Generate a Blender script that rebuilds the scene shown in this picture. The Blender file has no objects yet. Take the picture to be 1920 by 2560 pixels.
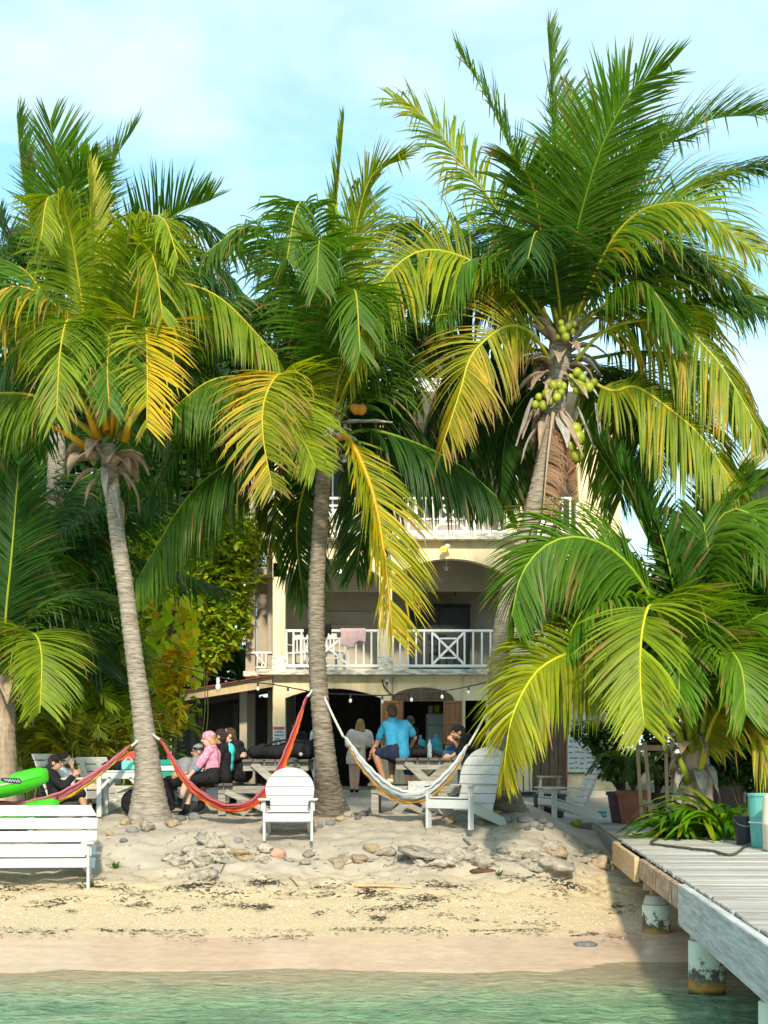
import bpy, bmesh, math, random
import numpy as np
from mathutils import Vector, Matrix, noise as mnoise
random.seed(7); rng = np.random.default_rng(7)
SC = bpy.context.scene; COL = SC.collection
PI = math.pi
# ------------------------------------------------------------------ camera, sky, sun, exposure
F = 3840.0 / 1.15732          # focal length in the 1659-pixel-wide working view of the photograph
HX, HY, EYE = 829.5, 1628.8, 2.1
cam = bpy.data.objects.new('camera', bpy.data.cameras.new('camera')); COL.objects.link(cam)
cam.location = (0, 0, EYE); cam.rotation_euler = (PI/2, 0, 0)
cam.data.sensor_fit = 'HORIZONTAL'; cam.data.sensor_width = 36; cam.data.lens = 72
cam.data.shift_y = 605/1920; cam.data.clip_start = .1; cam.data.clip_end = 3000
SC.camera = cam
SUN_AZ, SUN_EL = math.radians(176), math.radians(32)      # azimuth clockwise from +Y: behind the camera, to the right
world = bpy.data.worlds.new('World'); SC.world = world; world.use_nodes = True
def build_world():
    nt = world.node_tree; nt.nodes.clear(); N = nt.nodes.new; L = nt.links.new
    out = N('ShaderNodeOutputWorld'); mix = N('ShaderNodeMixShader')
    sky = N('ShaderNodeTexSky'); sky.sky_type = 'NISHITA'; sky.sun_disc = False
    sky.sun_elevation = SUN_EL; sky.sun_rotation = SUN_AZ; sky.air_density = 1.0; sky.dust_density = 1.2; sky.ozone_density = 1.5
    b1 = N('ShaderNodeBackground'); b1.inputs[1].default_value = .13; tint = N('ShaderNodeMix'); tint.data_type = 'RGBA'; tint.blend_type = 'MULTIPLY'; tint.inputs[0].default_value = 1; tint.inputs[7].default_value = (.62, 1.06, 1.02, 1); L(sky.outputs[0], tint.inputs[6]); L(tint.outputs[2], b1.inputs[0])
    b2 = N('ShaderNodeBackground'); b2.inputs[0].default_value = (.82, .94, 1, 1); b2.inputs[1].default_value = .63
    tc = N('ShaderNodeTexCoord'); mp = N('ShaderNodeMapping'); mp.inputs['Scale'].default_value = (1.6, 1.6, 4.2); mp.inputs['Location'].default_value = (.35, .2, .1)
    n1 = N('ShaderNodeTexNoise'); n1.inputs['Scale'].default_value = 2.1; n1.inputs['Detail'].default_value = 6; n1.inputs['Roughness'].default_value = .52; n1.inputs['Distortion'].default_value = .5
    rp = N('ShaderNodeValToRGB'); rp.color_ramp.elements[0].position = .36; rp.color_ramp.elements[0].color = (.20, .20, .20, 1)
    rp.color_ramp.elements[1].position = .68; rp.color_ramp.elements[1].color = (1, 1, 1, 1)
    L(tc.outputs['Generated'], mp.inputs[0]); L(mp.outputs[0], n1.inputs['Vector']); L(n1.outputs[0], rp.inputs[0])
    L(rp.outputs[0], mix.inputs[0]); L(b1.outputs[0], mix.inputs[1]); L(b2.outputs[0], mix.inputs[2]); L(mix.outputs[0], out.inputs[0])
build_world()
sun = bpy.data.objects.new('sun', bpy.data.lights.new('sun', 'SUN')); COL.objects.link(sun)
sun.data.energy = 2.6; sun.data.angle = math.radians(3.5); sun.data.color = (1, .87, .66)
sd = Vector((math.sin(SUN_AZ)*math.cos(SUN_EL), math.cos(SUN_AZ)*math.cos(SUN_EL), math.sin(SUN_EL)))
sun.rotation_euler = sd.to_track_quat('Z', 'Y').to_euler(); sun.location = sd*60
vs = SC.view_settings; vs.view_transform = 'Standard'; vs.look = 'None'; vs.gamma = 1; vs.use_curve_mapping = False
vs.exposure = 1.1
SC.render.engine = 'CYCLES'
# ------------------------------------------------------------------ pixel helpers
def V(vx, vy, Y): return Vector(((vx-HX)/F*Y, Y, EYE-(vy-HY)/F*Y))
def S(sx, sy, Y): return V(sx/1.15732, sy/1.15732, Y)                 # source pixels (1920 wide)
def c1(x, y, Y): return S(x*.28933, 1800+y*.28933, Y)
def c2(x, y, Y): return S(380+x*.28933, 1780+y*.28933, Y)
def c3(x, y, Y): return S(780+x*.28933, 1700+y*.28933, Y)
def c4(x, y, Y): return S(1200+x*.28933, 1700+y*.28933, Y)
# ------------------------------------------------------------------ value noise (numpy)
_tab = rng.random((64, 64, 64)).astype(np.float32)
def vnoise(x, y, z=0.0):
    x = np.asarray(x, float); y = np.asarray(y, float); z = np.asarray(z, float)+np.zeros_like(x)
    xi = np.floor(x).astype(int); yi = np.floor(y).astype(int); zi = np.floor(z).astype(int)
    fx, fy, fz = x-xi, y-yi, z-zi
    fx, fy, fz = fx*fx*(3-2*fx), fy*fy*(3-2*fy), fz*fz*(3-2*fz)
    r = 0
    for a in (0, 1):
        for b in (0, 1):
            for c in (0, 1):
                w = (fx if a else 1-fx)*(fy if b else 1-fy)*(fz if c else 1-fz)
                r = r + w*_tab[(xi+a) % 64, (yi+b) % 64, (zi+c) % 64]
    return r-.5
def sstep(a, b, x): t = np.clip((x-a)/(b-a), 0, 1); return t*t*(3-2*t)
PY = [-400, -30, 4, 9, 12, 14.93, 16.2, 17.3, 18.4, 19.2, 19.7, 20.05, 20.45, 21.0, 22, 23, 33, 60, 600]
PZ = [-9, -2.6, -1.3, -.85, -.45, 0, .07, .14, .31, .46, .55, .68, .86, 1.02, 1.19, 1.2, 1.2, 1.3, 2.5]
RY = [-400, -30, 4, 9, 12, 14.6, 17.5, 19, 20.5, 22, 24, 26, 33, 60, 600]
RZ = [-9, -2.6, -1.3, -.9, -.5, -.04, .07, .25, .5, .70, .80, .84, .9, 1.2, 2.5]
def edgeX(Y): return 1.80+.0672*Y
def ground_h(X, Y):
    X = np.asarray(X, float); Y = np.asarray(Y, float)
    sh = (vnoise(X*.55+3, X*0+1.7)*.5+vnoise(X*1.7+9, X*0+4.2)*.22)*sstep(15, 17, Y)*(1-sstep(21, 23, Y))
    a = np.interp(Y+sh, PY, PZ); b = np.interp(Y, RY, RZ)
    s = sstep(-1.25, -.1, X-edgeX(Y))*(1-sstep(28, 33, Y))
    h = a*(1-s)+b*s
    dry = sstep(17.4, 19.4, Y)
    bank = np.exp(-((Y-20.0)/.75)**2)
    h = h + dry*(vnoise(X*2.1, Y*2.1)*.05+vnoise(X*4.6, Y*5.3, 3)*.05+vnoise(X*11, Y*12, 7)*.022) + bank*(vnoise(X*2.6, Y*3.4, 9)*.13+vnoise(X*7, Y*8, 4)*.05)
    h = h + sstep(17.0, 17.6, Y)*vnoise(X*9, Y*9, 5)*.008 + sstep(13.6, 14.8, Y)*(1-sstep(17, 18, Y))*(vnoise(X*.8, Y*1.3, 6)*.034+vnoise(X*2.6, Y*3.2, 2)*.014)
    return h
def gh(x, y): return float(ground_h(np.array([x]), np.array([y]))[0])
def G(vx, vy, lo=12.0, hi=34.0):           # the ground point seen at a pixel of the working view
    k = (vy-HY)/F; kx = (vx-HX)/F
    Y = np.arange(lo, hi, .01); d = (EYE-k*Y)-ground_h(kx*Y, Y)
    i = np.argmax(d <= 0); y = float(Y[i]) if d[i] <= 0 else hi
    return Vector((kx*y, y, gh(kx*y, y)))
def GS(sx, sy): return G(sx/1.15732, sy/1.15732)
# ------------------------------------------------------------------ materials
MATS = {}
def mat(name, c, rough=.7, var=.15, scale=8, bump=.0, bscale=None, spec=.4, c2=None, mapping=(1, 1, 1), detail=5, ramp=(.3, .7), metal=0, objrand=0.0, attr=None, trans=0, transcol=None, alpha=None):
    m = bpy.data.materials.new(name); m.use_nodes = True; nt = m.node_tree; N = nt.nodes.new; L = nt.links.new
    b = nt.nodes['Principled BSDF']; out = nt.nodes['Material Output']
    b.inputs['Roughness'].default_value = rough; b.inputs['Specular IOR Level'].default_value = spec; b.inputs['Metallic'].default_value = metal
    tc = N('ShaderNodeTexCoord'); mp = N('ShaderNodeMapping'); mp.inputs['Scale'].default_value = mapping
    L(tc.outputs['Object'], mp.inputs[0])
    n = N('ShaderNodeTexNoise'); n.inputs['Scale'].default_value = scale; n.inputs['Detail'].default_value = detail; n.inputs['Roughness'].default_value = .6
    L(mp.outputs[0], n.inputs['Vector'])
    rp = N('ShaderNodeValToRGB'); e = rp.color_ramp.elements; e[0].position, e[1].position = ramp
    ca = [max(0, v*(1-var)) for v in c]; cb = [min(1, v*(1+var)) for v in c] if c2 is None else c2
    if c2 is not None: ca = c
    e[0].color = (*ca, 1); e[1].color = (*cb, 1)
    L(n.outputs[0], rp.inputs[0]); src = rp.outputs[0]
    if attr:
        at = N('ShaderNodeVertexColor'); at.layer_name = attr
        mx = N('ShaderNodeMix'); mx.data_type = 'RGBA'; mx.blend_type = 'MULTIPLY'; mx.inputs[0].default_value = 1
        L(at.outputs[0], mx.inputs[6]); L(src, mx.inputs[7]); src = mx.outputs[2]
    if objrand:
        oi = N('ShaderNodeObjectInfo'); mr = N('ShaderNodeMapRange'); mr.inputs[3].default_value = 1-objrand; mr.inputs[4].default_value = 1+objrand
        L(oi.outputs['Random'], mr.inputs[0]); hs = N('ShaderNodeHueSaturation'); L(mr.outputs[0], hs.inputs['Value']); L(src, hs.inputs['Color']); src = hs.outputs[0]
    L(src, b.inputs['Base Color'])
    if bump:
        n2 = N('ShaderNodeTexNoise'); n2.inputs['Scale'].default_value = bscale or scale*3; n2.inputs['Detail'].default_value = 6
        L(mp.outputs[0], n2.inputs['Vector'])
        bp = N('ShaderNodeBump'); bp.inputs['Strength'].default_value = bump; bp.inputs['Distance'].default_value = .02
        L(n2.outputs[0], bp.inputs['Height']); L(bp.outputs[0], b.inputs['Normal'])
    if trans:
        tr = N('ShaderNodeBsdfTranslucent'); ms = N('ShaderNodeMixShader'); ms.inputs[0].default_value = trans
        hs = N('ShaderNodeHueSaturation'); hs.inputs['Hue'].default_value = .485; hs.inputs['Value'].default_value = 1.8; hs.inputs['Saturation'].default_value = 1.1; L(src, hs.inputs['Color'])
        L(hs.outputs[0], tr.inputs[0]); L(b.outputs[0], ms.inputs[1]); L(tr.outputs[0], ms.inputs[2]); L(ms.outputs[0], out.inputs[0])
    MATS[name] = m; return m
def white_paint(name, base, grey, amt=.55, scale=6, mapping=(2, 14, 14), dark=(.30, .29, .27)):
    m = mat(name, base, rough=.62, var=.05, scale=5, spec=.3, bump=.25, bscale=26, mapping=mapping)
    nt = m.node_tree; N = nt.nodes.new; L = nt.links.new; b = nt.nodes['Principled BSDF']
    src = b.inputs['Base Color'].links[0].from_socket; mpn = [n for n in nt.nodes if n.type == 'MAPPING'][0]
    n = N('ShaderNodeTexNoise'); n.inputs['Scale'].default_value = scale; n.inputs['Detail'].default_value = 9; n.inputs['Roughness'].default_value = .72
    L(mpn.outputs[0], n.inputs['Vector']); rp = N('ShaderNodeValToRGB'); rp.color_ramp.elements[0].position = amt; rp.color_ramp.elements[1].position = amt+.13
    rp.color_ramp.elements[0].color = (0, 0, 0, 1); rp.color_ramp.elements[1].color = (.85, .85, .85, 1)
    L(n.outputs[0], rp.inputs[0]); mx = N('ShaderNodeMix'); mx.data_type = 'RGBA'; mx.inputs[7].default_value = (*dark, 1)
    L(rp.outputs[0], mx.inputs[0]); L(src, mx.inputs[6]); L(mx.outputs[2], b.inputs['Base Color']); return m
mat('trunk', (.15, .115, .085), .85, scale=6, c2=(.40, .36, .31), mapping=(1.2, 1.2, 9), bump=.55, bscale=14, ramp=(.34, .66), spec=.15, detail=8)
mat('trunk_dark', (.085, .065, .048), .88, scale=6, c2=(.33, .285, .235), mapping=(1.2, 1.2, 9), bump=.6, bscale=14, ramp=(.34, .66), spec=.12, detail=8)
mat('husk', (.20, .14, .10), .8, scale=5, c2=(.44, .34, .26), mapping=(3, 3, .6), bump=.4, spec=.15)
mat('husk_grey', (.22, .20, .19), .8, scale=5, c2=(.46, .43, .41), mapping=(3, 3, .6), bump=.4, spec=.15)
mat('leaf', (.80, .88, .9), .42, scale=4, c2=(1.25, 1.1, .9), attr='Col', trans=.46, spec=.3)
mat('midrib', (1, 1, 1), .5, var=.12, scale=6, attr='Col', spec=.3)
mat('coconut_green', (.20, .26, .02), .42, scale=6, c2=(.36, .38, .03), spec=.4, objrand=.2)
mat('coconut_orange', (.55, .20, .015), .45, scale=6, c2=(.70, .30, .03), spec=.4, objrand=.15)
white_paint('white_paint', (.49, .51, .515), None, .52, mapping=(2.0, 9, 12), dark=(.36, .37, .36))
white_paint('white_paint_old', (.62, .62, .57), None, .54, mapping=(3, 8, 8))
white_paint('white_trim', (.82, .82, .79), None, .66, mapping=(3, 3, 3), scale=4)
mat('grey_wood', (.16, .145, .125), .85, scale=4, c2=(.40, .375, .335), mapping=(.8, 14, 14), bump=.4, spec=.15, ramp=(.28, .72), detail=8, objrand=.16)
mat('dark_wood', (.05, .045, .04), .85, scale=4, c2=(.19, .17, .15), mapping=(.8, 14, 14), bump=.4, spec=.15, ramp=(.3, .75), detail=8, objrand=.16)
mat('deck_wood', (.21, .20, .18), .85, scale=3, c2=(.55, .52, .47), mapping=(.5, 18, 18), bump=.35, spec=.15, ramp=(.3, .7), detail=9, objrand=.2)
mat('tan_wood', (.42, .27, .13), .75, scale=4, c2=(.62, .45, .26), mapping=(5, 1.2, 9), bump=.3, spec=.2, detail=7)
mat('stained_wood', (.13, .06, .03), .8, scale=5, c2=(.56, .44, .31), mapping=(3, 3, 1.4), bump=.3, spec=.2, ramp=(.36, .62), detail=9)
mat('bleached_wood', (.30, .30, .29), .8, scale=4, c2=(.60, .60, .58), mapping=(5, .35, 7), bump=.45, spec=.2, ramp=(.3, .65), detail=9)
mat('pale_timber', (.44, .32, .19), .75, scale=4, c2=(.60, .46, .29), mapping=(7, 7, .8), bump=.2, spec=.2)
mat('shutter_wood', (.20, .085, .035), .6, scale=4, c2=(.36, .17, .075), mapping=(10, 10, 1), bump=.25, spec=.3)
mat('brown_wood', (.10, .065, .045), .75, scale=4, c2=(.21, .145, .10), mapping=(10, 10, 1), bump=.25, spec=.2)
mat('cream_wall', (.55, .43, .26), .85, scale=1.5, c2=(.84, .70, .46), bump=.15, bscale=22, spec=.2, ramp=(.28, .52), mapping=(2.4, 2.4, .8), detail=9)
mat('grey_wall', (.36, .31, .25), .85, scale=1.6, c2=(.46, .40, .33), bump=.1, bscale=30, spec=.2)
mat('slab', (.32, .30, .26), .85, scale=3, c2=(.74, .70, .61), bump=.2, bscale=20, spec=.2, ramp=(.38, .56), mapping=(1.5, 1, 5), detail=9)
mat('room_shade', (.05, .045, .04), .9, var=.3)  # near-black wall colour with the shade of the interiors painted in
mat('concrete', (.36, .33, .29), .9, scale=4, c2=(.52, .49, .43), bump=.3, spec=.2)
mat('pile_paint', (.62, .68, .55), .7, var=.1, scale=6, spec=.3)
mat('roof_red', (.30, .07, .035), .6, var=.3, scale=5, spec=.3)
mat('roof_white', (.62, .64, .62), .5, var=.1, scale=3)
mat('roof_dark', (.035, .032, .03), .8, var=.3, scale=3)
mat('fascia_green', (.30, .29, .18), .7, var=.12, scale=4)
mat('black_gloss', (.008, .008, .012), .5, var=.2, spec=.5)
mat('black_cloth', (.013, .013, .016), .85, var=.4, scale=20, bump=.3, spec=.2)
mat('navy_cloth', (.015, .02, .045), .85, var=.4, scale=20, bump=.3, spec=.2)
mat('grey_cloth', (.22, .22, .23), .85, var=.15, scale=12, bump=.3, spec=.2)
mat('pink_cloth', (.58, .20, .31), .8, scale=26, c2=(.66, .36, .46), bump=.25, spec=.2, ramp=(.45, .6))
mat('aqua_cloth', (.06, .56, .56), .8, var=.12, scale=12, bump=.2, spec=.2)
mat('blue_cloth', (.03, .22, .38), .85, var=.14, scale=10, bump=.3, spec=.2)
mat('cream_cloth', (.66, .53, .46), .85, var=.1, scale=10, bump=.3, spec=.2)
mat('beige_cloth', (.55, .46, .36), .85, var=.1, scale=10, bump=.3, spec=.2)
mat('white_cloth', (.72, .72, .74), .85, var=.08, scale=10, bump=.3, spec=.2)
mat('jeans', (.04, .10, .20), .85, var=.3, scale=20, bump=.3, spec=.2)
mat('rose_cloth', (.62, .36, .36), .8, scale=9, c2=(.74, .55, .55), mapping=(12, 1, 1), spec=.2)
mat('skin', (.46, .25, .165), .55, var=.1, scale=9, spec=.35)
mat('skin_pale', (.60, .37, .28), .55, var=.1, scale=9, spec=.35)
mat('skin_tan', (.34, .165, .095), .55, var=.1, scale=9, spec=.35)
mat('hair_dark', (.028, .018, .012), .6, var=.4, scale=30, bump=.6, mapping=(6, 6, 1))
mat('hair_brown', (.07, .038, .02), .6, var=.4, scale=30, bump=.6, mapping=(6, 6, 1))
mat('hair_blond', (.20, .11, .045), .6, scale=9, c2=(.46, .28, .11), bump=.6, mapping=(5, 5, 1.5))
mat('hair_ginger', (.34, .16, .06), .6, scale=12, c2=(.52, .30, .14), bump=.6)
mat('hair_grey', (.10, .09, .085), .6, var=.4, scale=30, bump=.6)
mat('lips', (.35, .12, .10), .5, var=.1)
mat('green_plastic', (.05, .46, .015), .32, var=.1, scale=3, spec=.5, bump=.05)
mat('teal_plastic', (.07, .34, .31), .45, scale=4, c2=(.16, .46, .41), spec=.4, mapping=(3, 3, .6))
mat('cream_plastic', (.64, .56, .42), .5, scale=4, c2=(.76, .70, .57), spec=.4, mapping=(3, 3, .6))
mat('black_plastic', (.012, .018, .028), .4, var=.2, spec=.45)
mat('white_plastic', (.62, .63, .63), .4, var=.04, spec=.45)
mat('aqua_plastic', (.14, .56, .52), .4, var=.06, spec=.45)
mat('red_cloth', (.60, .05, .03), .7, var=.2, scale=9)
mat('yellow_plastic', (.62, .46, .01), .45, var=.1)
mat('green_towel', (.01, .26, .18), .85, var=.1)
mat('fridge', (.52, .60, .60), .4, var=.06, spec=.45, scale=3)
mat('metal_grey', (.30, .30, .31), .4, var=.1, metal=.6)
mat('terracotta', (.30, .085, .055), .75, scale=5, c2=(.42, .15, .10), bump=.2)
mat('purple_pot', (.10, .05, .07), .7, var=.2)
mat('hose', (.06, .075, .045), .5, var=.2, scale=8)
mat('cable', (.012, .012, .012), .6, var=.2)
mat('rope', (.55, .53, .49), .9, var=.15, scale=40, bump=.5)
mat('rock_pale', (.25, .22, .18), .9, scale=5, c2=(.48, .43, .36), bump=.8, bscale=9, spec=.2, objrand=.2, detail=9)
mat('rock_grey', (.10, .105, .11), .75, scale=4, c2=(.23, .23, .225), bump=.3, bscale=9, spec=.3, objrand=.35)
mat('rock_tan', (.26, .19, .12), .85, scale=5, c2=(.46, .36, .25), bump=.5, bscale=9, spec=.2, objrand=.2)
mat('rock_pink', (.50, .24, .17), .9, scale=9, c2=(.66, .42, .32), bump=.8, bscale=12, spec=.2)
mat('seaweed', (.012, .012, .012), .75, scale=7, c2=(.05, .045, .02), spec=.3)
mat('twig', (.17, .11, .07), .85, var=.3, scale=12)
mat('soil', (.10, .055, .03), .95, var=.3, scale=14, bump=.6)
mat('poster', (.62, .68, .70), .6, var=.04)
mat('print_dark', (.09, .10, .11), .7, var=.1)
mat('print_red', (.45, .09, .08), .7, var=.1)
mat('print_blue', (.10, .25, .42), .7, var=.1)
mat('lattice', (.22, .225, .23), .8, var=.15, scale=6)
mat('shell', (.72, .66, .56), .7, var=.1)
def simple_emit(name, col, st):
    m = bpy.data.materials.new(name); m.use_nodes = True; nt = m.node_tree; b = nt.nodes['Principled BSDF']
    b.inputs['Base Color'].default_value = (*col, 1); b.inputs['Emission Color'].default_value = (*col, 1); b.inputs['Emission Strength'].default_value = st; MATS[name] = m
simple_emit('lamp_amber', (1, .50, .03), 1.3); simple_emit('lamp_white', (.85, 1, 1), 1.6)
def glassy(name, col, tr, rough=.08):
    m = bpy.data.materials.new(name); m.use_nodes = True; nt = m.node_tree; b = nt.nodes['Principled BSDF']
    b.inputs['Base Color'].default_value = (*col, 1); b.inputs['Transmission Weight'].default_value = tr; b.inputs['Roughness'].default_value = rough; b.inputs['IOR'].default_value = 1.2; MATS[name] = m
glassy('jug_blue', (.12, .55, .66), .55); glassy('clear_bottle', (.75, .9, .92), .8); glassy('bulb_glass', (.80, .80, .78), .35)
def sand_material():
    m = bpy.data.materials.new('sand'); m.use_nodes = True; nt = m.node_tree; N = nt.nodes.new; L = nt.links.new; b = nt.nodes['Principled BSDF']
    geo = N('ShaderNodeNewGeometry'); 
    def tex(scale, detail=6, rough=.6):
        n = N('ShaderNodeTexNoise'); n.inputs['Scale'].default_value = scale; n.inputs['Detail'].default_value = detail; n.inputs['Roughness'].default_value = rough; L(geo.outputs['Position'], n.inputs['Vector']); return n
    def ramp(src, p0, c0, p1, c1):
        r = N('ShaderNodeValToRGB'); r.color_ramp.elements[0].position = p0; r.color_ramp.elements[0].color = (*c0, 1); r.color_ramp.elements[1].position = p1; r.color_ramp.elements[1].color = (*c1, 1); L(src, r.inputs[0]); return r.outputs[0]
    def mixc(fac, a, c, mode='MIX'):
        x = N('ShaderNodeMix'); x.data_type = 'RGBA'; x.blend_type = mode
        if isinstance(fac, (int, float)): x.inputs[0].default_value = fac
        else: L(fac, x.inputs[0])
        for i, v in ((6, a), (7, c)):
            if isinstance(v, tuple): x.inputs[i].default_value = (*v, 1)
            else: L(v, x.inputs[i])
        return x.outputs[2]
    sep = N('ShaderNodeSeparateXYZ'); L(geo.outputs['Position'], sep.inputs[0])
    n1 = tex(1.6); n2 = tex(34, 4, .7); n3 = tex(150, 3, .8); n4 = tex(7, 6)
    upper = ramp(n1.outputs[0], .3, (.37, .32, .26), .72, (.52, .46, .38))            # pale dry sand of the bank
    coarse = ramp(n2.outputs[0], .33, (.50, .38, .22), .66, (.72, .58, .37))            # shelly golden beach
    nz = N('ShaderNodeMath'); nz.operation = 'MULTIPLY_ADD'; L(n4.outputs[0], nz.inputs[0]); nz.inputs[1].default_value = .30; L(sep.outputs[2], nz.inputs[2])
    mr = N('ShaderNodeMapRange'); mr.interpolation_type = 'SMOOTHSTEP'; mr.inputs[1].default_value = .48; mr.inputs[2].default_value = .82; L(nz.outputs[0], mr.inputs[0])
    col = mixc(mr.outputs[0], coarse, upper)
    grain = ramp(n3.outputs[0], .30, (.70, .68, .66), .68, (1.12, 1.12, 1.12)); col = mixc(.75, col, grain, 'MULTIPLY')
    # earth where the garden begins
    me = N('ShaderNodeMapRange'); me.interpolation_type = 'SMOOTHSTEP'; me.inputs[1].default_value = 34; me.inputs[2].default_value = 37; L(sep.outputs[1], me.inputs[0])
    col = mixc(me.outputs[0], col, (.09, .085, .03))
    # wet sand: darker and glossier near the water line
    wz = N('ShaderNodeMath'); wz.operation = 'MULTIPLY_ADD'; L(n1.outputs[0], wz.inputs[0]); wz.inputs[1].default_value = .07; L(sep.outputs[2], wz.inputs[2])
    mw = N('ShaderNodeMapRange'); mw.interpolation_type = 'SMOOTHSTEP'; mw.inputs[1].default_value = .115; mw.inputs[2].default_value = .165; L(wz.outputs[0], mw.inputs[0])
    wet = mixc(.6, (.62, .44, .31), ramp(n4.outputs[0], .3, (.48, .34, .23), .7, (.70, .52, .37)))
    col = mixc(mw.outputs[0], wet, col)
    L(col, b.inputs['Base Color'])
    rr = N('ShaderNodeMapRange'); rr.inputs[3].default_value = .26; rr.inputs[4].default_value = .92; L(mw.outputs[0], rr.inputs[0]); L(rr.outputs[0], b.inputs['Roughness'])
    b.inputs['Specular IOR Level'].default_value = .35
    ad = N('ShaderNodeMath'); ad.operation = 'MULTIPLY_ADD'; L(n3.outputs[0], ad.inputs[0]); ad.inputs[1].default_value = .35; L(n2.outputs[0], ad.inputs[2])
    am = N('ShaderNodeMath'); am.operation = 'MULTIPLY'; L(ad.outputs[0], am.inputs[0]); L(mw.outputs[0], am.inputs[1])
    bp = N('ShaderNodeBump'); bp.inputs['Strength'].default_value = .8; bp.inputs['Distance'].default_value = .02; L(am.outputs[0], bp.inputs['Height']); L(bp.outputs[0], b.inputs['Normal'])
    MATS['sand'] = m
sand_material()
def water_material():
    m = bpy.data.materials.new('water'); m.use_nodes = True; nt = m.node_tree; N = nt.nodes.new; L = nt.links.new; b = nt.nodes['Principled BSDF']; out = nt.nodes['Material Output']
    at = N('ShaderNodeAttribute'); at.attribute_name = 'depth'
    geo = N('ShaderNodeNewGeometry'); mp = N('ShaderNodeMapping'); mp.inputs['Scale'].default_value = (1, 2.2, 1); L(geo.outputs['Position'], mp.inputs[0])
    n = N('ShaderNodeTexNoise'); n.inputs['Scale'].default_value = 1.3; n.inputs['Detail'].default_value = 4; L(mp.outputs[0], n.inputs['Vector'])
    rp = N('ShaderNodeValToRGB'); rp.color_ramp.elements[0].position = .3; rp.color_ramp.elements[0].color = (.095, .215, .125, 1); rp.color_ramp.elements[1].position = .7; rp.color_ramp.elements[1].color = (.24, .39, .22, 1); L(n.outputs[0], rp.inputs[0])
    dm = N('ShaderNodeMapRange'); dm.inputs[1].default_value = .03; dm.inputs[2].default_value = .34; L(at.outputs['Fac'], dm.inputs[0]); cm = N('ShaderNodeMix'); cm.data_type = 'RGBA'; cm.inputs[6].default_value = (.46, .45, .29, 1); L(dm.outputs[0], cm.inputs[0]); L(rp.outputs[0], cm.inputs[7])
    L(cm.outputs[2], b.inputs['Base Color']); b.inputs['Roughness'].default_value = .05; b.inputs['IOR'].default_value = 1.33
    n2 = N('ShaderNodeTexNoise'); n2.inputs['Scale'].default_value = 7; n2.inputs['Detail'].default_value = 5; L(mp.outputs[0], n2.inputs['Vector'])
    bp = N('ShaderNodeBump'); bp.inputs['Strength'].default_value = 1.0; bp.inputs['Distance'].default_value = .10; L(n2.outputs[0], bp.inputs['Height']); L(bp.outputs[0], b.inputs['Normal'])
    tr = N('ShaderNodeBsdfTransparent'); tr.inputs[0].default_value = (.90, .97, .93, 1); gl = N('ShaderNodeBsdfGlossy'); gl.inputs['Roughness'].default_value = .08; L(bp.outputs[0], gl.inputs['Normal'])
    fr = N('ShaderNodeFresnel'); fr.inputs[0].default_value = 1.13; L(bp.outputs[0], fr.inputs['Normal'])
    m1 = N('ShaderNodeMixShader'); L(fr.outputs[0], m1.inputs[0]); L(tr.outputs[0], m1.inputs[1]); L(gl.outputs[0], m1.inputs[2])
    mr = N('ShaderNodeMapRange'); mr.interpolation_type = 'SMOOTHSTEP'; mr.inputs[1].default_value = .02; mr.inputs[2].default_value = .32; mr.inputs[4].default_value = .78; L(at.outputs['Fac'], mr.inputs[0])
    m2 = N('ShaderNodeMixShader'); L(mr.outputs[0], m2.inputs[0]); L(m1.outputs[0], m2.inputs[1]); L(b.outputs[0], m2.inputs[2]); L(m2.outputs[0], out.inputs[0])
    MATS['water'] = m
water_material()
def pile_material():
    m = MATS['pile_paint']; nt = m.node_tree; N = nt.nodes.new; L = nt.links.new; b = nt.nodes['Principled BSDF']; src = b.inputs['Base Color'].links[0].from_socket
    geo = N('ShaderNodeNewGeometry'); sep = N('ShaderNodeSeparateXYZ'); L(geo.outputs['Position'], sep.inputs[0])
    n = N('ShaderNodeTexNoise'); n.inputs['Scale'].default_value = 11; n.inputs['Detail'].default_value = 8; n.inputs['Roughness'].default_value = .7; L(geo.outputs['Position'], n.inputs['Vector'])
    def lim(k, lo, hi):
        a = N('ShaderNodeMath'); a.operation = 'MULTIPLY_ADD'; L(n.outputs[0], a.inputs[0]); a.inputs[1].default_value = k; L(sep.outputs[2], a.inputs[2])
        r = N('ShaderNodeMapRange'); r.inputs[1].default_value = lo; r.inputs[2].default_value = hi; r.inputs[3].default_value = 1; r.inputs[4].default_value = 0; L(a.outputs[0], r.inputs[0]); return r.outputs[0]
    def mx(f, a, c):
        x = N('ShaderNodeMix'); x.data_type = 'RGBA'; L(f, x.inputs[0]); L(a, x.inputs[6]); x.inputs[7].default_value = (*c, 1); return x.outputs[2]
    src = mx(lim(.9, .62, .70), src, (.10, .09, .07)); src = mx(lim(.25, .20, .26), src, (.42, .22, .04)); src = mx(lim(.1, .06, .10), src, (.05, .04, .02))
    L(src, b.inputs['Base Color'])
pile_material()
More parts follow.
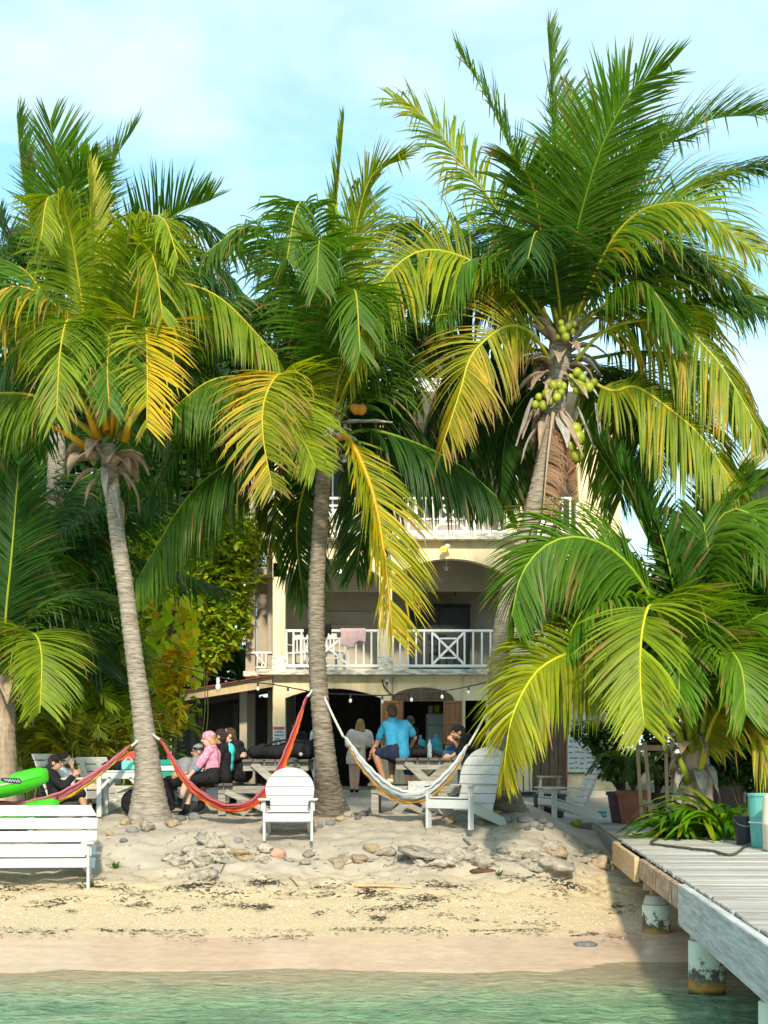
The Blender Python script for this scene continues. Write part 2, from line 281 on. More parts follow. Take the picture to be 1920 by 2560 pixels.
# ------------------------------------------------------------------ mesh helpers
def tag(o, label=None, cat=None, group=None, kind=None):
    if label: o['label'] = label
    if cat: o['category'] = cat
    if group: o['group'] = group
    if kind: o['kind'] = kind
    return o
def thing(name, loc, label, cat, group=None):
    o = bpy.data.objects.new(name, None); COL.objects.link(o); o.location = loc; o.empty_display_size = .1
    return tag(o, label, cat, group)
def link_mesh(name, me, parent=None, smooth=True, world=True):
    o = bpy.data.objects.new(name, me); COL.objects.link(o)
    if smooth is not None: me.shade_smooth() if smooth else me.shade_flat()
    if parent is not None:
        o.parent = parent
    return o
class MB:
    def __init__(s): s.v = []; s.f = []; s.c = []; s.mi = []
    def add(s, vs, fs, col=None, mi=0):
        k = len(s.v); s.v += [tuple(v) for v in vs]; s.f += [tuple(i+k for i in f) for f in fs]; s.mi += [mi]*len(fs)
        s.c += [col or (1, 1, 1)]*len(vs)
    def box(s, c, size, rot=None, taper=1, bev=0, **k):
        hx, hy, hz = (q/2 for q in size); R = rot or Matrix.Identity(3); c = Vector(c)
        if bev:
            b = min(bev, hx*.9, hy*.9, hz*.9); P = []
            # chamfered box: 24 verts
            bm = bmesh.new(); bmesh.ops.create_cube(bm, size=2)
            for v in bm.verts: v.co = Vector((v.co.x*hx, v.co.y*hy, v.co.z*hz))
            bmesh.ops.bevel(bm, geom=list(bm.edges), offset=b, segments=1, affect='EDGES')
            bm.verts.ensure_lookup_table(); vs = [c+R@v.co for v in bm.verts]; fs = [[v.index for v in f.verts] for f in bm.faces]; bm.free()
            s.add(vs, fs, **k); return s
        P = [(-hx, -hy, -hz), (hx, -hy, -hz), (hx, hy, -hz), (-hx, hy, -hz), (-hx*taper, -hy*taper, hz), (hx*taper, -hy*taper, hz), (hx*taper, hy*taper, hz), (-hx*taper, hy*taper, hz)]
        s.add([c+R@Vector(p) for p in P], [(0, 3, 2, 1), (4, 5, 6, 7), (0, 1, 5, 4), (1, 2, 6, 5), (2, 3, 7, 6), (3, 0, 4, 7)], **k); return s
    def bar(s, a, b, w, h, up=(0, 0, 1), **k):         # a rectangular bar from a to b, w across, h along up
        a, b = Vector(a), Vector(b); d = b-a; x = d.normalized(); u = Vector(up); u = (u-u.dot(x)*x)
        u = u.normalized() if u.length > 1e-5 else x.orthogonal().normalized()
        y = u.cross(x); R = Matrix((x, y, u)).transposed(); return s.box((a+b)/2, (d.length, w, h), R, **k)
    def tube(s, pts, rad, n=8, cap=True, **k):
        pts = [Vector(p) for p in pts]; m = len(pts); rad = rad if hasattr(rad, '__len__') else [rad]*m
        vs = []; prev = None
        for i, p in enumerate(pts):
            t = (pts[min(i+1, m-1)]-pts[max(i-1, 0)]).normalized()
            u = (prev-prev.dot(t)*t) if prev is not None else t.orthogonal()
            u = u.normalized() if u.length > 1e-6 else t.orthogonal().normalized(); prev = u; w = t.cross(u)
            for j in range(n):
                a = 2*PI*j/n; vs.append(p+(u*math.cos(a)+w*math.sin(a))*rad[i])
        fs = [(i*n+j, i*n+(j+1) % n, (i+1)*n+(j+1) % n, (i+1)*n+j) for i in range(m-1) for j in range(n)]
        if cap: fs += [tuple(range(n-1, -1, -1)), tuple((m-1)*n+j for j in range(n))]
        s.add(vs, fs, **k); return s
    def lathe(s, c, prof, n=20, axis=None, **k):       # prof: (radius, height)
        c = Vector(c); R = axis or Matrix.Identity(3); vs = []
        for r, h in prof:
            for j in range(n): a = 2*PI*j/n; vs.append(c+R@Vector((r*math.cos(a), r*math.sin(a), h)))
        m = len(prof); fs = [(i*n+j, i*n+(j+1) % n, (i+1)*n+(j+1) % n, (i+1)*n+j) for i in range(m-1) for j in range(n)]
        fs += [tuple(range(n-1, -1, -1)), tuple((m-1)*n+j for j in range(n))]; s.add(vs, fs, **k); return s
    def poly(s, pts, thick, normal, **k):              # extrude a planar outline
        n = Vector(normal).normalized()*thick; m = len(pts); P = [Vector(p) for p in pts]
        vs = P+[p+n for p in P]; fs = [tuple(range(m-1, -1, -1)), tuple(range(m, 2*m))]+[(i, (i+1) % m, m+(i+1) % m, m+i) for i in range(m)]
        s.add(vs, fs, **k); return s
    def ell(s, c, r, R=None, n=10, m=7, **k):
        c = Vector(c); R = R or Matrix.Identity(3); r = r if hasattr(r, '__len__') else (r, r, r); vs = [c+R@Vector((0, 0, -r[2]))]
        for i in range(1, m):
            t = PI*i/m
            for j in range(n): a = 2*PI*j/n; vs.append(c+R@Vector((r[0]*math.sin(t)*math.cos(a), r[1]*math.sin(t)*math.sin(a), -r[2]*math.cos(t))))
        vs.append(c+R@Vector((0, 0, r[2]))); q = len(vs)-1
        fs = [(0, 1+(j+1) % n, 1+j) for j in range(n)]
        fs += [(1+(i-1)*n+j, 1+(i-1)*n+(j+1) % n, 1+i*n+(j+1) % n, 1+i*n+j) for i in range(1, m-1) for j in range(n)]
        fs += [(q, 1+(m-2)*n+j, 1+(m-2)*n+(j+1) % n) for j in range(n)]; s.add(vs, fs, **k); return s
    def cap(s, a, b, ra, rb, n=10, **k):               # tapered capsule
        a, b = Vector(a), Vector(b); d = b-a
        if d.length < 1e-4: return s.ell(a, max(ra, rb), **k)
        t = d.normalized(); pts = []; rad = []
        for q in (-1, -.8, -.45): pts.append(a+t*ra*q); rad.append(max(.002, ra*math.sqrt(max(0, 1-q*q))))
        pts.append(a); rad.append(ra); pts.append(b); rad.append(rb)
        for q in (.45, .8, 1): pts.append(b+t*rb*q); rad.append(max(.002, rb*math.sqrt(max(0, 1-q*q))))
        return s.tube(pts, rad, n, **k)
    def mesh(s, name, off=None):
        me = bpy.data.meshes.new(name); o = Vector(off) if off is not None else Vector((0, 0, 0))
        me.from_pydata([(v[0]-o.x, v[1]-o.y, v[2]-o.z) for v in s.v], [], s.f); me.update(); return me
    def build(s, name, m, parent=None, smooth=False, local=False, col=False):
        off = None if (parent is None or local) else wloc(parent)
        me = s.mesh(name, off)
        for q in (m if isinstance(m, (list, tuple)) else [m]): me.materials.append(MATS[q])
        if isinstance(m, (list, tuple)): me.polygons.foreach_set('material_index', s.mi)
        if col: set_col(me, np.array(s.c, np.float32))
        return link_mesh(name, me, parent, smooth)
def wloc(o):
    p = Vector((0, 0, 0))
    while o is not None: p += o.location; o = o.parent
    return p
def set_col(me, arr):
    a = me.color_attributes.new('Col', 'FLOAT_COLOR', 'POINT'); c = np.ones((len(me.vertices), 4), np.float32); c[:, :3] = arr
    a.data.foreach_set('color', c.ravel())
def np_mesh(name, v, f, mats, col=None, mi=None):       # v (n,3) ; f list of (k,m) int arrays with fixed m per array
    me = bpy.data.meshes.new(name); v = np.asarray(v, np.float32); me.vertices.add(len(v)); me.vertices.foreach_set('co', v.ravel())
    if not isinstance(f, list): f = [f]
    tot = sum(a.shape[0] for a in f); lv = np.concatenate([a.ravel() for a in f]); me.loops.add(len(lv)); me.loops.foreach_set('vertex_index', lv.astype(np.int32))
    st = []; k = 0
    for a in f: st.append(k+np.arange(a.shape[0])*a.shape[1]); k += a.size
    me.polygons.add(tot); me.polygons.foreach_set('loop_start', np.concatenate(st).astype(np.int32))
    me.update(calc_edges=True); me.validate()
    for q in mats: me.materials.append(MATS[q])
    if mi is not None: me.polygons.foreach_set('material_index', mi)
    if col is not None: set_col(me, col)
    return me
def rotz(a): return Matrix.Rotation(a, 3, 'Z')
def rotx(a): return Matrix.Rotation(a, 3, 'X')
def roty(a): return Matrix.Rotation(a, 3, 'Y')
def catmull(P, n):
    P = [Vector(p) for p in P]; Q = [2*P[0]-P[1]]+P+[2*P[-1]-P[-2]]; out = []
    seg = len(P)-1
    for i in range(n+1):
        u = i/n*seg; k = min(int(u), seg-1); t = u-k; a, b, c, d = Q[k:k+4]
        out.append(.5*((2*b)+(c-a)*t+(2*a-5*b+4*c-d)*t*t+(3*b-a-3*c+d)*t*t*t))
    return out
def arc_resample(pts, n):
    d = [0]
    for i in range(1, len(pts)): d.append(d[-1]+(pts[i]-pts[i-1]).length)
    out = []; k = 0
    for i in range(n+1):
        s = d[-1]*i/n
        while k < len(d)-2 and d[k+1] < s: k += 1
        t = (s-d[k])/max(1e-9, d[k+1]-d[k]); out.append(pts[k].lerp(pts[k+1], min(1, t)))
    return out, d[-1]
# ------------------------------------------------------------------ ground and water
def spaced(lo, hi, step, far_lo, far_hi):
    a = list(np.arange(lo, hi+1e-6, step)); x, s = lo, step
    left = []
    while x > far_lo: s *= 1.35; x -= s; left.append(max(x, far_lo))
    right = []; x, s = hi, step
    while x < far_hi: s *= 1.35; x += s; right.append(min(x, far_hi))
    return np.array(left[::-1]+a+right)
def grid_mesh(name, xs, ys, hfun, mats):
    X, Y = np.meshgrid(xs, ys); Z = hfun(X, Y); v = np.stack([X, Y, Z], -1).reshape(-1, 3)
    nx, ny = len(xs), len(ys); i, j = np.meshgrid(np.arange(nx-1), np.arange(ny-1)); a = (j*nx+i).ravel()
    return np_mesh(name, v, np.stack([a, a+1, a+nx+1, a+nx], -1), mats), X, Y
me, _, _ = grid_mesh('ground', spaced(-6.2, 6.6, .04, -700, 700), spaced(14.2, 23.2, .035, -600, 900), ground_h, ['sand'])
tag(link_mesh('ground', me), kind='structure')
def wave_h(X, Y):
    am = (1-sstep(14.2, 15.2, Y))*.8+.2; near = np.exp(-((Y-13)/7)**2)
    r1 = .25-np.abs(vnoise(X*.9+.25*Y, Y*2.3)); r2 = .25-np.abs(vnoise(X*2.2-.5*Y, Y*5.2, 3))
    return am*near*(r1*.105+r2*.065+(.25-np.abs(vnoise(X*5+.8*Y, Y*10, 8)))*.034)-.012*near+.004
xs, ys = spaced(-5, 5, .04, -700, 700), spaced(10.5, 16.3, .028, -600, 16.4)
me, X, Y = grid_mesh('sea_water', xs, ys, wave_h, ['water'])
dep = np.maximum(0, wave_h(X, Y)-ground_h(X, Y)).ravel().astype(np.float32)
at = me.attributes.new('depth', 'FLOAT', 'POINT'); at.data.foreach_set('value', dep)
tag(link_mesh('sea_water', me), kind='structure')
# ------------------------------------------------------------------ the guest house
BY = 33.0; BS = F/BY
def bx(vx): return (vx-HX)/BS
def bz(vy): return EYE+(HY-vy)/BS
house = thing('beach_house', (1.2, 34, 1.2), 'three storey cream beach house with arched balconies behind the palms', 'building')
def hb(name, m, x0, x1, y0, y1, z0, z1, parent=None, bev=.012):
    b = MB(); b.box(((x0+x1)/2, (y0+y1)/2, (z0+z1)/2), (x1-x0, y1-y0, z1-z0), bev=bev); return b.build(name, m, parent or house)
XL, XR = bx(589), 5.1
Z0 = 1.32; S1a, S1b = bz(1459), bz(1447); S2a, S2b = bz(1169), bz(1155); Z3 = bz(858)
hb('floor_slab', 'concrete', XL-1.6, XR, BY-.35, 40, 1.0, Z0)
hb('balcony_slab', 'slab', bx(556), XR+.2, BY-.27, 38.0, S1a, S1b)
hb('balcony_slab', 'slab', bx(570), XR+.2, BY-.27, 38.0, S2a, S2b)
hb('roof_slab', 'roof_white', XL-.5, XR+.12, BY-.5, 39, Z3, Z3+.14)
def hip_roof():
    b = MB(); x0, x1, y0, y1, z = XL-.45, XR+.1, BY-.45, 38.9, Z3+.143
    b.add([(x0, y0, z), (x1, y0, z), (x1, y1, z), (x0, y1, z), (x0+3, 36, z+1.0), (x1-3, 36, z+1.0)], [(0, 1, 5, 4), (1, 2, 5), (2, 3, 4, 5), (3, 0, 4), (3, 2, 1, 0)]); b.build('roof', 'roof_white', house)
hip_roof()
PILL = [(bx(589), bx(616)), (bx(819), bx(847)), (bx(1098), bx(1124))]
for x0, x1 in PILL:
    hb('pillar', 'cream_wall', x0, x1, BY, BY+.30, S1b, bz(1215)); hb('pillar', 'cream_wall', x0, x1, BY, BY+.30, S2b, Z3)
    hb('pillar_base', 'slab', x0-.02, x1+.02, BY-.02, BY+.32, S1b+.001, S1b+.30)
hb('pillar', 'cream_wall', XR-.3, XR, BY, BY+.3, S2b, Z3)
hb('wall', 'cream_wall', bx(1250), XR, BY+.5, BY+.75, S2b, Z3); hb('wall', 'cream_wall', bx(1290), XR, BY+.02, BY+.30, S1b, S2a)
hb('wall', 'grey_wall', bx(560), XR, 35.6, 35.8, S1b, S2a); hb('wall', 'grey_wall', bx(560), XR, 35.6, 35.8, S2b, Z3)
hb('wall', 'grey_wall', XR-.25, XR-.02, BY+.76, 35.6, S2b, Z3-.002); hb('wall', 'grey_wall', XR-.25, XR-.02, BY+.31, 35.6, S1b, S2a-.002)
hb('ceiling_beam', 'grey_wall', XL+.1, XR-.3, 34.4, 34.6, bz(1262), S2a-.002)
def arch_wall(name, m, x0, x1, zt, spans, y0, y1, zb=None):
    """wall strip from zt downward, pierced by arches; spans = (xa, xb, zspring, zcrown)"""
    xs = sorted(set([x0, x1]+[s[0] for s in spans]+[s[1] for s in spans]+[s[0]+(s[1]-s[0])*i/28 for s in spans for i in range(1, 28)]))
    b = MB()
    def low(x, left):
        for xa, xb, zs, zc in spans:
            if (xa < x < xb) or (x == xa and not left) or (x == xb and left):
                t = (x-(xa+xb)/2)/((xb-xa)/2); return zs+(zc-zs)*math.sqrt(max(0, 1-t*t*.999)) if zc-zs > .5 else zs+(zc-zs)*(1-t*t)
        return zb
    for i in range(len(xs)-1):
        a, c = xs[i], xs[i+1]; la, lc = low(a, False), low(c, True)
        if la is None or lc is None: continue
        vs = [(a, y0, la), (c, y0, lc), (c, y0, zt), (a, y0, zt), (a, y1, la), (c, y1, lc), (c, y1, zt), (a, y1, zt)]
        b.add(vs, [(0, 1, 2, 3), (5, 4, 7, 6), (4, 5, 1, 0), (3, 2, 6, 7)])
    # jambs
    for xa, xb, zs, zc in spans:
        if zb is not None:
            b.add([(xa, y0, zb), (xa, y1, zb), (xa, y1, zs), (xa, y0, zs)], [(0, 1, 2, 3)]); b.add([(xb, y0, zb), (xb, y1, zb), (xb, y1, zs), (xb, y0, zs)], [(3, 2, 1, 0)])
    b.add([(x0, y0, zb or zt-.3), (x0, y1, zb or zt-.3), (x0, y1, zt), (x0, y0, zt)], [(3, 2, 1, 0)])
    b.add([(x1, y0, zb or zt-.3), (x1, y1, zb or zt-.3), (x1, y1, zt), (x1, y0, zt)], [(0, 1, 2, 3)])
    return b.build(name, m, house)
zsp, zcr = bz(1243), bz(1207)
arch_wall('arch_wall', 'cream_wall', XL, bx(1290), S2a-.002, [(bx(616), bx(819), zsp, zcr), (bx(847), bx(1098), zsp, zcr), (bx(1124), bx(1288), zsp, zcr)], BY, BY+.3, zb=bz(1246))
# ground floor front: arched doorway, arched window, small door
gw = [(bx(616), bx(823), bz(1508), bz(1487)), (bx(862), bx(962), bz(1514)+.001, bz(1514)+.002), (bx(1005), bx(1050), bz(1513), bz(1513)+.001), (bx(1150), bx(1226), bz(1513), bz(1513)+.001)]
arch_wall('ground_floor_wall', 'cream_wall', XL, XR, S1a-.002, gw, BY+.003, BY+.30, zb=Z0+.002)
hb('wall', 'room_shade', XL, XR, 38.2, 38.4, Z0, S1a); hb('wall', 'grey_wall', XL, XL+.2, BY+.31, 38.2, Z0, S1a-.004); hb('wall', 'grey_wall', XR-.2, XR, BY+.31, 38.2, Z0, S1a-.004)
CT = 2.06
hb('bar_counter', 'brown_wood', bx(862)-.25, bx(962)+.15, BY-.42, BY+.32, CT-.06, CT); hb('wall_panel', 'cream_wall', bx(862)-.001, bx(962)+.001, BY+.01, BY+.28, Z0, CT-.061)
def door_panel(x0, x1):
    d = hb('door', 'brown_wood', x0, x1, BY+.1, BY+.16, Z0, bz(1513))
    for k in range(4):
        w = (x1-x0)/4; hb('plank', 'brown_wood', x0+k*w+.006, x0+(k+1)*w-.006, BY+.07, BY+.1, Z0+.01, bz(1514), d)
door_panel(bx(1150), bx(1226))
# wooden fan over the arched window
def tympanum():
    cx = bx(913); rx = (bx(981)-bx(845))/2; zs = bz(1513); zc = bz(1485); n = 12
    t = thing_part = MB()
    pts = [(cx+rx*math.cos(PI*i/18), BY-.02, zs+(zc-zs)*math.sin(PI*i/18)) for i in range(19)]
    t.poly(pts, .02, (0, 1, 0)); o = t.build('window_arch', 'brown_wood', house)
    for sgn in (-1, 1):
        for k in range(7):
            x0 = cx+sgn*(.02+k*rx/7)
            def top(x): q = (x-cx)/rx; return zs+(zc-zs)*math.sqrt(max(0, 1-q*q))
            x1 = x0+sgn*.14; a = Vector((x0, BY-.035, zs+.01)); z1 = min(zs+.20, top(x1)-.02)
            if abs(x1-cx) < rx*.97 and z1 > zs+.03:
                q = MB(); q.bar(a, (x0+sgn*.14*(z1-zs)/.2, BY-.035, z1), .028, .05); q.build('slat', 'brown_wood', o)
tympanum()
def shutter(x0, x1, name='window_shutter'):
    z0, z1 = bz(1609), bz(1514); f = hb(name, 'shutter_wood', x0, x1, BY-.10, BY-.075, z0, z1)
    for a, b_, c, d in ((x0, x0+.05, z0, z1), (x1-.05, x1, z0, z1), (x0+.05, x1-.05, z0, z0+.06), (x0+.05, x1-.05, z1-.06, z1), (x0+.05, x1-.05, (z0+z1)/2-.03, (z0+z1)/2+.03)):
        hb('rail', 'shutter_wood', a, b_, BY-.125, BY-.102, c, d, f)
    w = (x1-x0-.1)/3
    for k in range(3): hb('plank', 'shutter_wood', x0+.05+k*w+.004, x0+.05+(k+1)*w-.004, BY-.112, BY-.102, z0+.062, z1-.062, f)
shutter(bx(825), bx(869)); shutter(bx(957), bx(998))
hb('window_frame', 'brown_wood', bx(869), bx(872), BY-.06, BY+.1, CT+.001, bz(1514)); 
# side wing and lean-to
wing = thing('side_wing', (bx(540), 36, 1.2), 'narrow beige side wing with open landings left of the balconies', 'building')
WY = 35.0; ws = F/WY
def wx(v): return (v-HX)/ws
def wz(v): return EYE+(HY-v)/ws
for a, b_ in ((530, 551), (578, 590)): hb('pillar', 'grey_wall', wx(a), wx(b_), WY, WY+.3, 1.2, wz(1050), wing)
hb('landing_slab', 'slab', wx(520), wx(592), WY-.25, WY+2, wz(1246), wz(1232), wing); hb('landing_slab', 'slab', wx(526), wx(592), WY-.1, WY+2, wz(1462), wz(1450), wing)
hb('wall', 'grey_wall', wx(551), wx(578), WY+.35, WY+.5, wz(1450), wz(1246), wing); hb('roof_slab', 'slab', wx(522), wx(592), WY-.2, WY+2, wz(1050), wz(1036), wing)
def wing_rail(zlo, zhi):
    r = hb('handrail', 'white_trim', wx(531), wx(588), WY-.06, WY-.02, zhi-.05, zhi, wing); hb('rail', 'white_trim', wx(552), wx(577), WY-.06, WY-.02, zlo, zlo+.04, r)
    for v in (556, 566, 575): hb('baluster', 'white_trim', wx(v)-.015, wx(v)+.015, WY-.055, WY-.025, zlo+.04, zhi-.05, r)
    b = MB(); b.bar((wx(553), WY-.075, zhi-.05), (wx(576), WY-.075, zlo+.04), .02, .03); b.build('brace', 'white_trim', r)
wing_rail(wz(1444), wz(1408)); wing_rail(wz(1229), wz(1200))
shed = thing('lean_to_roof', (bx(470), 32, 1.2), 'open lean-to with red metal roof and timber beam beside the house', 'shelter')
def leanto():
    A, B_ = V(352, 1502, 32.3), V(588, 1461, 32.3); Lx, Rx = A.x, B_.x
    b = MB(); b.bar(V(352, 1510, 32.3), V(588, 1473, 32.3), .05, .21); b.build('beam', 'pale_timber', shed)
    zl, zr = A.z, B_.z; b = MB(); n = 22
    for i in range(n):                                    # corrugated sheet as ridged strips
        y0 = 32.15+i*.2
        b.add([(Lx-.25, y0, zl-.035), (Rx, y0, zr+.005), (Rx, y0+.1, zr+.03), (Lx-.25, y0+.1, zl-.01), (Lx-.25, y0+.2, zl-.035), (Rx, y0+.2, zr+.005)], [(0, 1, 2, 3), (3, 2, 5, 4)])
    b.build('roof_sheet', 'roof_red', shed)
    for x in (Lx+.15, (Lx+Rx)/2): b = MB(); b.box((x, 36.3, (1.2+zl)/2), (.12, .12, zl-1.2-.1)); b.build('post', 'dark_wood', shed)
    b = MB(); b.box((wx(540), 33.4, 2.4), (.16, .16, 2.2)); b.build('post', 'grey_wall', shed)
    for i in range(3): b = MB(); b.bar((Lx, 33.6+i*1.2, zl-.12), (Rx, 33.6+i*1.2, zr-.1), .05, .1); b.build('rafter', 'dark_wood', shed)
    b = MB(); b.box(((Lx+Rx)/2-.2, 36.6, 2.3), (Rx-Lx+.4, .08, 2.3)); b.build('back_wall', 'room_shade', shed)  # wall coloured near-black to stand in for the shade under the roof
leanto()
# balcony railings
BAL = None
def railing(x0, x1, zlo, zhi, cross, y=BY+.12, group=None):
    r = hb('railing', 'white_trim', x0, x1, y-.035, y+.035, zhi-.055, zhi)
    hb('rail', 'white_trim', x0, x1, y-.03, y+.03, zlo, zlo+.06, r)
    ca, cb = cross; n1 = max(1, int(round((ca-x0)/.178))); n2 = max(1, int(round((x1-cb)/.178)))
    xs = [x0+(ca-x0)*i/n1 for i in range(1, n1+1)]+[cb+(x1-cb)*i/n2 for i in range(n2)]
    for x in xs+[x0+.02, x1-.02]: hb('baluster', 'white_trim', x-.02, x+.02, y-.02, y+.02, zlo+.06, zhi-.055, r, bev=.004)
    za, zb_ = zlo+.06, zhi-.055; w = cb-ca
    for q, (p0, p1) in enumerate((((ca, za), (cb, zb_)), ((ca, zb_), (cb, za)))):
        b = MB(); b.bar((p0[0], y-.012+.026*q, p0[1]), (p1[0], y-.012+.026*q, p1[1]), .024, .05); b.build('cross_bar', 'white_trim', r)
    ix0, ix1, iz0, iz1 = ca+w*.22, cb-w*.22, za+(zb_-za)*.20, zb_-(zb_-za)*.20
    for a in (ix0, ix1): hb('inner_bar', 'white_trim', a-.018, a+.018, y-.045, y-.026, iz0, iz1, r, bev=.003)
    for a in (iz0, iz1): hb('inner_bar', 'white_trim', ix0+.02, ix1-.02, y-.045, y-.026, a-.018, a+.018, r, bev=.003)
lo1, hi1 = bz(1441), bz(1359)
def cx(v): return bx(v)
railing(bx(616), bx(819), lo1, hi1, (bx(668), bx(752))); railing(bx(847), bx(1098), lo1, hi1, (bx(934), bx(1004))); railing(bx(1124), bx(1290), lo1, hi1, (bx(1178), bx(1246)))
lo2, hi2 = bz(1150), bz(1072)
railing(bx(616), bx(819), lo2, hi2, (bx(676), bx(754))); railing(bx(847), bx(1098), lo2, hi2, (bx(936), bx(1008))); railing(bx(1124), bx(1250), lo2, hi2, (bx(1160), bx(1216)))
# upper balcony: windows and a door in the back wall
def back_window(x0, x1, z0, z1):
    f = hb('window', 'white_trim', x0, x1, 35.56, 35.598, z0, z1); hb('pane', 'black_gloss', x0+.06, (x0+x1)/2-.02, 35.54, 35.558, z0+.06, z1-.06, f); hb('pane', 'black_gloss', (x0+x1)/2+.02, x1-.06, 35.54, 35.558, z0+.06, z1-.06, f)
back_window(bx(660), bx(760), S2b+.9, S2b+2.1); back_window(bx(900), bx(1020), S2b+.7, S2b+2.1)
for z0, z1, y in ((bz(1300), bz(1297), 35.585), (bz(1330), bz(1327), 35.585)):
    hb('wall_ledge', 'grey_wall', bx(690), bx(800), 35.55, 35.599, z0, z1)
# things on and around the balcony
cab = thing('balcony_cupboard', (bx(957), 35.3, S1b), 'large black two-door cupboard against the balcony back wall', 'cupboard')
hb('body', 'black_gloss', bx(889), bx(1027), 35.1, 35.55, S1b, bz(1289), cab); hb('cornice', 'black_gloss', bx(886), bx(1030), 35.05, 35.552, bz(1289), bz(1284), cab)
for a, b_ in ((892, 956), (958, 1024)): hb('door', 'black_gloss', bx(a), bx(b_), 35.075, 35.098, S1b+.08, bz(1293), cab)
hb('handle', 'metal_grey', bx(953), bx(959), 35.055, 35.073, bz(1343), bz(1341), cab)
def cable(name, pts, r, label, m='cable', cat='cable', group=None, n=40, sides=6):
    b = MB(); b.tube(catmull(pts, n), r, sides); return tag(b.build(name, m, smooth=True), label, cat, group)
cable('wall_cable', [V(945, 1255, 35.52), V(944, 1270, 35.5), V(943, 1286, 35.45)], .012, 'short black cable dropping straight to the cupboard top', n=10)
cable('wall_cable', [V(1060, 1253, 35.54), V(1035, 1254, 35.54), V(1020, 1259, 35.54), V(1000, 1254, 35.54), V(982, 1254, 35.54), V(978, 1262, 35.54), V(984, 1275, 35.52), V(983, 1286, 35.45)], .012, 'long black cable looping along the wall to the cupboard top')
def lamp_pair():
    t = thing('wall_spotlight', V(962, 1170, BY-.1), 'twin outdoor spotlight with one glowing amber bulb under upper slab', 'lamp')
    b = MB(); b.lathe(V(964, 1172, BY-.08), [(.05, -.03), (.05, .03)], 12); b.build('bracket', 'metal_grey', t)
    for (x, y, m_, r) in ((958.5, 1186, 'lamp_amber', .075), (967, 1180, 'bulb_glass', .062)):
        c = V(x, y, BY-.22); b = MB(); b.ell(c, (r, r*.8, r*.85)); bu = b.build('bulb', m_, t, smooth=True)
        b = MB(); b.tube([V(964, 1172, BY-.09), c+Vector((0, .05, .02))], [.02, .035], 8); b.build('socket', 'metal_grey', t)
lamp_pair()
t = thing('ceiling_bulb', V(734, 1233, 34.0), 'glowing white bulb hanging under the left balcony arch', 'lamp')
b = MB(); b.ell(V(734, 1234, 34.0), .05); b.build('bulb', 'lamp_white', t, smooth=True); b = MB(); b.tube([V(734, 1230, 34.0), (V(734, 1233, 34).x, 34.0, S2a)], .02, 8); b.build('socket', 'white_trim', t)
t = thing('ceiling_bulb', V(964, 1232, 34.0), 'unlit bulb holder on the balcony ceiling above the cupboard', 'lamp')
b = MB(); b.lathe(V(964, 1228, 34.0), [(.03, -.05), (.05, .0), (.07, .03)], 12); b.build('socket', 'white_trim', t); b = MB(); b.tube([V(964, 1226, 34.0), (V(964, 1228, 34).x, 34.0, S2a)], .012, 6); b.build('cord', 'white_trim', t)
# security camera, conduit, notice on the pillar
t = thing('security_camera', V(835, 1472, BY-.05), 'small white security camera under the balcony slab', 'camera')
b = MB(); b.box(V(833, 1466, BY-.04), (.08, .08, .05), bev=.01); b.build('mount', 'white_plastic', t); b = MB(); b.tube([V(836, 1470, BY-.05), V(836, 1476, BY-.2)], [.04, .045], 12); b.build('body', 'white_plastic', t); b = MB(); b.lathe(V(836, 1476, BY-.215), [(.03, 0), (.03, .02)], 12, rotx(PI/2)); b.build('lens', 'black_gloss', t)
cable('wall_cable', [V(826, 1468, BY-.03), V(829, 1482, BY-.03), V(840, 1495, BY-.03), V(853, 1507, BY-.03)], .012, 'thin cable curving from security camera toward the wooden window arch', n=20)
cable('wall_conduit', [V(851, 1462, BY-.03), V(848, 1472, BY-.03), V(848, 1508, BY-.03)], .016, 'straight grey conduit running down beside the wooden window arch', m='metal_grey', cat='conduit', n=12)
def notice():
    t = thing('pillar_notice', V(602, 1600, BY-.06), 'white printed notice with red header on the cream pillar', 'notice')
    def r(x0, y0, x1, y1, m, d=.012, nm='print'): a, c = V(x0, y1, BY-.03-d), V(x1, y0, BY-.03-d); b = MB(); b.box(((a.x+c.x)/2, a.y, (a.z+c.z)/2), (c.x-a.x, .006, c.z-a.z)); b.build(nm, m, t)
    r(590, 1569, 615, 1612, 'poster', 0, 'sheet'); r(590.5, 1570, 614.5, 1576, 'print_red')
    for i in range(2):
        for j in range(4): r(593+j*5.2, 1579+i*7, 596.6+j*5.2, 1583+i*7, 'print_dark' if (i+j) % 3 else 'print_blue')
    r(593, 1594, 605, 1596, 'print_blue'); 
    for i in range(4): r(593, 1598.5+i*2.2, 612-i*2, 1599.6+i*2.2, 'print_dark')
    for j in range(4): r(593+j*5.4, 1607.5, 597+j*5.4, 1610.5, 'print_dark')
notice()
# fridge, containers behind the bar window
fr = thing('refrigerator', V(940, 1620, 35.2), 'pale blue-grey refrigerator with two doors inside the bar window', 'refrigerator')
k = F/35.2
def fb(name, m, x0, x1, y0, y1, dy0, dy1, par=fr): a, c = V(x0, y1, 35.2), V(x1, y0, 35.2); b = MB(); b.box(((a.x+c.x)/2, 35.2+(dy0+dy1)/2, (a.z+c.z)/2), (c.x-a.x, dy1-dy0, c.z-a.z), bev=.015); return b.build(name, m, par)
zf = HY+(EYE-Z0)*k
fb('body', 'fridge', 921, 958, 1541, zf, 0, .6); fb('door', 'fridge', 921, 958, 1541.5, 1566, -.06, -.002); fb('door', 'fridge', 921, 958, 1567.5, zf-3, -.06, -.002); fb('handle', 'metal_grey', 923, 924.2, 1570, 1590, -.09, -.062); fb('handle', 'metal_grey', 923, 924.2, 1550, 1564, -.09, -.062)
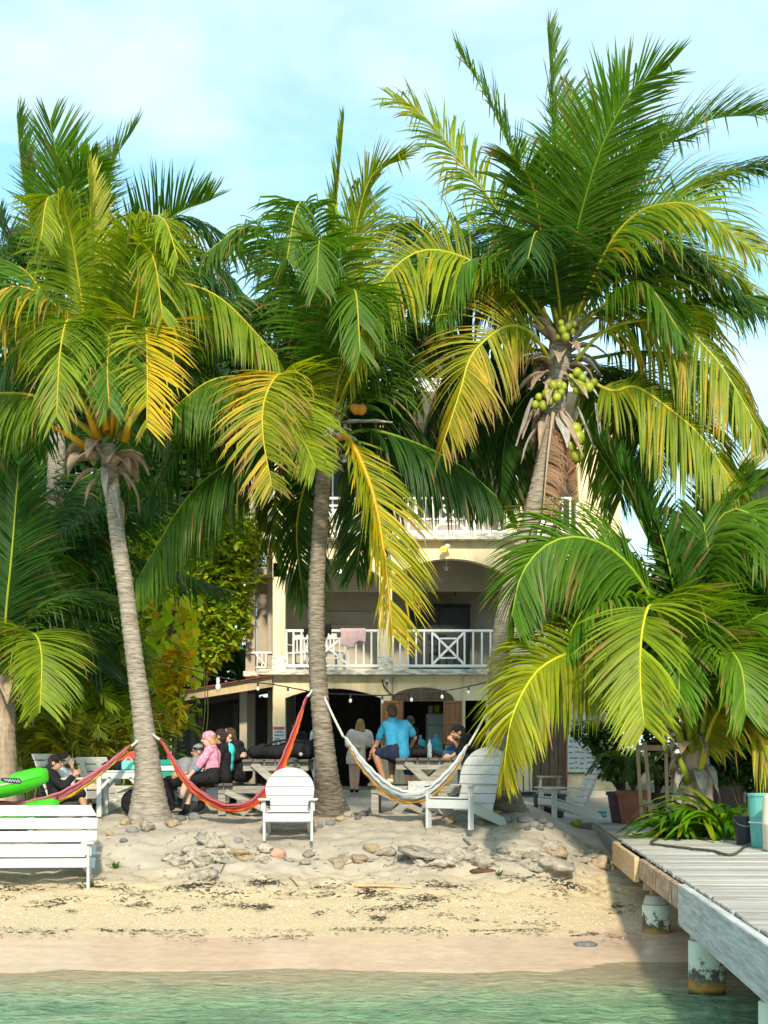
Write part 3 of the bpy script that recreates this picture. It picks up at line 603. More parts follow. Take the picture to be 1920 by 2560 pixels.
t = thing('storage_jar', V(945, 1541, 35.4), 'yellow plastic tub on top of the refrigerator', 'tub'); b = MB(); b.lathe(V(945, 1541, 35.4), [(.07, 0), (.085, .17)], 16); b.build('body', 'yellow_plastic', t, smooth=False); b = MB(); b.lathe(V(945, 1541, 35.4)+Vector((0, 0, .171)), [(.09, 0), (.09, .02)], 16); b.build('lid', 'yellow_plastic', t)
t = thing('storage_jar', V(930, 1541, 35.4), 'white plastic canister on top of the refrigerator', 'tub'); b = MB(); b.lathe(V(930, 1541, 35.4), [(.055, 0), (.06, .15), (.04, .18)], 16); b.build('body', 'white_plastic', t); b = MB(); b.lathe(V(930, 1541, 35.4)+Vector((0, 0, .181)), [(.045, 0), (.045, .03)], 16); b.build('lid', 'black_plastic', t)
# laundry on the rail
def towel(name, m, vx0, vx1, vtop, vbot, label, y=BY+.05, jag=6, cat='towel'):
    n, k = 24, 10; vs = []; fs = []
    for i in range(n+1):
        u = i/n; x = vx0+(vx1-vx0)*u
        bot = vbot-jag*(.5+.5*math.sin(u*9+vx0))-(jag*1.6 if u > .55 else 0)
        for j in range(-3, k+1):
            if j < 0: p = V(x, vtop+(0 if j > -2 else 1.5), y+.07+.02*(-j)); p.z = V(x, vtop, y).z-.04*(-j)
            else: p = V(x+math.sin(j*.5)*.6*jag*.2, vtop+(bot-vtop)*j/k, y-.02-.012*math.sin(u*31+j*.25)*(.2+j/k))
            vs.append(p)
    m_ = k+4
    fs = [(i*m_+j, (i+1)*m_+j, (i+1)*m_+j+1, i*m_+j+1) for i in range(n) for j in range(m_-1)]
    b = MB(); b.add(vs, fs); o = b.build(name, m, smooth=True); md = o.modifiers.new('thick', 'SOLIDIFY'); md.thickness = .008
    return tag(o, label, cat)
towel('hung_shirt', 'rose_cloth', 736, 790, 1358, 1400, 'pale pink shirt hung to dry over the balcony rail', cat='shirt')
towel('hung_sock', 'black_cloth', 656, 668, 1357, 1377, 'small black cloth hung over the balcony rail near the pillar', jag=3, cat='cloth')
towel('hung_cloth', 'black_cloth', 700, 716, 1348, 1378, 'dark cloth bundle on the balcony rail beside the pink shirt', jag=4, cat='cloth')
def plastic_chair(x, y, z, rot, label, m='white_plastic', s=1.0):
    t = thing('balcony_chair', (x, y, z), label, 'chair'); R = rotz(rot)
    def q(nm, c, size, **k): b = MB(); b.box(Vector((x, y, z))+R@(Vector(c)*s), Vector(size)*s, R, bev=.012, **k); b.build(nm, m, t)
    for sx in (-1, 1):
        for sy in (-1, 1): q('leg', (sx*.22, sy*.2, .21), (.05, .05, .42))
    q('seat', (0, 0, .44), (.5, .46, .04)); q('backrest', (0, .22, .82), (.5, .04, .12))
    for i in range(5): q('slat', (-.18+i*.09, .22, .61), (.04, .03, .30))
    for sx in (-1, 1): q('armrest', (sx*.25, 0, .64), (.05, .44, .03)); q('arm_post', (sx*.25, -.19, .535), (.04, .04, .18))
plastic_chair(bx(712), 34.0, S1b, .5, 'white plastic armchair on the balcony behind the pink shirt'); plastic_chair(bx(640), 34.4, S1b, -.4, 'white plastic armchair on the balcony beside the left pillar')
plastic_chair(bx(960), 34.2, S1b, 2.6, 'dark chair on the balcony in front of the black cupboard', 'black_plastic', .95)
ac = thing('air_conditioner', V(1165, 1365, 35.4), 'air conditioner outdoor unit with round dark fan behind balcony rail', 'air conditioner')
hb('body', 'grey_wall', bx(1143), bx(1190), 35.2, 35.5, S1b, bz(1330), ac); b = MB(); b.lathe((bx(1160), 35.198, bz(1350)), [(.16, 0), (.16, .03)], 20, rotx(PI/2)); b.build('fan', 'black_gloss', ac)
# ------------------------------------------------------------------ neighbouring timber house on the right
nb = thing('timber_house', (8.5, 29, .9), 'dark timber house with lattice skirt and sloping roof beyond the short palm', 'building')
def neighbour():
    y = 28.5; k = F/y
    def X(v): return (v-HX)/k
    def Z(v): return EYE+(HY-v)/k
    x0 = X(1612); b = MB(); b.box((x0+3.2, y+2, (1.0+Z(1010))/2), (6.4, 3.6, Z(1010)-1.0)); b.build('wall', 'roof_dark', nb)
    # roof rising to the right: verge board and underside
    A, B_ = Vector((X(1588), y-.6, Z(1030))), Vector((X(1588)+4.2, y-.6, Z(1030)+3.1))
    d = (B_-A); nrm = Vector((-d.z, 0, d.x)).normalized()
    b = MB(); b.bar(A, B_, .06, .20, up=nrm); b.build('verge_board', 'fascia_green', nb); b = MB(); b.bar(A+Vector((0, -.035, 0))+nrm*.13, B_+Vector((0, -.035, 0))+nrm*.13, .09, .07, up=nrm); b.build('verge_cap', 'fascia_green', nb)
    b = MB(); b.bar(A+Vector((0, 2.6, 0))-nrm*.02, B_+Vector((0, 2.6, 0))-nrm*.02, 5.1, .12, up=nrm); b.build('roof', 'roof_dark', nb)
    b = MB(); b.bar(B_+Vector((0, 2.6, 0))-nrm*.02, B_+Vector((4.2, 2.6, -3.1))-nrm*.02, 5.1, .12, up=Vector((-nrm.x, 0, nrm.z))); b.build('roof', 'roof_dark', nb)
    # lattice panel
    lx0, lx1, lz0, lz1 = X(1575), X(1700), Z(1580), Z(1440); ly = y-.05
    fr_ = MB(); fr_.box(((lx0+lx1)/2, ly, lz1), (lx1-lx0, .06, .06)); f = fr_.build('lattice_panel', 'lattice', nb)
    n = 26; w = lx1-lx0; h = lz1-lz0
    for s in (-1, 1):
        for i in range(-int(h/.085), int(w/.085)+1):
            xa = lx0+i*.085; pa = Vector((xa, ly-.012*s, lz0)); pb = Vector((xa+h, ly-.012*s, lz1))
            ta = max(0, (lx0-xa)/h); tb = min(1, (lx1-xa)/h)
            if tb-ta < .05: continue
            P0, P1 = pa.lerp(pb, ta), pa.lerp(pb, tb)
            if s < 0: P0.x, P1.x = lx0+lx1-P0.x, lx0+lx1-P1.x
            b = MB(); b.bar(P0, P1, .02, .035); b.build('slat', 'lattice', f)
neighbour()
# ------------------------------------------------------------------ jetty and boardwalk
DZ = .95
jet = thing('jetty', (3.4, 15, -.4), 'weathered plank jetty on painted concrete piles running from sea to land', 'jetty')
def jetty():
    me_cache = []
    for v in range(6):                                   # six slightly different planks
        b = MB(); b.box((0, 0, 0), (6.0, .138, .035), bev=.006); m = b.mesh('plank'); m.materials.append(MATS['deck_wood'])
        for q in m.vertices: q.co.z += .004*math.sin(q.co.x*1.3+v)
        me_cache.append(m)
    ys = np.arange(6.2, 30.6, .147); L0 = wloc(jet)
    for i, y in enumerate(ys):
        o = bpy.data.objects.new('plank', random.choice(me_cache)); COL.objects.link(o); o.parent = jet
        off = random.uniform(-.012, .012)
        if y > 25.9: off = -1.35+random.uniform(-.02, .02)
        o.location = Vector((edgeX(y)+3.0+off, y, DZ-.0175+random.uniform(-.003, .003)))-L0; o.rotation_euler = (random.uniform(-.012, .012), 0, -.0672+random.uniform(-.002, .002))
    def ed(y, dx=0, z=0): return Vector((edgeX(y)+dx, y, z))
    def fas(name, m, y0, y1, h, dx, th=.05, drop=.0):
        b = MB(); b.bar(ed(y0, dx, DZ-.04-h/2-drop), ed(y1, dx, DZ-.04-h/2-drop), th, h, bev=.008); b.build(name, m, jet)
    fas('edge_board', 'grey_wood', 20.6, 25.8, .20, -.02); fas('edge_board', 'tan_wood', 17.45, 20.5, .29, -.10, .06, -.02); fas('edge_board', 'stained_wood', 13.75, 17.42, .225, -.045, .06); fas('edge_board', 'bleached_wood', 5.5, 13.72, .37, -.06, .07, -.03)
    b = MB(); b.bar((2.3, 25.83, DZ-.13), (edgeX(25.83), 25.83, DZ-.13), .05, .2); b.build('edge_board', 'grey_wood', jet)
    for k in range(3):
        for y0, y1 in ((6, 14), (14.02, 25)):
            b = MB(); b.bar(ed(y0, 1.0+1.9*k, DZ-.14), ed(y1, 1.0+1.9*k, DZ-.14), .06, .2); b.build('joist', 'stained_wood', jet)
    for y, zt in ((17.53, .38), (13.5, .46), (10.0, .49)):
        xb = edgeX(y)+.13
        for q, x in enumerate((xb, xb+2.6)):
            zb = gh(x, y)-.6; b = MB(); b.lathe((x, y, 0), [(.16, zb), (.161, zt-.01), (.155, zt)], 28); p = b.build('pile', 'pile_paint', jet, smooth=False)
            for f in p.data.polygons: f.use_smooth = abs(f.normal.z) < .5
            b = MB(); b.lathe((x, y, 0), [(.135, zt+.001), (.15, zt+.02), (.12, zt+.10), (.10, zt+.11)], 20); b.build('pile_cap', 'concrete', p)
            b = MB(); b.box((x-.02, y, (zt+.105+DZ-.26)/2), (.10, .12, DZ-.26-zt-.10), bev=.006); b.build('post', 'stained_wood', p)
        b = MB(); b.bar((xb-.16, y-.09, DZ-.32), (xb+3.0, y-.09-.2, DZ-.32), .06, .15); b.build('cross_beam', 'tan_wood', jet)
jetty()

# ------------------------------------------------------------------ palms
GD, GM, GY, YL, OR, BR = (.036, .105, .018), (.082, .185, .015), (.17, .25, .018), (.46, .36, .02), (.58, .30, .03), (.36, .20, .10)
WIND = Vector((.10, .0, 0))
def lerp3(a, b, t): return tuple(a[i]+(b[i]-a[i])*t for i in range(3))
def frond(parent, pts, L=1.0, droop=1.0, col=GM, col2=None, n=58, w=.040, rib=GY, ribr=.027, kink=.25, start=.16, fwd=(.35, 1.05), twist=0.0, tip=None, tipp=0.0, lift=.25, S0=None, side=(1, 1), name='frond', tilt=0.0, yl=None):
    """pinnate leaf along the curve pts (world). col/col2 base and tip colours, droop = how far leaflets hang"""
    n = int(n*2.0); L = L*1.18; w = w*.86
    rnd = random.Random(hash((round(pts[0][0], 3), round(pts[-1][0], 3), round(pts[-1][2], 3))) & 0xffff)
    P, LEN = arc_resample(catmull(pts, 60), 48); P = [Vector(p) for p in P]
    h = Vector((0, 0, 0))
    for p in P[1:]:
        q = Vector((p.x-P[0].x, p.y-P[0].y, 0))
        if q.length > h.length: h = q
    if h.length < .12: h = Vector((0, -1, 0))
    sv = h.normalized().cross(Vector((0, 0, 1))) if S0 is None else Vector(S0).normalized()
    ph_ = rnd.uniform(0, 90)
    vs = []; fs = []; cs = []; prof = [.62, .92, 1.0, .72, .04]
    col2 = col2 or col
    for i in range(n*2):
        sd_ = 1 if i % 2 else -1
        if side[0 if sd_ < 0 else 1] <= 0: continue
        if rnd.random() > side[0 if sd_ < 0 else 1]: continue
        t = start+(1-start)*((i//2)+.5*rnd.random())/n
        u = t*48; k = min(int(u), 47); p = P[k].lerp(P[k+1], u-k); T = (P[min(k+2, 48)]-P[max(k-1, 0)]).normalized()
        s = sv-sv.dot(T)*T; s = s.normalized() if s.length > 1e-4 else T.orthogonal().normalized()
        if twist: s = Matrix.Rotation(twist*t, 3, T)@s
        N = s.cross(T); N = N if (N.z > 0 or abs(N.z) < .3) else N
        q = (t-start)/(1-start); a = fwd[0]+(fwd[1]-fwd[0])*q+rnd.uniform(-.09, .09)+.22*mnoise.noise(Vector((q*9, sd_*3.1, ph_)))
        if mnoise.noise(Vector((q*14, sd_*7.7, ph_+5))) > .42: continue
        lf = lift-.85*max(0, droop-.75)*min(1, q/.15+.3)+rnd.uniform(-.14, .14)
        d = (s*sd_*math.cos(a)+T*math.sin(a)+N*lf+WIND).normalized()
        ln = L*(.45+.55*min(1, q/.22))*(1-.62*max(0, (q-.45)/.55)**1.4)*rnd.uniform(.74, 1.08)
        g = droop*rnd.uniform(.75, 1.25); kk = rnd.random() < kink; kp = rnd.choice((2, 3))
        st = ln/4; pp = p.copy(); base = len(vs)
        cc = lerp3(col, col2, min(1, max(0, q+rnd.uniform(-.12, .12)))); v = rnd.uniform(.72, 1.25)*(1+.25*mnoise.noise(Vector((q*5, sd_*2, ph_)))); cc = tuple(c*v for c in cc)
        if yl is not None and rnd.random() < yl[1]*(1.0 if sd_ == yl[2] or yl[2] == 0 else .12): cc = lerp3(cc, yl[0], rnd.uniform(.55, 1))
        browntip = rnd.random() < (tipp if tip is not None else .07)
        W0 = None
        for j in range(5):
            tt = T-T.dot(d)*d; W = tt.normalized() if tt.length > 1e-3 else d.orthogonal().normalized()
            if tilt: W = Matrix.Rotation(tilt, 3, d)@W
            nn = d.cross(W)*sd_; hw = w*prof[j]*.5*(.7+.3*ln/L)
            vs += [pp-W*hw-nn*hw*.35, pp+nn*hw*.15, pp+W*hw-nn*hw*.35]
            ct = lerp3(cc, tip or BR, max(0, (j-1.0)/3)) if browntip else cc
            cs += [ct]*3
            if j < 4:
                if kk and j == kp: d = (d*.35+Vector((0, 0, -1))).normalized()
                pp = pp+d*st; d = (d+Vector((0, 0, -1.05*g))*st).normalized()
        for j in range(4):
            b0 = base+j*3
            fs += [(b0, b0+1, b0+4, b0+3), (b0+1, b0+2, b0+5, b0+4)]
    off = wloc(parent); va = np.array([(x.x-off.x, x.y-off.y, x.z-off.z) for x in vs], np.float32)
    me = np_mesh(name, va, np.array(fs, np.int64), ['leaf'], np.array(cs, np.float32))
    o = link_mesh(name, me, parent, True)
    b = MB(); rad = [ribr*(1.0 if k_ < 3 else 1)*(1-.9*(k_/48)**.8)+.004 for k_ in range(0, 49, 2)]
    b.tube(P[0:49:2], rad, 6, col=rib); b.build('midrib', 'midrib', o, smooth=True, col=True)
    return o
def trunk(parent, path, radii, m='trunk', n=18, step=.035):
    P, LEN = arc_resample(catmull(path, 80), int(sum((Vector(path[i+1])-Vector(path[i])).length for i in range(len(path)-1))/step))
    R = np.interp(np.linspace(0, 1, len(P)), np.linspace(0, 1, len(radii)), radii); vs = []; ph = 0
    for i, p in enumerate(P):
        t = (P[min(i+1, len(P)-1)]-P[max(i-1, 0)]).normalized(); u = (Vector((1, 0, 0))-t.x*t).normalized(); w = t.cross(u)
        ring = (i % 3 == 0)*.010-(i % 3 == 2)*.006
        for j in range(n):
            a = 2*PI*j/n; rr = R[i]*(1+.05*mnoise.noise(Vector((math.cos(a)*1.5, math.sin(a)*1.5, i*step*2.5))))+ring*(.6+.8*mnoise.noise(Vector((math.cos(a)*2, math.sin(a)*2, i*.9))))
            if i*step < .35: rr *= 1+.10*(1-i*step/.35)*math.sin(a*5+1)+.08*(1-i*step/.35)
            vs.append(p+(u*math.cos(a)+w*math.sin(a))*rr)
    fs = [(i*n+j, i*n+(j+1) % n, (i+1)*n+(j+1) % n, (i+1)*n+j) for i in range(len(P)-1) for j in range(n)]+[tuple((len(P)-1)*n+j for j in range(n))]
    b = MB(); b.add(vs, fs); return b.build('trunk', m, parent, smooth=True)
def sheath(parent, base, d, ln, w, m='husk', curl=.6, seed=0):
    """dead leaf base: a curved, cupped, tapering blade"""
    d = Vector(d).normalized(); r = random.Random(seed); s = d.cross(Vector((0, 0, 1))); s = s.normalized() if s.length > .05 else Vector((1, 0, 0)); vs = []; pp = Vector(base)
    prof = [.55, .9, 1, .85, .6, .3, .05]
    for j in range(7):
        hw = w*prof[j]*.5; nn = s.cross(d).normalized()
        for q in range(5):
            e = (q-2)/2; vs.append(pp+s*hw*e+nn*hw*.5*(e*e)+nn*r.uniform(-.01, .01))
        pp = pp+d*ln/6; d = (d+Vector((r.uniform(-.12, .12), r.uniform(-.12, .12), -curl*.35))).normalized()
    fs = [(i*5+j, i*5+j+1, (i+1)*5+j+1, (i+1)*5+j) for i in range(6) for j in range(4)]
    b = MB(); b.add(vs, fs); o = b.build('dead_sheath', m, parent, smooth=True); md = o.modifiers.new('thick', 'SOLIDIFY'); md.thickness = .01; return o
def coconut(parent, c, r, m, seed=0):
    rr = random.Random(seed); R = Matrix.Rotation(rr.uniform(-.5, .5), 3, 'X')@Matrix.Rotation(rr.uniform(-.5, .5), 3, 'Y')
    b = MB(); prof = [(0.02, -1.12), (.42, -1.02), (.78, -.72), (.98, -.25), (1.0, .15), (.86, .62), (.52, .92), (.22, 1.0)]
    b.lathe(c, [(q*r, h*r) for q, h in prof], 12, R); o = b.build('coconut', m, parent, smooth=True)
    b = MB(); b.lathe(Vector(c)+R@Vector((0, 0, r*.97)), [(.34*r, 0), (.40*r, .06*r), (.12*r, .12*r)], 8, R); b.build('calyx', 'husk', o, smooth=True)
def fp(Yc, pts): return [V(x, y, Yc+(d if len(p) > 2 else 0)) if False else V(p[0], p[1], Yc+(p[2] if len(p) > 2 else 0)) for p in pts for x, y, d in [(p[0], p[1], 0)]]
def ring_sheaths(par, c, n, r, ln, w, up=.3, seed=1, m=('husk', 'husk', 'husk_grey'), curl=.9):
    rr = random.Random(seed)
    for i in range(n):
        a = 2*PI*i/n+rr.uniform(-.25, .25); d = Vector((math.cos(a), math.sin(a), up+rr.uniform(-.5, .4)))
        sheath(par, Vector(c)+Vector((math.cos(a)*r, math.sin(a)*r, rr.uniform(-.18, .22))), d, ln*rr.uniform(.7, 1.2), w*rr.uniform(.7, 1.2), rr.choice(m), curl*rr.uniform(.6, 1.6), seed*100+i)
GRP = 'coconut palms in front of the house'
# ---- A: left palm with orange leaf stalks
YA = 22.0
pa = thing('coconut_palm', G(323, 1768), 'coconut palm with orange leaf stalks and shaggy collar, between two pink hammocks', 'palm tree', GRP)
ba = wloc(pa); pa.location = ba
trunk(pa, [ba+Vector((0, .05, -.15)), V(318, 1640, YA), V(298, 1480, YA), V(272, 1280, YA), V(250, 1130, YA), V(238, 1020, YA), V(234, 960, YA)], [.34, .19, .145, .13, .12, .114, .112, .12])
ring_sheaths(pa, V(228, 985, YA), 13, .22, .55, .26, .35, 3, ('husk', 'husk', 'husk'), 1.0); ring_sheaths(pa, V(232, 1040, YA), 7, .15, .62, .15, -.8, 5, ('husk', 'husk_grey'), .8)
ORB = (.62, .30, .012); YG = (.21, .29, .013)
def A(pts, **k): k.setdefault('rib', lerp3(ORB, YL, random.random())); return frond(pa, fp(YA, pts), **k)
A([(232, 940), (205, 620, .1), (192, 365, .2)], L=.75, droop=.1, col=YG, col2=(.34, .36, .03), fwd=(.9, 1.3), kink=.1)
A([(222, 940), (185, 700, -.3), (145, 470, -.8), (105, 425, -1.2), (88, 520, -1.5)], L=.85, droop=1.3, col=YG, kink=.6, rib=YL)
A([(240, 940), (246, 690, -.3), (295, 500, -.8), (350, 470, -1.3), (385, 560, -1.6)], L=.85, droop=1.2, col=YG, kink=.5, rib=YL)
A([(245, 940), (290, 680, -.6), (312, 545, -1.0), (335, 570, -1.4), (352, 690, -1.6)], L=.9, droop=1.0, col=GM, col2=YG, kink=.3)
A([(250, 945), (275, 780, -.9), (312, 703, -1.4), (318, 800, -2.0), (317, 925, -2.2)], L=.85, droop=.75, col=(.15, .23, .015), col2=(.28, .31, .02), yl=((.62, .46, .01), .95, -1), kink=.15, fwd=(.35, .9), n=50, rib=YL)  # leaflets on one side coloured yellow to paint in the sunlit half
A([(215, 950), (110, 870, -.2), (20, 850, -.3), (-60, 870, -.4), (-130, 960, -.5)], L=1.05, droop=1.7, col=GM, col2=YG, kink=.15, rib=YL, ribr=.045)
A([(218, 945), (160, 720, -.8), (80, 632, -1.2), (0, 630, -1.4), (-75, 740, -1.6)], L=1.05, droop=1.6, col=GM, yl=(YL, .45, 0), kink=.3)
A([(250, 945), (320, 680, -.3), (352, 612, -.5), (470, 640, -.7), (600, 770, -.8)], L=1.05, droop=1.7, col=GM, col2=YG, kink=.2, rib=YL)
A([(225, 940), (140, 730, .4), (60, 590, .7), (-30, 560, .9)], L=1.0, droop=1.2, col=GM, kink=.3)
A([(245, 940), (290, 720, .5), (390, 660, .9), (470, 800, 1.2)], L=1.0, droop=1.4, col=GM, kink=.3)
A([(238, 940), (250, 700, .6), (300, 540, .9), (330, 480, 1.2)], L=.9, droop=.8, col=YG, kink=.4)
A([(228, 940), (190, 760, -1.0), (150, 690, -1.6), (130, 760, -2.1), (122, 900, -2.3)], L=.9, droop=1.0, col=GM, col2=YG, kink=.2)
A([(240, 945), (250, 800, -1.0), (238, 720, -1.6), (232, 800, -2.1), (236, 880, -2.2)], L=.8, droop=.9, col=GM, kink=.2)
for (x, y, dx, dz) in ((205, 925, -.5, 1.3), (222, 900, -.2, 1.6), (262, 925, .4, 1.4), (190, 945, -1.0, .6)):
    b = MB(); p0 = V(x+8, y+30, YA-.15); b.tube([p0, p0+Vector((dx*.25, -.1, dz*.3)), p0+Vector((dx*.55, -.2, dz*.55))], [.06, .045, .02], 8, col=ORB); b.build('leaf_stalk', 'midrib', pa, smooth=True, col=True)
for i, (x, y) in enumerate(((281, 892), (287, 902), (277, 905), (284, 884))): coconut(pa, V(x, y, YA-.25), .055, 'coconut_orange', i)
# ---- A2: taller palm behind
YB2 = 27.0
pa2 = thing('coconut_palm', (V(112, 1700, YB2).x, YB2, 1.2), 'tall coconut palm with sunlit bare trunk standing behind the orange-stalked palm', 'palm tree', GRP)
trunk(pa2, [wloc(pa2)-Vector((0, 0, .1)), V(112, 1400, YB2), V(118, 1150, YB2), V(128, 920, YB2), V(165, 690, YB2)], [.26, .17, .16, .15, .15])
def A2(pts, **k): return frond(pa2, fp(YB2, pts), **k)
cr = (172, 680)
A2([cr, (95, 520, 0), (52, 400, 0), (36, 250, 0)], L=.95, droop=.25, col=GD, col2=GM, fwd=(.6, 1.2), kink=.05)
A2([cr, (140, 500, -.5), (126, 360, -.9), (108, 262, -1.2)], L=1.15, droop=.15, col=GM, col2=GM, fwd=(.45, 1.15), kink=.08)
A2([cr, (142, 510, -.7), (155, 400, -1.2), (205, 345, -1.7)], L=1.0, droop=.4, col=GM, kink=.1)
A2([cr, (215, 480, .2), (240, 360, .3), (290, 278, .4)], L=.95, droop=.2, col=GM, fwd=(.6, 1.2), kink=.08)
A2([cr, (280, 570, -.2), (370, 470, -.4), (455, 432, -.6)], L=1.15, droop=.25, col=GD, col2=GM, fwd=(.35, 1.0), kink=.1, lift=.5)
A2([cr, (80, 620, .3), (25, 530, .4), (-10, 470, .4)], L=1.1, droop=.6, col=GD, kink=.2)
A2([cr, (70, 650, -.3), (-10, 600, -.5), (-80, 650, -.6)], L=1.1, droop=1.2, col=GD, kink=.2)
A2([cr, (300, 610, .4), (420, 580, .6), (500, 690, .8)], L=1.15, droop=1.2, col=GD, kink=.2)
A2([cr, (170, 560, .9), (175, 440, 1.4), (200, 350, 1.8)], L=1.1, droop=.4, col=GD, kink=.2)
A2([cr, (260, 700, .3), (340, 780, .5), (370, 950, .6)], L=1.2, droop=1.6, col=GD, kink=.2)
A2([cr, (100, 700, .3), (20, 780, .5), (-20, 960, .6)], L=1.2, droop=1.6, col=GD, kink=.2)
A2([cr, (220, 720, .8), (270, 830, 1.4), (280, 990, 1.6)], L=1.2, droop=1.5, col=GD)
# ---- B: centre palm
YB = 22.0
pb = thing('coconut_palm', G(716, 1758), 'slender coconut palm with orange coconuts and one long yellow frond hanging to the balcony', 'palm tree', GRP); bb = wloc(pb)
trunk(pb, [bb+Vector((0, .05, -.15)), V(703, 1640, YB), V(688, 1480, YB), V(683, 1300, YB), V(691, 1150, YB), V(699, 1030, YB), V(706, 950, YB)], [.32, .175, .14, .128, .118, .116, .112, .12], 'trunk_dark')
ring_sheaths(pb, V(706, 965, YB), 10, .16, .5, .18, .7, 7, ('husk', 'husk_grey'), .5)
def B(pts, **k): k.setdefault('rib', lerp3(YL, GY, random.random())); return frond(pb, fp(YB, pts), **k)
B([(706, 930), (722, 520), (742, 262)], L=.62, droop=.05, col=YG, col2=GM, fwd=(1.0, 1.4), kink=.05)
B([(704, 930), (688, 640, -.4), (662, 455, -.9), (640, 450, -1.2), (620, 560, -1.5)], L=.9, droop=1.4, col=GM, kink=.5)
B([(710, 930), (752, 600, -.2), (795, 395, -.4), (870, 335, -.6)], L=.85, droop=.8, col=YG, kink=.5, fwd=(.5, 1.3))
B([(700, 930), (655, 680, -.2), (595, 525, -.4), (530, 490, -.5), (440, 550, -.7)], L=.95, droop=1.4, col=GM, kink=.5)
B([(690, 950), (650, 840, -.7), (605, 808, -1.1), (572, 862, -1.4), (568, 940, -1.6), (588, 1055, -1.7)], L=.85, droop=.8, col=YG, col2=(.25, .28, .02), yl=((.58, .42, .02), .6, 1), tip=BR, tipp=.4, kink=.2, fwd=(.3, .8), n=50, rib=YL)
B([(695, 950), (625, 850, -.8), (640, 915, -1.2), (682, 1010, -1.4)], L=.8, droop=.8, col=YG, kink=.2, fwd=(.4, .9))
B([(690, 945), (640, 838, -.2), (560, 815, -.3), (460, 820, -.4), (375, 880, -.5)], L=1.1, droop=1.8, col=GM, kink=.15, rib=YL)
B([(716, 960, -.1), (748, 943, -.35), (800, 1050, -.7), (830, 1200, -.9), (848, 1372, -1.0)], L=1.05, droop=.55, col=YG, col2=(.40, .37, .02), yl=((.60, .46, .02), .25, 0), kink=.12, rib=(.68, .33, .012), ribr=.05, fwd=(.75, .95), start=.12, n=56)
B([(720, 955, .2), (791, 928, .2), (900, 958, .3), (1000, 1010, .4), (1075, 1075, .5)], L=1.1, droop=1.8, col=GD, kink=.2, rib=GY)
B([(690, 955, .4), (590, 952, .5), (484, 1006, .6), (397, 1085, .7), (292, 1262, .8)], L=1.15, droop=1.7, col=GD, col2=GM, kink=.2, rib=GY)
B([(702, 935), (672, 740, .4), (640, 620, .7), (590, 590, 1.0)], L=1.0, droop=1.0, col=GD, kink=.3)
B([(712, 935), (780, 760, .3), (835, 600, .5), (900, 520, .6)], L=1.0, droop=1.2, col=GM, kink=.4)
B([(715, 940), (790, 820, .4), (850, 770, .6), (900, 860, .8)], L=1.05, droop=1.5, col=GM, kink=.2)
B([(706, 935), (706, 700, -.8), (700, 560, -1.2), (690, 520, -1.6), (684, 620, -1.9)], L=.85, droop=1.1, col=GM, kink=.4)
B([(712, 935), (745, 740, -.7), (760, 640, -1.2), (770, 640, -1.6), (778, 760, -1.9)], L=.85, droop=1.1, col=GM, kink=.3)
B([(708, 935), (735, 700, .7), (770, 520, 1.1), (800, 430, 1.3)], L=.9, droop=.9, col=GM, kink=.4)
B([(696, 955, .6), (640, 960, .9), (600, 1040, 1.2), (585, 1180, 1.3)], L=1.1, droop=1.3, col=GD, col2=YG, kink=.2)
B([(712, 955, .7), (760, 980, 1.0), (790, 1080, 1.2), (770, 1230, 1.3)], L=1.0, droop=1.3, col=GD, kink=.2)
B([(698, 950, .5), (660, 1040, .8), (640, 1150, .9), (655, 1300, .9)], L=.9, droop=1.2, col=GD, kink=.1)
for i, (x, y, r) in enumerate(((693, 843, .085), (686, 851, .06), (769, 884, .075), (781, 885, .075), (762, 880, .05))): coconut(pb, V(x, y, YB-.2), r, 'coconut_orange', i+20)
for (x, y, dx, dz) in ((682, 900, -.4, 1.3), (690, 950, -.4, .9)):
    b = MB(); p0 = V(x+10, y+35, YB-.12); b.tube([p0, p0+Vector((dx*.25, -.05, dz*.3)), p0+Vector((dx*.5, -.1, dz*.6))], [.055, .045, .02], 8, col=(.55, .33, .012)); b.build('leaf_stalk', 'midrib', pb, smooth=True, col=True)
sheath(pb, V(735, 915, YB-.1), (1, 0, .12), .75, .12, 'husk_grey', .1, 77); sheath(pb, V(712, 900, YB-.2), (.0, -.2, -1), .5, .14, 'husk_grey', .1, 78)
# ---- C: tall right palm
YC = 22.5
pc = thing('coconut_palm', G(1092, 1752), 'tallest coconut palm with clusters of green coconuts, leaning over the stone ring', 'palm tree', GRP); bc = wloc(pc)
trunk(pc, [bc+Vector((0, .05, -.15)), V(1085, 1640, YC), V(1075, 1500, YC), V(1088, 1350, YC), V(1118, 1220, YC), V(1160, 1080, YC), V(1190, 940, YC), V(1205, 820, YC), V(1213, 720, YC)], [.38, .22, .15, .14, .14, .145, .15, .16, .17])
ring_sheaths(pc, V(1205, 800, YC), 10, .18, .6, .2, -.1, 11, ('husk', 'husk', 'husk_grey'), .7); ring_sheaths(pc, V(1192, 900, YC), 9, .17, .7, .17, -1.4, 12, ('husk', 'husk_grey'), .5)
ring_sheaths(pc, V(1212, 735, YC), 12, .15, .55, .2, 1.1, 13, ('husk', 'husk', 'husk_grey'), .35); ring_sheaths(pc, V(1209, 775, YC), 11, .16, .5, .2, .5, 14, ('husk', 'husk'), .8)
def C(pts, **k): k.setdefault('rib', lerp3(GY, YL, random.random()*.6)); return frond(pc, fp(YC, pts), **k)
C([(1222, 720), (1234, 560, -.8), (1272, 400, -1.5), (1312, 290, -1.9), (1372, 190, -2.2), (1440, 150, -2.4)], L=1.12, droop=.3, col=GM, kink=.06, fwd=(.3, 1.05), n=72, rib=GY, lift=.15)
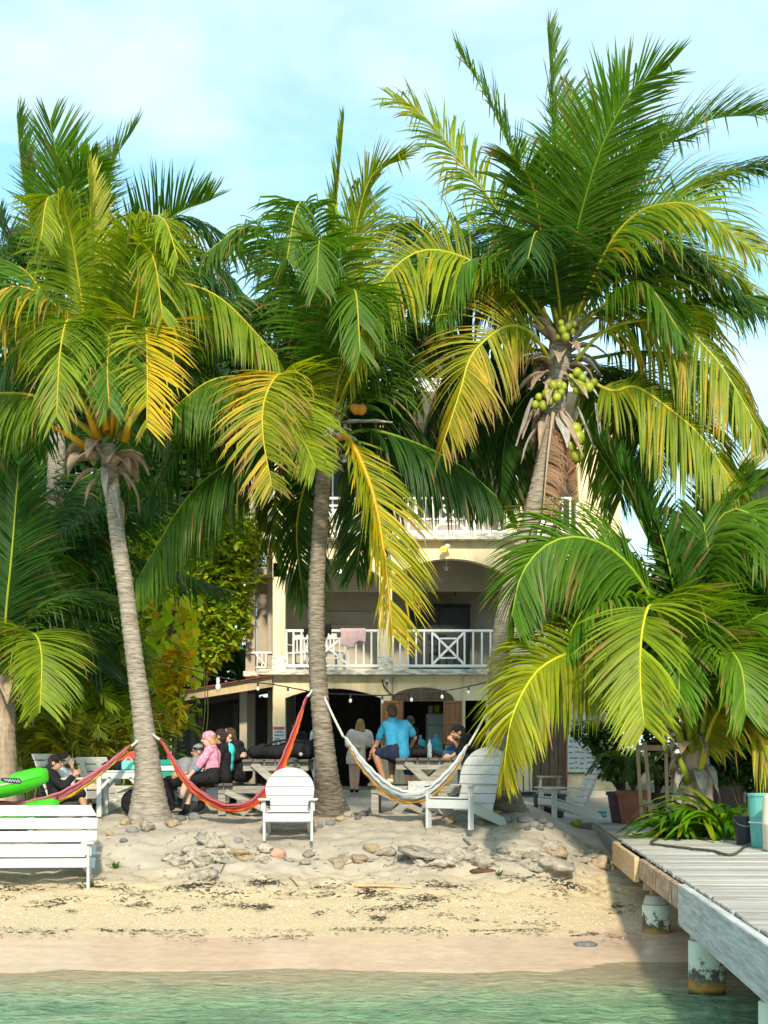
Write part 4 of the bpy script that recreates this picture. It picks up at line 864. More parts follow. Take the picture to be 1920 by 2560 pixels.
C([(1212, 720), (1205, 430, .2), (1193, 200, .2), (1183, 62, .2)], L=.75, droop=.3, col=GM, fwd=(.8, 1.35), kink=.2)
C([(1205, 720), (1140, 430, .2), (1062, 230, .2), (990, 110, .2)], L=.8, droop=.9, col=GM, kink=.3, fwd=(.4, 1.2))
C([(1198, 725), (1095, 490, -.1), (985, 335, -.2), (905, 240, -.3), (850, 215, -.3)], S0=(0, -.55, -1), L=.95, droop=1.1, col=GM, col2=YG, kink=.3, fwd=(.35, 1.1), yl=(YL, .10, 0))
C([(1195, 735), (1070, 595, -.4), (940, 540, -.8), (855, 575, -1.1), (795, 670, -1.3), (755, 825, -1.4)], S0=(0, -.55, -1), L=1.1, droop=1.2, col=YG, col2=(.24, .29, .02), yl=(YL, .16, 0), kink=.15, n=70, rib=(.40, .42, .03))
C([(1195, 790), (1150, 722, -.5), (1094, 705, -.9), (1022, 763, -1.3), (993, 849, -1.5), (955, 965, -1.6)], S0=(0, -.55, -1), L=.95, droop=.85, col=YG, col2=(.36, .32, .03), tip=BR, tipp=.5, yl=((.56, .42, .05), .2, 0), kink=.15, n=62, rib=(.45, .42, .03))
C([(1235, 790), (1305, 715, -.3), (1391, 691, -.5), (1463, 696, -.7), (1535, 763, -.8), (1583, 830, -.9), (1645, 940, -1.0)], S0=(0, -.55, -1), L=1.1, droop=1.4, col=YG, tip=OR, tipp=.28, yl=(YL, .12, 0), kink=.15, n=72, rib=(.40, .42, .03))
C([(1228, 725), (1275, 614, -.5), (1326, 513, -.9), (1376, 462, -1.1), (1427, 442, -1.3), (1503, 448, -1.5), (1632, 545, -1.7)], S0=(0, -.55, -1), L=1.1, droop=.9, col=GM, col2=YG, yl=(YL, .15, 1), kink=.25, n=70, lift=.3)
C([(1228, 720), (1310, 480, .3), (1417, 336, .4), (1529, 260, .5), (1650, 248, .6)], L=1.1, droop=.5, col=GM, kink=.15, n=66, lift=.4)
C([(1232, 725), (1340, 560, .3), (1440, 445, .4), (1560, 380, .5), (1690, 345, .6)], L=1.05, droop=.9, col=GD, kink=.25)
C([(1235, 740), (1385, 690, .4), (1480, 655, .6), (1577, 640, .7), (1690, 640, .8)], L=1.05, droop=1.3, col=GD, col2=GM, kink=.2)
C([(1238, 800), (1319, 844, -.2), (1372, 835, -.4), (1439, 878, -.6), (1511, 940, -.8), (1590, 1050, -.9)], S0=(0, -.55, -1), L=1.15, droop=1.3, col=YG, yl=(YL, .12, 0), kink=.15, n=70, rib=(.46, .42, .03))
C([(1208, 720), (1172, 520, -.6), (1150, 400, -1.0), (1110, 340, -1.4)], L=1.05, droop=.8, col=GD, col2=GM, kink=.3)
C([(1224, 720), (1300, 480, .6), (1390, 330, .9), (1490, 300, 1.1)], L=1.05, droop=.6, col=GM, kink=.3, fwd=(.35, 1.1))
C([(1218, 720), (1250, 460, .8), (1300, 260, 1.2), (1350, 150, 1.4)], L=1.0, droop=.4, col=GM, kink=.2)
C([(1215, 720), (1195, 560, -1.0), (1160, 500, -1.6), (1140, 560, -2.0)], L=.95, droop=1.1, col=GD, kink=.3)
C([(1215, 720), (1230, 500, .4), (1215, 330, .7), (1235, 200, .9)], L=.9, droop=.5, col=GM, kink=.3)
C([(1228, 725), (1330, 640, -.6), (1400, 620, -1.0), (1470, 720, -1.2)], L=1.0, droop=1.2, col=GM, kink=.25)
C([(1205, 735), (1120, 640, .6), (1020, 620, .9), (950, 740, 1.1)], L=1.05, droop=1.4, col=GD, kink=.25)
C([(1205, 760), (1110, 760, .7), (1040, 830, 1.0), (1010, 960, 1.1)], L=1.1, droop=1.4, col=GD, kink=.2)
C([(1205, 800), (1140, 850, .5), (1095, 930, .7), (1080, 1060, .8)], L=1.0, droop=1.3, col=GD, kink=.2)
C([(1230, 790), (1300, 800, .7), (1380, 880, 1.0), (1420, 1020, 1.2)], L=1.1, droop=1.4, col=GM, kink=.2)
C([(1230, 740), (1370, 620, .5), (1500, 560, .8), (1620, 620, 1.0)], L=1.1, droop=1.2, col=YG, kink=.2)
def dead(par, pts, Yc, L=.6, n=40, name='dead_frond'): return frond(par, fp(Yc, pts), L=L*.5, droop=2.6, w=.022, col=(.26, .155, .095), col2=(.36, .23, .15), n=n, kink=.4, rib=(.38, .28, .20), name=name, fwd=(.3, .8), lift=.3)
dead(pc, [(1195, 890, -.22), (1186, 960, -.3), (1180, 1020, -.32), (1172, 1120, -.3)], YC, .75, 46); dead(pc, [(1202, 930, -.2), (1206, 1040, -.2), (1203, 1180, -.1), (1207, 1300, -.1)], YC, .36, 44); dead(pc, [(1205, 880, -.1), (1235, 930, -.15), (1245, 1000, -.1), (1250, 1085, -.1)], YC, .5, 36)
rr = random.Random(4)
for i, (x, y, r) in enumerate(((1181, 850, .085), (1195, 832, .083), (1208, 832, .08), (1203, 858, .078), (1156, 874, .07), (1173, 876, .085), (1247, 805, .082), (1240, 828, .078), (1253, 829, .09), (1272, 836, .09), (1216, 834, .07), (1258, 815, .07), (1215, 712, .075), (1228, 705, .07), (1222, 728, .075), (1206, 727, .06), (1164, 858, .07), (1188, 866, .075), (1189, 845, .07), (1212, 848, .07), (1262, 842, .08), (1246, 842, .075), (1283, 826, .07), (1232, 816, .065), (1236, 716, .06), (1212, 698, .06), (1240, 700, .055))): coconut(pc, V(x, y, YC-.36+rr.uniform(-.06, .06)), r*.82, 'coconut_green', i+40)
for i, (x, y, r) in enumerate(((1230, 938, .11), (1248, 946, .11), (1243, 928, .1), (1232, 962, .1), (1247, 985, .095))): coconut(pc, V(x, y, YC-.12), r, 'coconut_green', i+60)
for (x, y, dx, dz) in ((1248, 880, .30, -1.0), (1150, 860, -.25, -.9), (1285, 870, .2, -1.2)): sheath(pc, V(x, y, YC-.2), (dx, -.1, dz), .75, .12, 'husk_grey', .0, int(x))
# ---- D: short palm beside the boardwalk
YD = 21.6
pd = thing('coconut_palm', (V(1500, 1700, YD).x, YD, .72), 'short young coconut palm with broad green fronds beside the boardwalk', 'palm tree', GRP)
trunk(pd, [wloc(pd)-Vector((0, 0, .1)), V(1508, 1700, YD), V(1503, 1640, YD), V(1494, 1570, YD), V(1492, 1520, YD)], [.30, .24, .2, .17, .15], 'husk')
ring_sheaths(pd, V(1500, 1600, YD), 12, .17, .42, .17, .2, 21, ('husk', 'husk', 'husk_grey'), 1.0); ring_sheaths(pd, V(1502, 1660, YD), 8, .2, .42, .14, -.6, 22, ('husk', 'husk_grey'), .8)
DG = (.085, .20, .012)
def D(pts, **k):
    k['L'] = k.get('L', 1)*1.16; k['n'] = int(k.get('n', 58)*1.3); k.setdefault('w', .062)
    k.setdefault('rib', (.24, .32, .02)); k.setdefault('kink', .06); k.setdefault('col', DG); k.setdefault('ribr', .045); return frond(pd, fp(YD, pts), **k)
D([(1488, 1600), (1465, 1420, -.3), (1403, 1290, -.7), (1355, 1218, -1.0), (1299, 1174, -1.2), (1234, 1160, -1.5), (1174, 1182, -1.7), (1126, 1243, -1.9), (1106, 1330, -2.0)], S0=(0, -.55, -1), L=1.0, droop=.9, n=80, lift=.35, rib=(.26, .36, .02))
D([(1480, 1610), (1420, 1470, -.6), (1314, 1411, -1.2), (1250, 1407, -1.5), (1196, 1425, -1.8), (1150, 1462, -2.1), (1106, 1550, -2.4), (1088, 1665, -2.5)], S0=(0, -.55, -1), L=.90, droop=1.1, n=80, col=(.09, .20, .012), col2=(.34, .36, .012), lift=.35, rib=(.45, .45, .012))
D([(1490, 1600), (1462, 1420, -1.0), (1411, 1307, -1.8), (1387, 1365, -2.3), (1383, 1475, -2.5), (1392, 1570, -2.6)], L=.92, droop=.6, n=70, col=(.10, .22, .012), col2=(.26, .33, .015), lift=.25, fwd=(.35, .85), rib=(.46, .46, .02))
D([(1492, 1600), (1468, 1350, -.3), (1448, 1235, -.5), (1425, 1150, -.6)], L=.8, droop=.15, n=60, fwd=(.7, 1.3), lift=.4, col=(.04, .125, .012))
D([(1488, 1600), (1445, 1290, .3), (1375, 1110, .5), (1285, 960, .7)], L=1.0, droop=.3, n=70, lift=.3, col=(.04, .12, .014))
D([(1498, 1600), (1505, 1350, -.2), (1519, 1185, -.4), (1563, 1112, -.6), (1603, 1102, -.8), (1643, 1140, -1.0), (1672, 1240, -1.1)], S0=(0, -.55, -1), L=1.0, droop=1.2, n=70, col=(.09, .19, .013))
D([(1504, 1605), (1547, 1423, -.4), (1588, 1375, -.7), (1640, 1330, -1.0), (1720, 1330, -1.2), (1790, 1430, -1.4)], S0=(0, -.55, -1), L=1.0, droop=1.3, n=70, col=(.10, .21, .013))
D([(1508, 1690, -.1), (1530, 1590, -.4), (1560, 1525, -.7), (1598, 1506, -.9), (1660, 1545, -1.2), (1750, 1650, -1.5)], S0=(0, -.55, -1), L=.95, droop=.75, n=70, col=(.22, .28, .015), col2=(.42, .38, .02), tip=BR, tipp=.35, lift=0, rib=(.5, .46, .02))
D([(1496, 1600), (1500, 1380, .4), (1540, 1240, .7), (1600, 1220, .9), (1650, 1330, 1.0)], L=1.0, droop=1.3, col=GM)
D([(1494, 1600), (1470, 1400, .6), (1430, 1280, 1.0), (1370, 1270, 1.3), (1330, 1360, 1.5)], L=.95, droop=1.2, col=GD)
D([(1498, 1600), (1530, 1440, .6), (1600, 1400, 1.0), (1660, 1480, 1.2)], L=1.0, droop=1.3, col=GD)
D([(1492, 1600), (1490, 1400, -.6), (1482, 1330, -1.0), (1470, 1400, -1.4), (1466, 1520, -1.6)], L=.8, droop=.8, col=DG)
D([(1500, 1600), (1520, 1400, -.3), (1535, 1250, -.5), (1520, 1130, -.6)], L=.95, droop=.7, col=GM)
D([(1500, 1600), (1560, 1380, .2), (1620, 1230, .3), (1700, 1190, .4)], L=1.0, droop=1.0, col=DG)
D([(1504, 1605), (1580, 1470, .1), (1650, 1420, .2), (1740, 1480, .3)], L=1.0, droop=1.3, col=GM)
D([(1498, 1600), (1540, 1330, .5), (1560, 1150, .8), (1590, 1020, 1.0)], L=1.0, droop=.5, col=GM)
D([(1500, 1600), (1570, 1300, .6), (1640, 1130, .9), (1720, 1060, 1.1)], L=1.0, droop=.8, col=DG)
D([(1490, 1600), (1450, 1400, .3), (1390, 1250, .6), (1310, 1190, .9), (1240, 1250, 1.1)], L=1.0, droop=1.1, col=DG)
D([(1494, 1600), (1520, 1470, -.6), (1560, 1400, -1.1), (1600, 1440, -1.5), (1612, 1540, -1.7)], L=.85, droop=.9, col=(.12, .24, .013))
D([(1490, 1600), (1430, 1380, -.5), (1350, 1300, -.9), (1270, 1310, -1.3), (1220, 1390, -1.5)], L=.95, droop=1.0, col=DG)
C([(1235, 780, .3), (1290, 820, .6), (1330, 930, .9), (1340, 1080, 1.0)], L=1.05, droop=1.4, col=GM, kink=.2)
C([(1228, 725), (1300, 600, .2), (1390, 540, .4), (1480, 580, .6), (1540, 700, .7)], L=1.1, droop=1.2, col=GM, kink=.2)
C([(1205, 730), (1130, 620, -.3), (1050, 560, -.6), (980, 590, -.8), (940, 700, -.9)], L=1.05, droop=1.2, col=GM, kink=.2)
C([(1222, 722), (1270, 520, -.4), (1330, 380, -.7), (1420, 300, -.9)], L=1.05, droop=.7, col=GM, kink=.2)
C([(1240, 800, .2), (1330, 800, .4), (1440, 860, .6), (1540, 1000, .7)], L=1.1, droop=1.3, col=GM, kink=.2)
C([(1240, 780, .4), (1400, 760, .8), (1540, 800, 1.1), (1660, 930, 1.3)], L=1.1, droop=1.4, col=GM, kink=.2)
for (x0, y0, x1, y1) in ((1478, 1625, 1440, 1510), (1495, 1625, 1477, 1480), (1512, 1620, 1530, 1490), (1484, 1690, 1468, 1640), (1503, 1600, 1490, 1380)):
    b = MB(); b.tube([V(x0, y0, YD-.15), V((x0+x1)/2+2, (y0+y1)/2, YD-.25), V(x1, y1, YD-.35)], [.06, .05, .03], 8, col=(.27, .33, .02)); b.build('leaf_stalk', 'midrib', pd, smooth=True, col=True)
# ---- E: low palm at the left edge
YE = 23.0
pe = thing('coconut_palm', (V(8, 1700, YE).x, YE, 1.2), 'low coconut palm with reddish brown trunk behind the green kayaks', 'palm tree', GRP)
trunk(pe, [wloc(pe)-Vector((0, 0, .1)), V(8, 1650, YE), V(6, 1580, YE), V(8, 1510, YE), V(12, 1460, YE)], [.24, .20, .19, .18, .17], 'husk')
ring_sheaths(pe, V(8, 1510, YE), 9, .18, .5, .18, .1, 31)
def E(pts, **k): k.setdefault('rib', (.30, .34, .02)); k.setdefault('col', GM); return frond(pe, fp(YE, pts), **k)
E([(14, 1490), (45, 1390, -.6), (75, 1371, -1.0), (90, 1420, -1.4), (86, 1540, -1.6)], L=.85, droop=.8, col=(.11, .20, .015), col2=YG, fwd=(.35, .8), n=60, rib=(.42, .42, .02), kink=.1)
E([(10, 1490), (12, 1340, -.3), (25, 1200, -.5), (40, 1010, -.6)], L=1.0, droop=.35, col=GD, kink=.05, lift=.4)
E([(5, 1490), (-30, 1380, -.3), (-80, 1360, -.5), (-140, 1460, -.6)], L=.9, droop=1.2)
E([(10, 1490), (-10, 1330, .2), (-40, 1200, .3), (-90, 1130, .4)], L=1.0, droop=.6, col=GD)
# ---- extra fronds round the back of each crown
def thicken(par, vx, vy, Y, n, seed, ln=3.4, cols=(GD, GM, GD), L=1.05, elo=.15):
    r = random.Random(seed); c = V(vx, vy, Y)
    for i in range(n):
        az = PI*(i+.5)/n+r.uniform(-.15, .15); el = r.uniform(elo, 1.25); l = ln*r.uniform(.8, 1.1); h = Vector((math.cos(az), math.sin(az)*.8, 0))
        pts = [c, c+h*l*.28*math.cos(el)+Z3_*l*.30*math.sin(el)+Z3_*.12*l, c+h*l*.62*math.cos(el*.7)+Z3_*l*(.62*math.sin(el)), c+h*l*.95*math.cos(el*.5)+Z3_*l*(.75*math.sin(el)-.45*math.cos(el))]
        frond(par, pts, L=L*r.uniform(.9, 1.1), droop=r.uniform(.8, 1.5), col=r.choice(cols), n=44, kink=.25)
Z3_ = Vector((0, 0, 1))
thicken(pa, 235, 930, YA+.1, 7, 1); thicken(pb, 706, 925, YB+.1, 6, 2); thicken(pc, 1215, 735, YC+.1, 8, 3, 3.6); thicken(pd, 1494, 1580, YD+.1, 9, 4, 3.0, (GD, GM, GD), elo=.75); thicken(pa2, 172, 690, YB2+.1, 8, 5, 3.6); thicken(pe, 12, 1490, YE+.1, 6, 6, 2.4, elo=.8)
C([(1200, 770, .3), (1120, 720, .8), (1000, 760, 1.2), (930, 880, 1.4), (905, 1010, 1.5)], L=1.1, droop=1.6, col=GD, kink=.2)
C([(1200, 790, .4), (1130, 780, .9), (1050, 850, 1.3), (1000, 960, 1.5), (990, 1090, 1.6)], L=1.1, droop=1.5, col=GD, kink=.2)
C([(1205, 810, .5), (1150, 840, .9), (1110, 940, 1.2), (1090, 1100, 1.3)], L=1.0, droop=1.4, col=GD, col2=YG, kink=.2)
B([(712, 950, .4), (770, 880, .8), (850, 880, 1.1), (930, 980, 1.3)], L=1.1, droop=1.6, col=GD, kink=.2)
B([(712, 950, .5), (760, 930, .9), (820, 980, 1.2), (850, 1110, 1.3)], L=1.1, droop=1.5, col=GD, kink=.2)
B([(698, 950, .5), (620, 900, .9), (520, 930, 1.2), (450, 1060, 1.4)], L=1.15, droop=1.6, col=GD, kink=.2)
A([(255, 950, .3), (340, 860, .7), (450, 870, 1.0), (540, 980, 1.2)], L=1.15, droop=1.7, col=GM, kink=.2)
# ---- G, H, I: palms further back
def back_palm(cx_, cy, Y, label, fr, L=1.15, colset=(GD, GD, GM), zb=1.2, seed=0, tr=True, n=46):
    t = thing('coconut_palm', (V(cx_, cy, Y).x, Y, zb), label, 'palm tree', 'palms behind and beside the house'); c = V(cx_, cy, Y)
    if tr: trunk(t, [wloc(t)-Vector((0, 0, .1)), Vector((c.x-.15, Y, (c.z+zb)/2)), c+Vector((0, 0, .1))], [.22, .15, .14], n=12, step=.06)
    r = random.Random(seed)
    for pts in fr: frond(t, [c]+[V(p[0], p[1], Y+p[2]) for p in pts], L=L*r.uniform(.9, 1.1), droop=r.uniform(.7, 1.5), col=r.choice(colset), n=n, kink=.2, w=.05)
    return t
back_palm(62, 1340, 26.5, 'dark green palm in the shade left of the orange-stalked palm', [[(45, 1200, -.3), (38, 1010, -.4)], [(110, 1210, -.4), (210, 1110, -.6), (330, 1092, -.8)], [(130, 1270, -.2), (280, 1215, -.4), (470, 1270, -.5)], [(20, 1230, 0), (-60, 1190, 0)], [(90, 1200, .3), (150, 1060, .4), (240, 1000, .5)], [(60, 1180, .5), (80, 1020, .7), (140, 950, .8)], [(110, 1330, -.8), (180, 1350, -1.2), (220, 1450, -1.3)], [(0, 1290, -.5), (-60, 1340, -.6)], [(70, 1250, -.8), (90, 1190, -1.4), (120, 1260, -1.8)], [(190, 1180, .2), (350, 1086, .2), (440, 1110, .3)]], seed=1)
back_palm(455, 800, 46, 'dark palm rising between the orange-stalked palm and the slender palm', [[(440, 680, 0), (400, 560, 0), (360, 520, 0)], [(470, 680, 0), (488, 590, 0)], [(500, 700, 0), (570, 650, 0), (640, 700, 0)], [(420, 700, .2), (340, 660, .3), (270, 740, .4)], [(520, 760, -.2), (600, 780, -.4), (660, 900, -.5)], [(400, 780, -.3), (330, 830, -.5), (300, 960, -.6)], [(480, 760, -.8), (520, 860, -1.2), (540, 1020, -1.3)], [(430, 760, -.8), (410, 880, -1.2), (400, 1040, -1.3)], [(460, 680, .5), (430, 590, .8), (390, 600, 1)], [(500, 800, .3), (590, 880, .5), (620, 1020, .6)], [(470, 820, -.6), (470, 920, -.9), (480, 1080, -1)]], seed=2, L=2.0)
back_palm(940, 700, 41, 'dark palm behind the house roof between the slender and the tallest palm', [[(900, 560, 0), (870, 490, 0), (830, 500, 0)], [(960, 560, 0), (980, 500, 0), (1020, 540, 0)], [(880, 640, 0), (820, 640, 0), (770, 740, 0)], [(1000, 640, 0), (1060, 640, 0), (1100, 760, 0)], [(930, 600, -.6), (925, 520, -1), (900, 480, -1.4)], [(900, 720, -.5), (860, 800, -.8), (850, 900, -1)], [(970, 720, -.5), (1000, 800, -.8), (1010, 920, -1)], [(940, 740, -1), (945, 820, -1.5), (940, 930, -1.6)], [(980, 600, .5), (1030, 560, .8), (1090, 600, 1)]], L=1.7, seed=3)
# ---- feathery areca clumps and other greenery on the left
def areca(cx_, base, Y, ht, n, seed, label, col=(.19, .30, .014), spread=150):
    g = G(cx_, base) if base < 1760 else None; zb = gh(V(cx_, 0, Y).x, Y)
    t = thing('areca_palm', (V(cx_, 0, Y).x, Y, zb), label, 'shrub', 'feathery palms behind the seats'); c = wloc(t); r = random.Random(seed)
    for i in range(n):
        a = r.uniform(0, 2*PI); l = ht*r.uniform(.6, 1.05); o = spread/F*Y*r.uniform(.3, 1)
        dx, dy = math.cos(a)*o, math.sin(a)*o*.7; p0 = c+Vector((dx*.1, dy*.1, -.02))
        pts = [p0, c+Vector((dx*.35, dy*.35, l*.62)), c+Vector((dx*.75, dy*.75, l*.95)), c+Vector((dx*1.25, dy*1.25, l*.82))]
        cc = lerp3(col, r.choice((GM, YL, col, (.22, .30, .015))), r.uniform(0, .55))
        frond(t, pts, L=.48*r.uniform(.8, 1.2), droop=r.uniform(.6, 1.3), col=cc, n=30, w=.038, start=.38, rib=(.30, .30, .03), ribr=.014, kink=.05, lift=.3)
    return t
areca(150, 1720, 25.5, 2.5, 20, 1, 'bright yellow-green feathery palm clump behind the man in black'); areca(250, 1700, 26.0, 3.0, 22, 2, 'tall feathery palm clump behind the white slatted table'); areca(60, 1700, 25.0, 1.9, 14, 3, 'low feathery palm clump behind the kayaks', (.16, .20, .02)); areca(200, 1720, 24.3, 1.5, 14, 6, 'small feathery palm with drooping fronds behind the bearded man', (.15, .19, .02)); areca(300, 1700, 27.5, 2.2, 14, 7, 'feathery palm clump beside the dark lean-to', (.15, .25, .012))
back_palm(440, 1430, 36.5, 'dark low palm above the lean-to roof', [[(400, 1380, 0), (370, 1420, 0)], [(480, 1370, 0), (520, 1400, 0)], [(430, 1350, 0), (410, 1310, 0)], [(460, 1350, 0), (490, 1310, 0)], [(440, 1400, -.6), (430, 1400, -1), (425, 1450, -1.2)], [(500, 1410, 0), (525, 1450, 0)], [(400, 1410, 0), (380, 1460, 0)]], L=.9, seed=9, tr=True)
# ------------------------------------------------------------------ broadleaf foliage
def leaf_arrays(cen, n_, size, rnd, up=.5, asp=.5, fold=.25):
    k = len(cen); a = rnd.random(k)*2*PI; el = (rnd.random(k)-.5)*1.6-.15
    d = np.stack([np.cos(a)*np.cos(el), np.sin(a)*np.cos(el), np.sin(el)], -1)
    s = np.cross(d, np.array([0, 0, 1.0])); s /= np.linalg.norm(s, axis=1, keepdims=True)+1e-6
    roll = (rnd.random(k)-.5)*1.2; nn = np.cross(s, d); s = s*np.cos(roll)[:, None]+nn*np.sin(roll)[:, None]; nn = np.cross(s, d)
    L = (size*(.65+.7*rnd.random(k)))[:, None]; w = L*asp*.5
    p0 = cen; p1 = cen+d*L*.35; p2 = cen+d*L*.72-nn*L*.06; p3 = cen+d*L-nn*L*.16
    v = np.stack([p0, p1+s*w-nn*w*fold, p1+nn*w*.05, p1-s*w-nn*w*fold, p2+s*w*.75-nn*w*fold, p2, p2-s*w*.75-nn*w*fold, p3], 1)
    f = np.array([(0, 1, 2), (0, 2, 3), (4, 7, 5), (5, 7, 6)]); q = np.array([(1, 4, 5, 2), (2, 5, 6, 3)])
    b = (np.arange(k)*8)[:, None, None]
    return v.reshape(-1, 3), (f[None]+b).reshape(-1, 3), (q[None]+b).reshape(-1, 4)
def leaf_blob(blobs, n, size, cols, seed, shell=.55, asp=.5):
    r = np.random.default_rng(seed); C = []; CC = []
    vol = np.array([b[3]*b[4]*b[5] for b in blobs])**.67; cnt = (n*vol/vol.sum()).astype(int)
    for b, k in zip(blobs, cnt):
        u = r.normal(size=(k, 3)); u /= np.linalg.norm(u, axis=1, keepdims=True); rad = (shell+(1-shell)*r.random(k))[:, None]
        lump = 1+.28*vnoise(u[:, 0]*2.3+b[0], u[:, 1]*2.3+b[1], u[:, 2]*2.3)[:, None]*2
        C.append(np.array(b[:3])+u*rad*lump*np.array(b[3:6])); base = r.integers(0, len(cols), k); cl = np.array(cols)[base]*(.65+.7*r.random(k))[:, None]; CC.append(cl)
    C = np.concatenate(C); CC = np.concatenate(CC); v, f3, f4 = leaf_arrays(C, n, size, r, asp=asp)
    return v, [f3, f4], np.repeat(CC, 8, axis=0)
def foliage_part(name, par, blobs, n, size, cols, seed, shell=.55, asp=.5):
    v, f, c = leaf_blob(blobs, n, size, cols, seed, shell, asp); o = wloc(par)
    return link_mesh(name, np_mesh(name, v-np.array(o), f, ['leaf'], c), par, True)
def limb_tree(name, label, base, blobs, n, size, cols, seed, r=.16, group=None, cat='tree'):
    t = thing(name, base, label, cat, group); b = MB(); B0 = Vector(base); top = Vector(blobs[0][:3])
    fork = B0.lerp(top, .55)+Vector((.1, 0, 0)); b.tube(catmull([B0-Vector((0, 0, .1)), B0.lerp(fork, .5)+Vector((.08, 0, 0)), fork], 8), [r*(1-.045*i) for i in range(9)], 10)
    for q in blobs: c = Vector(q[:3]); b.tube(catmull([fork, fork.lerp(c, .5)+Vector((0, 0, .12)), c], 6), [r*.55*(1-.13*i) for i in range(7)], 7)
    b.build('trunk', 'brown_wood', t, smooth=True); foliage_part('crown', t, blobs, n, size, cols, seed); return t
def bl(vx, vy, Y, rx, ry, rz): p = V(vx, vy, Y); return (p.x, p.y, p.z, rx, ry, rz)
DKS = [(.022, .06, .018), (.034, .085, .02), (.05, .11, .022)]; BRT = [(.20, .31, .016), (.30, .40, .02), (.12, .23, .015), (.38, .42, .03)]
TG = 'broadleaf trees behind the garden'
limb_tree('garden_tree', 'sunlit yellow-green tree left of the side wing', (V(300, 0, 34.3).x, 34.3, 1.2), [bl(440, 1240, 34.3, 1.2, .7, 1.0), bl(490, 1330, 34.3, .55, .5, .8), bl(385, 1320, 34.3, 1.0, .7, 1.0), bl(480, 1160, 34.3, .9, .7, .8), bl(350, 1200, 34.5, 1, .8, 1), bl(420, 1400, 34.0, .7, .5, .6)], 13000, .19, BRT, 11, group=TG)
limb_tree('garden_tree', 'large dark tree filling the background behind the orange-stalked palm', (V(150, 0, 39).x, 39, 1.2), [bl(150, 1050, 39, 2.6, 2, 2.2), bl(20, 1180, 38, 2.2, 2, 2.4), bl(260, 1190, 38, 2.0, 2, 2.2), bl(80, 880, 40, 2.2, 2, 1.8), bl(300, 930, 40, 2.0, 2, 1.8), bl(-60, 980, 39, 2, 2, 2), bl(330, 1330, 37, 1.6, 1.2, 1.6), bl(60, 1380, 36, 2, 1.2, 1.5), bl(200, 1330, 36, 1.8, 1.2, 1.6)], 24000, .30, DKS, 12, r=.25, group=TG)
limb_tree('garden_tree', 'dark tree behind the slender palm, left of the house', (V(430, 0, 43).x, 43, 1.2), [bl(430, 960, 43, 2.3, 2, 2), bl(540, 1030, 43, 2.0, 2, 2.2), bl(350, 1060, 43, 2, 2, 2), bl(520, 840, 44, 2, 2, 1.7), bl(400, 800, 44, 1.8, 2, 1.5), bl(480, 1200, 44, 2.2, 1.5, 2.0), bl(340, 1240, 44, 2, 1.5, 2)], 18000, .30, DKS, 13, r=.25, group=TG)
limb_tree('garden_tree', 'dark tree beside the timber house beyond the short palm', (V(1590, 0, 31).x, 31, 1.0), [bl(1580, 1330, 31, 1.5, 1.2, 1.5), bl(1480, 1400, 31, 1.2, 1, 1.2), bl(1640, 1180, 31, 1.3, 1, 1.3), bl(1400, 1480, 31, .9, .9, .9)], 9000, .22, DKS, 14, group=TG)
def shrub(name, label, vx, Y, blobs, n, size, cols, seed, asp=.5, cat='shrub', group=None, zb=None):
    x = V(vx, 0, Y).x; t = thing(name, (x, Y, gh(x, Y) if zb is None else zb), label, cat, group); B0 = wloc(t); b = MB()
    for q in blobs:
        c = Vector(q[:3])
        for k in range(2): e = Vector((random.uniform(-.5, .5)*q[3], random.uniform(-.4, .4)*q[4], random.uniform(-.2, .4)*q[5])); b.tube(catmull([B0+e*.1, B0.lerp(c+e, .5)+e*.2, c+e], 6), [.03, .028, .025, .02, .016, .012, .008], 5)
    b.build('stem', 'brown_wood', t, smooth=True); foliage_part('leaves', t, blobs, n, size, cols, seed, asp=asp); return t
shrub('garden_shrub', 'bright green hedge shrub behind the feathery palms', 200, 29, [bl(120, 1500, 29, 1.0, .7, .8), bl(230, 1440, 29.5, 1.0, .7, .9), bl(320, 1530, 29, .8, .7, .8), bl(60, 1600, 28.5, .9, .7, .6), bl(260, 1620, 28.5, 1.1, .7, .6)], 7000, .17, [(.14, .25, .015), (.24, .35, .02), (.08, .17, .014), (.32, .38, .025)], 21)
shrub('garden_shrub', 'dark shrub in front of the timber house lattice', 1620, 24.2, [bl(1610, 1600, 24.2, .45, .3, .5), bl(1660, 1640, 24.2, .5, .3, .6), bl(1560, 1640, 24.2, .4, .3, .4)], 2600, .17, DKS, 24, zb=.8)
shrub('garden_shrub', 'dark shrub behind the lean-to roof beside the side wing', 470, 38.6, [bl(440, 1440, 38.6, .9, .6, .9), bl(500, 1460, 38.6, .9, .6, 1.0), bl(480, 1560, 38.6, 1.4, .6, 1.0), bl(400, 1540, 38.6, 1, .6, 1)], 5000, .2, DKS, 23)
shrub('croton_shrub', 'orange and yellow croton beside the leaning palm trunk', 365, 27, [bl(372, 1450, 27, .32, .3, .4), bl(362, 1530, 27, .3, .3, .4), bl(385, 1420, 27, .25, .25, .25)], 520, .24, [(.66, .50, .02), (.70, .62, .04), (.60, .36, .02), (.44, .54, .03), (.34, .46, .02)], 22, asp=.34)
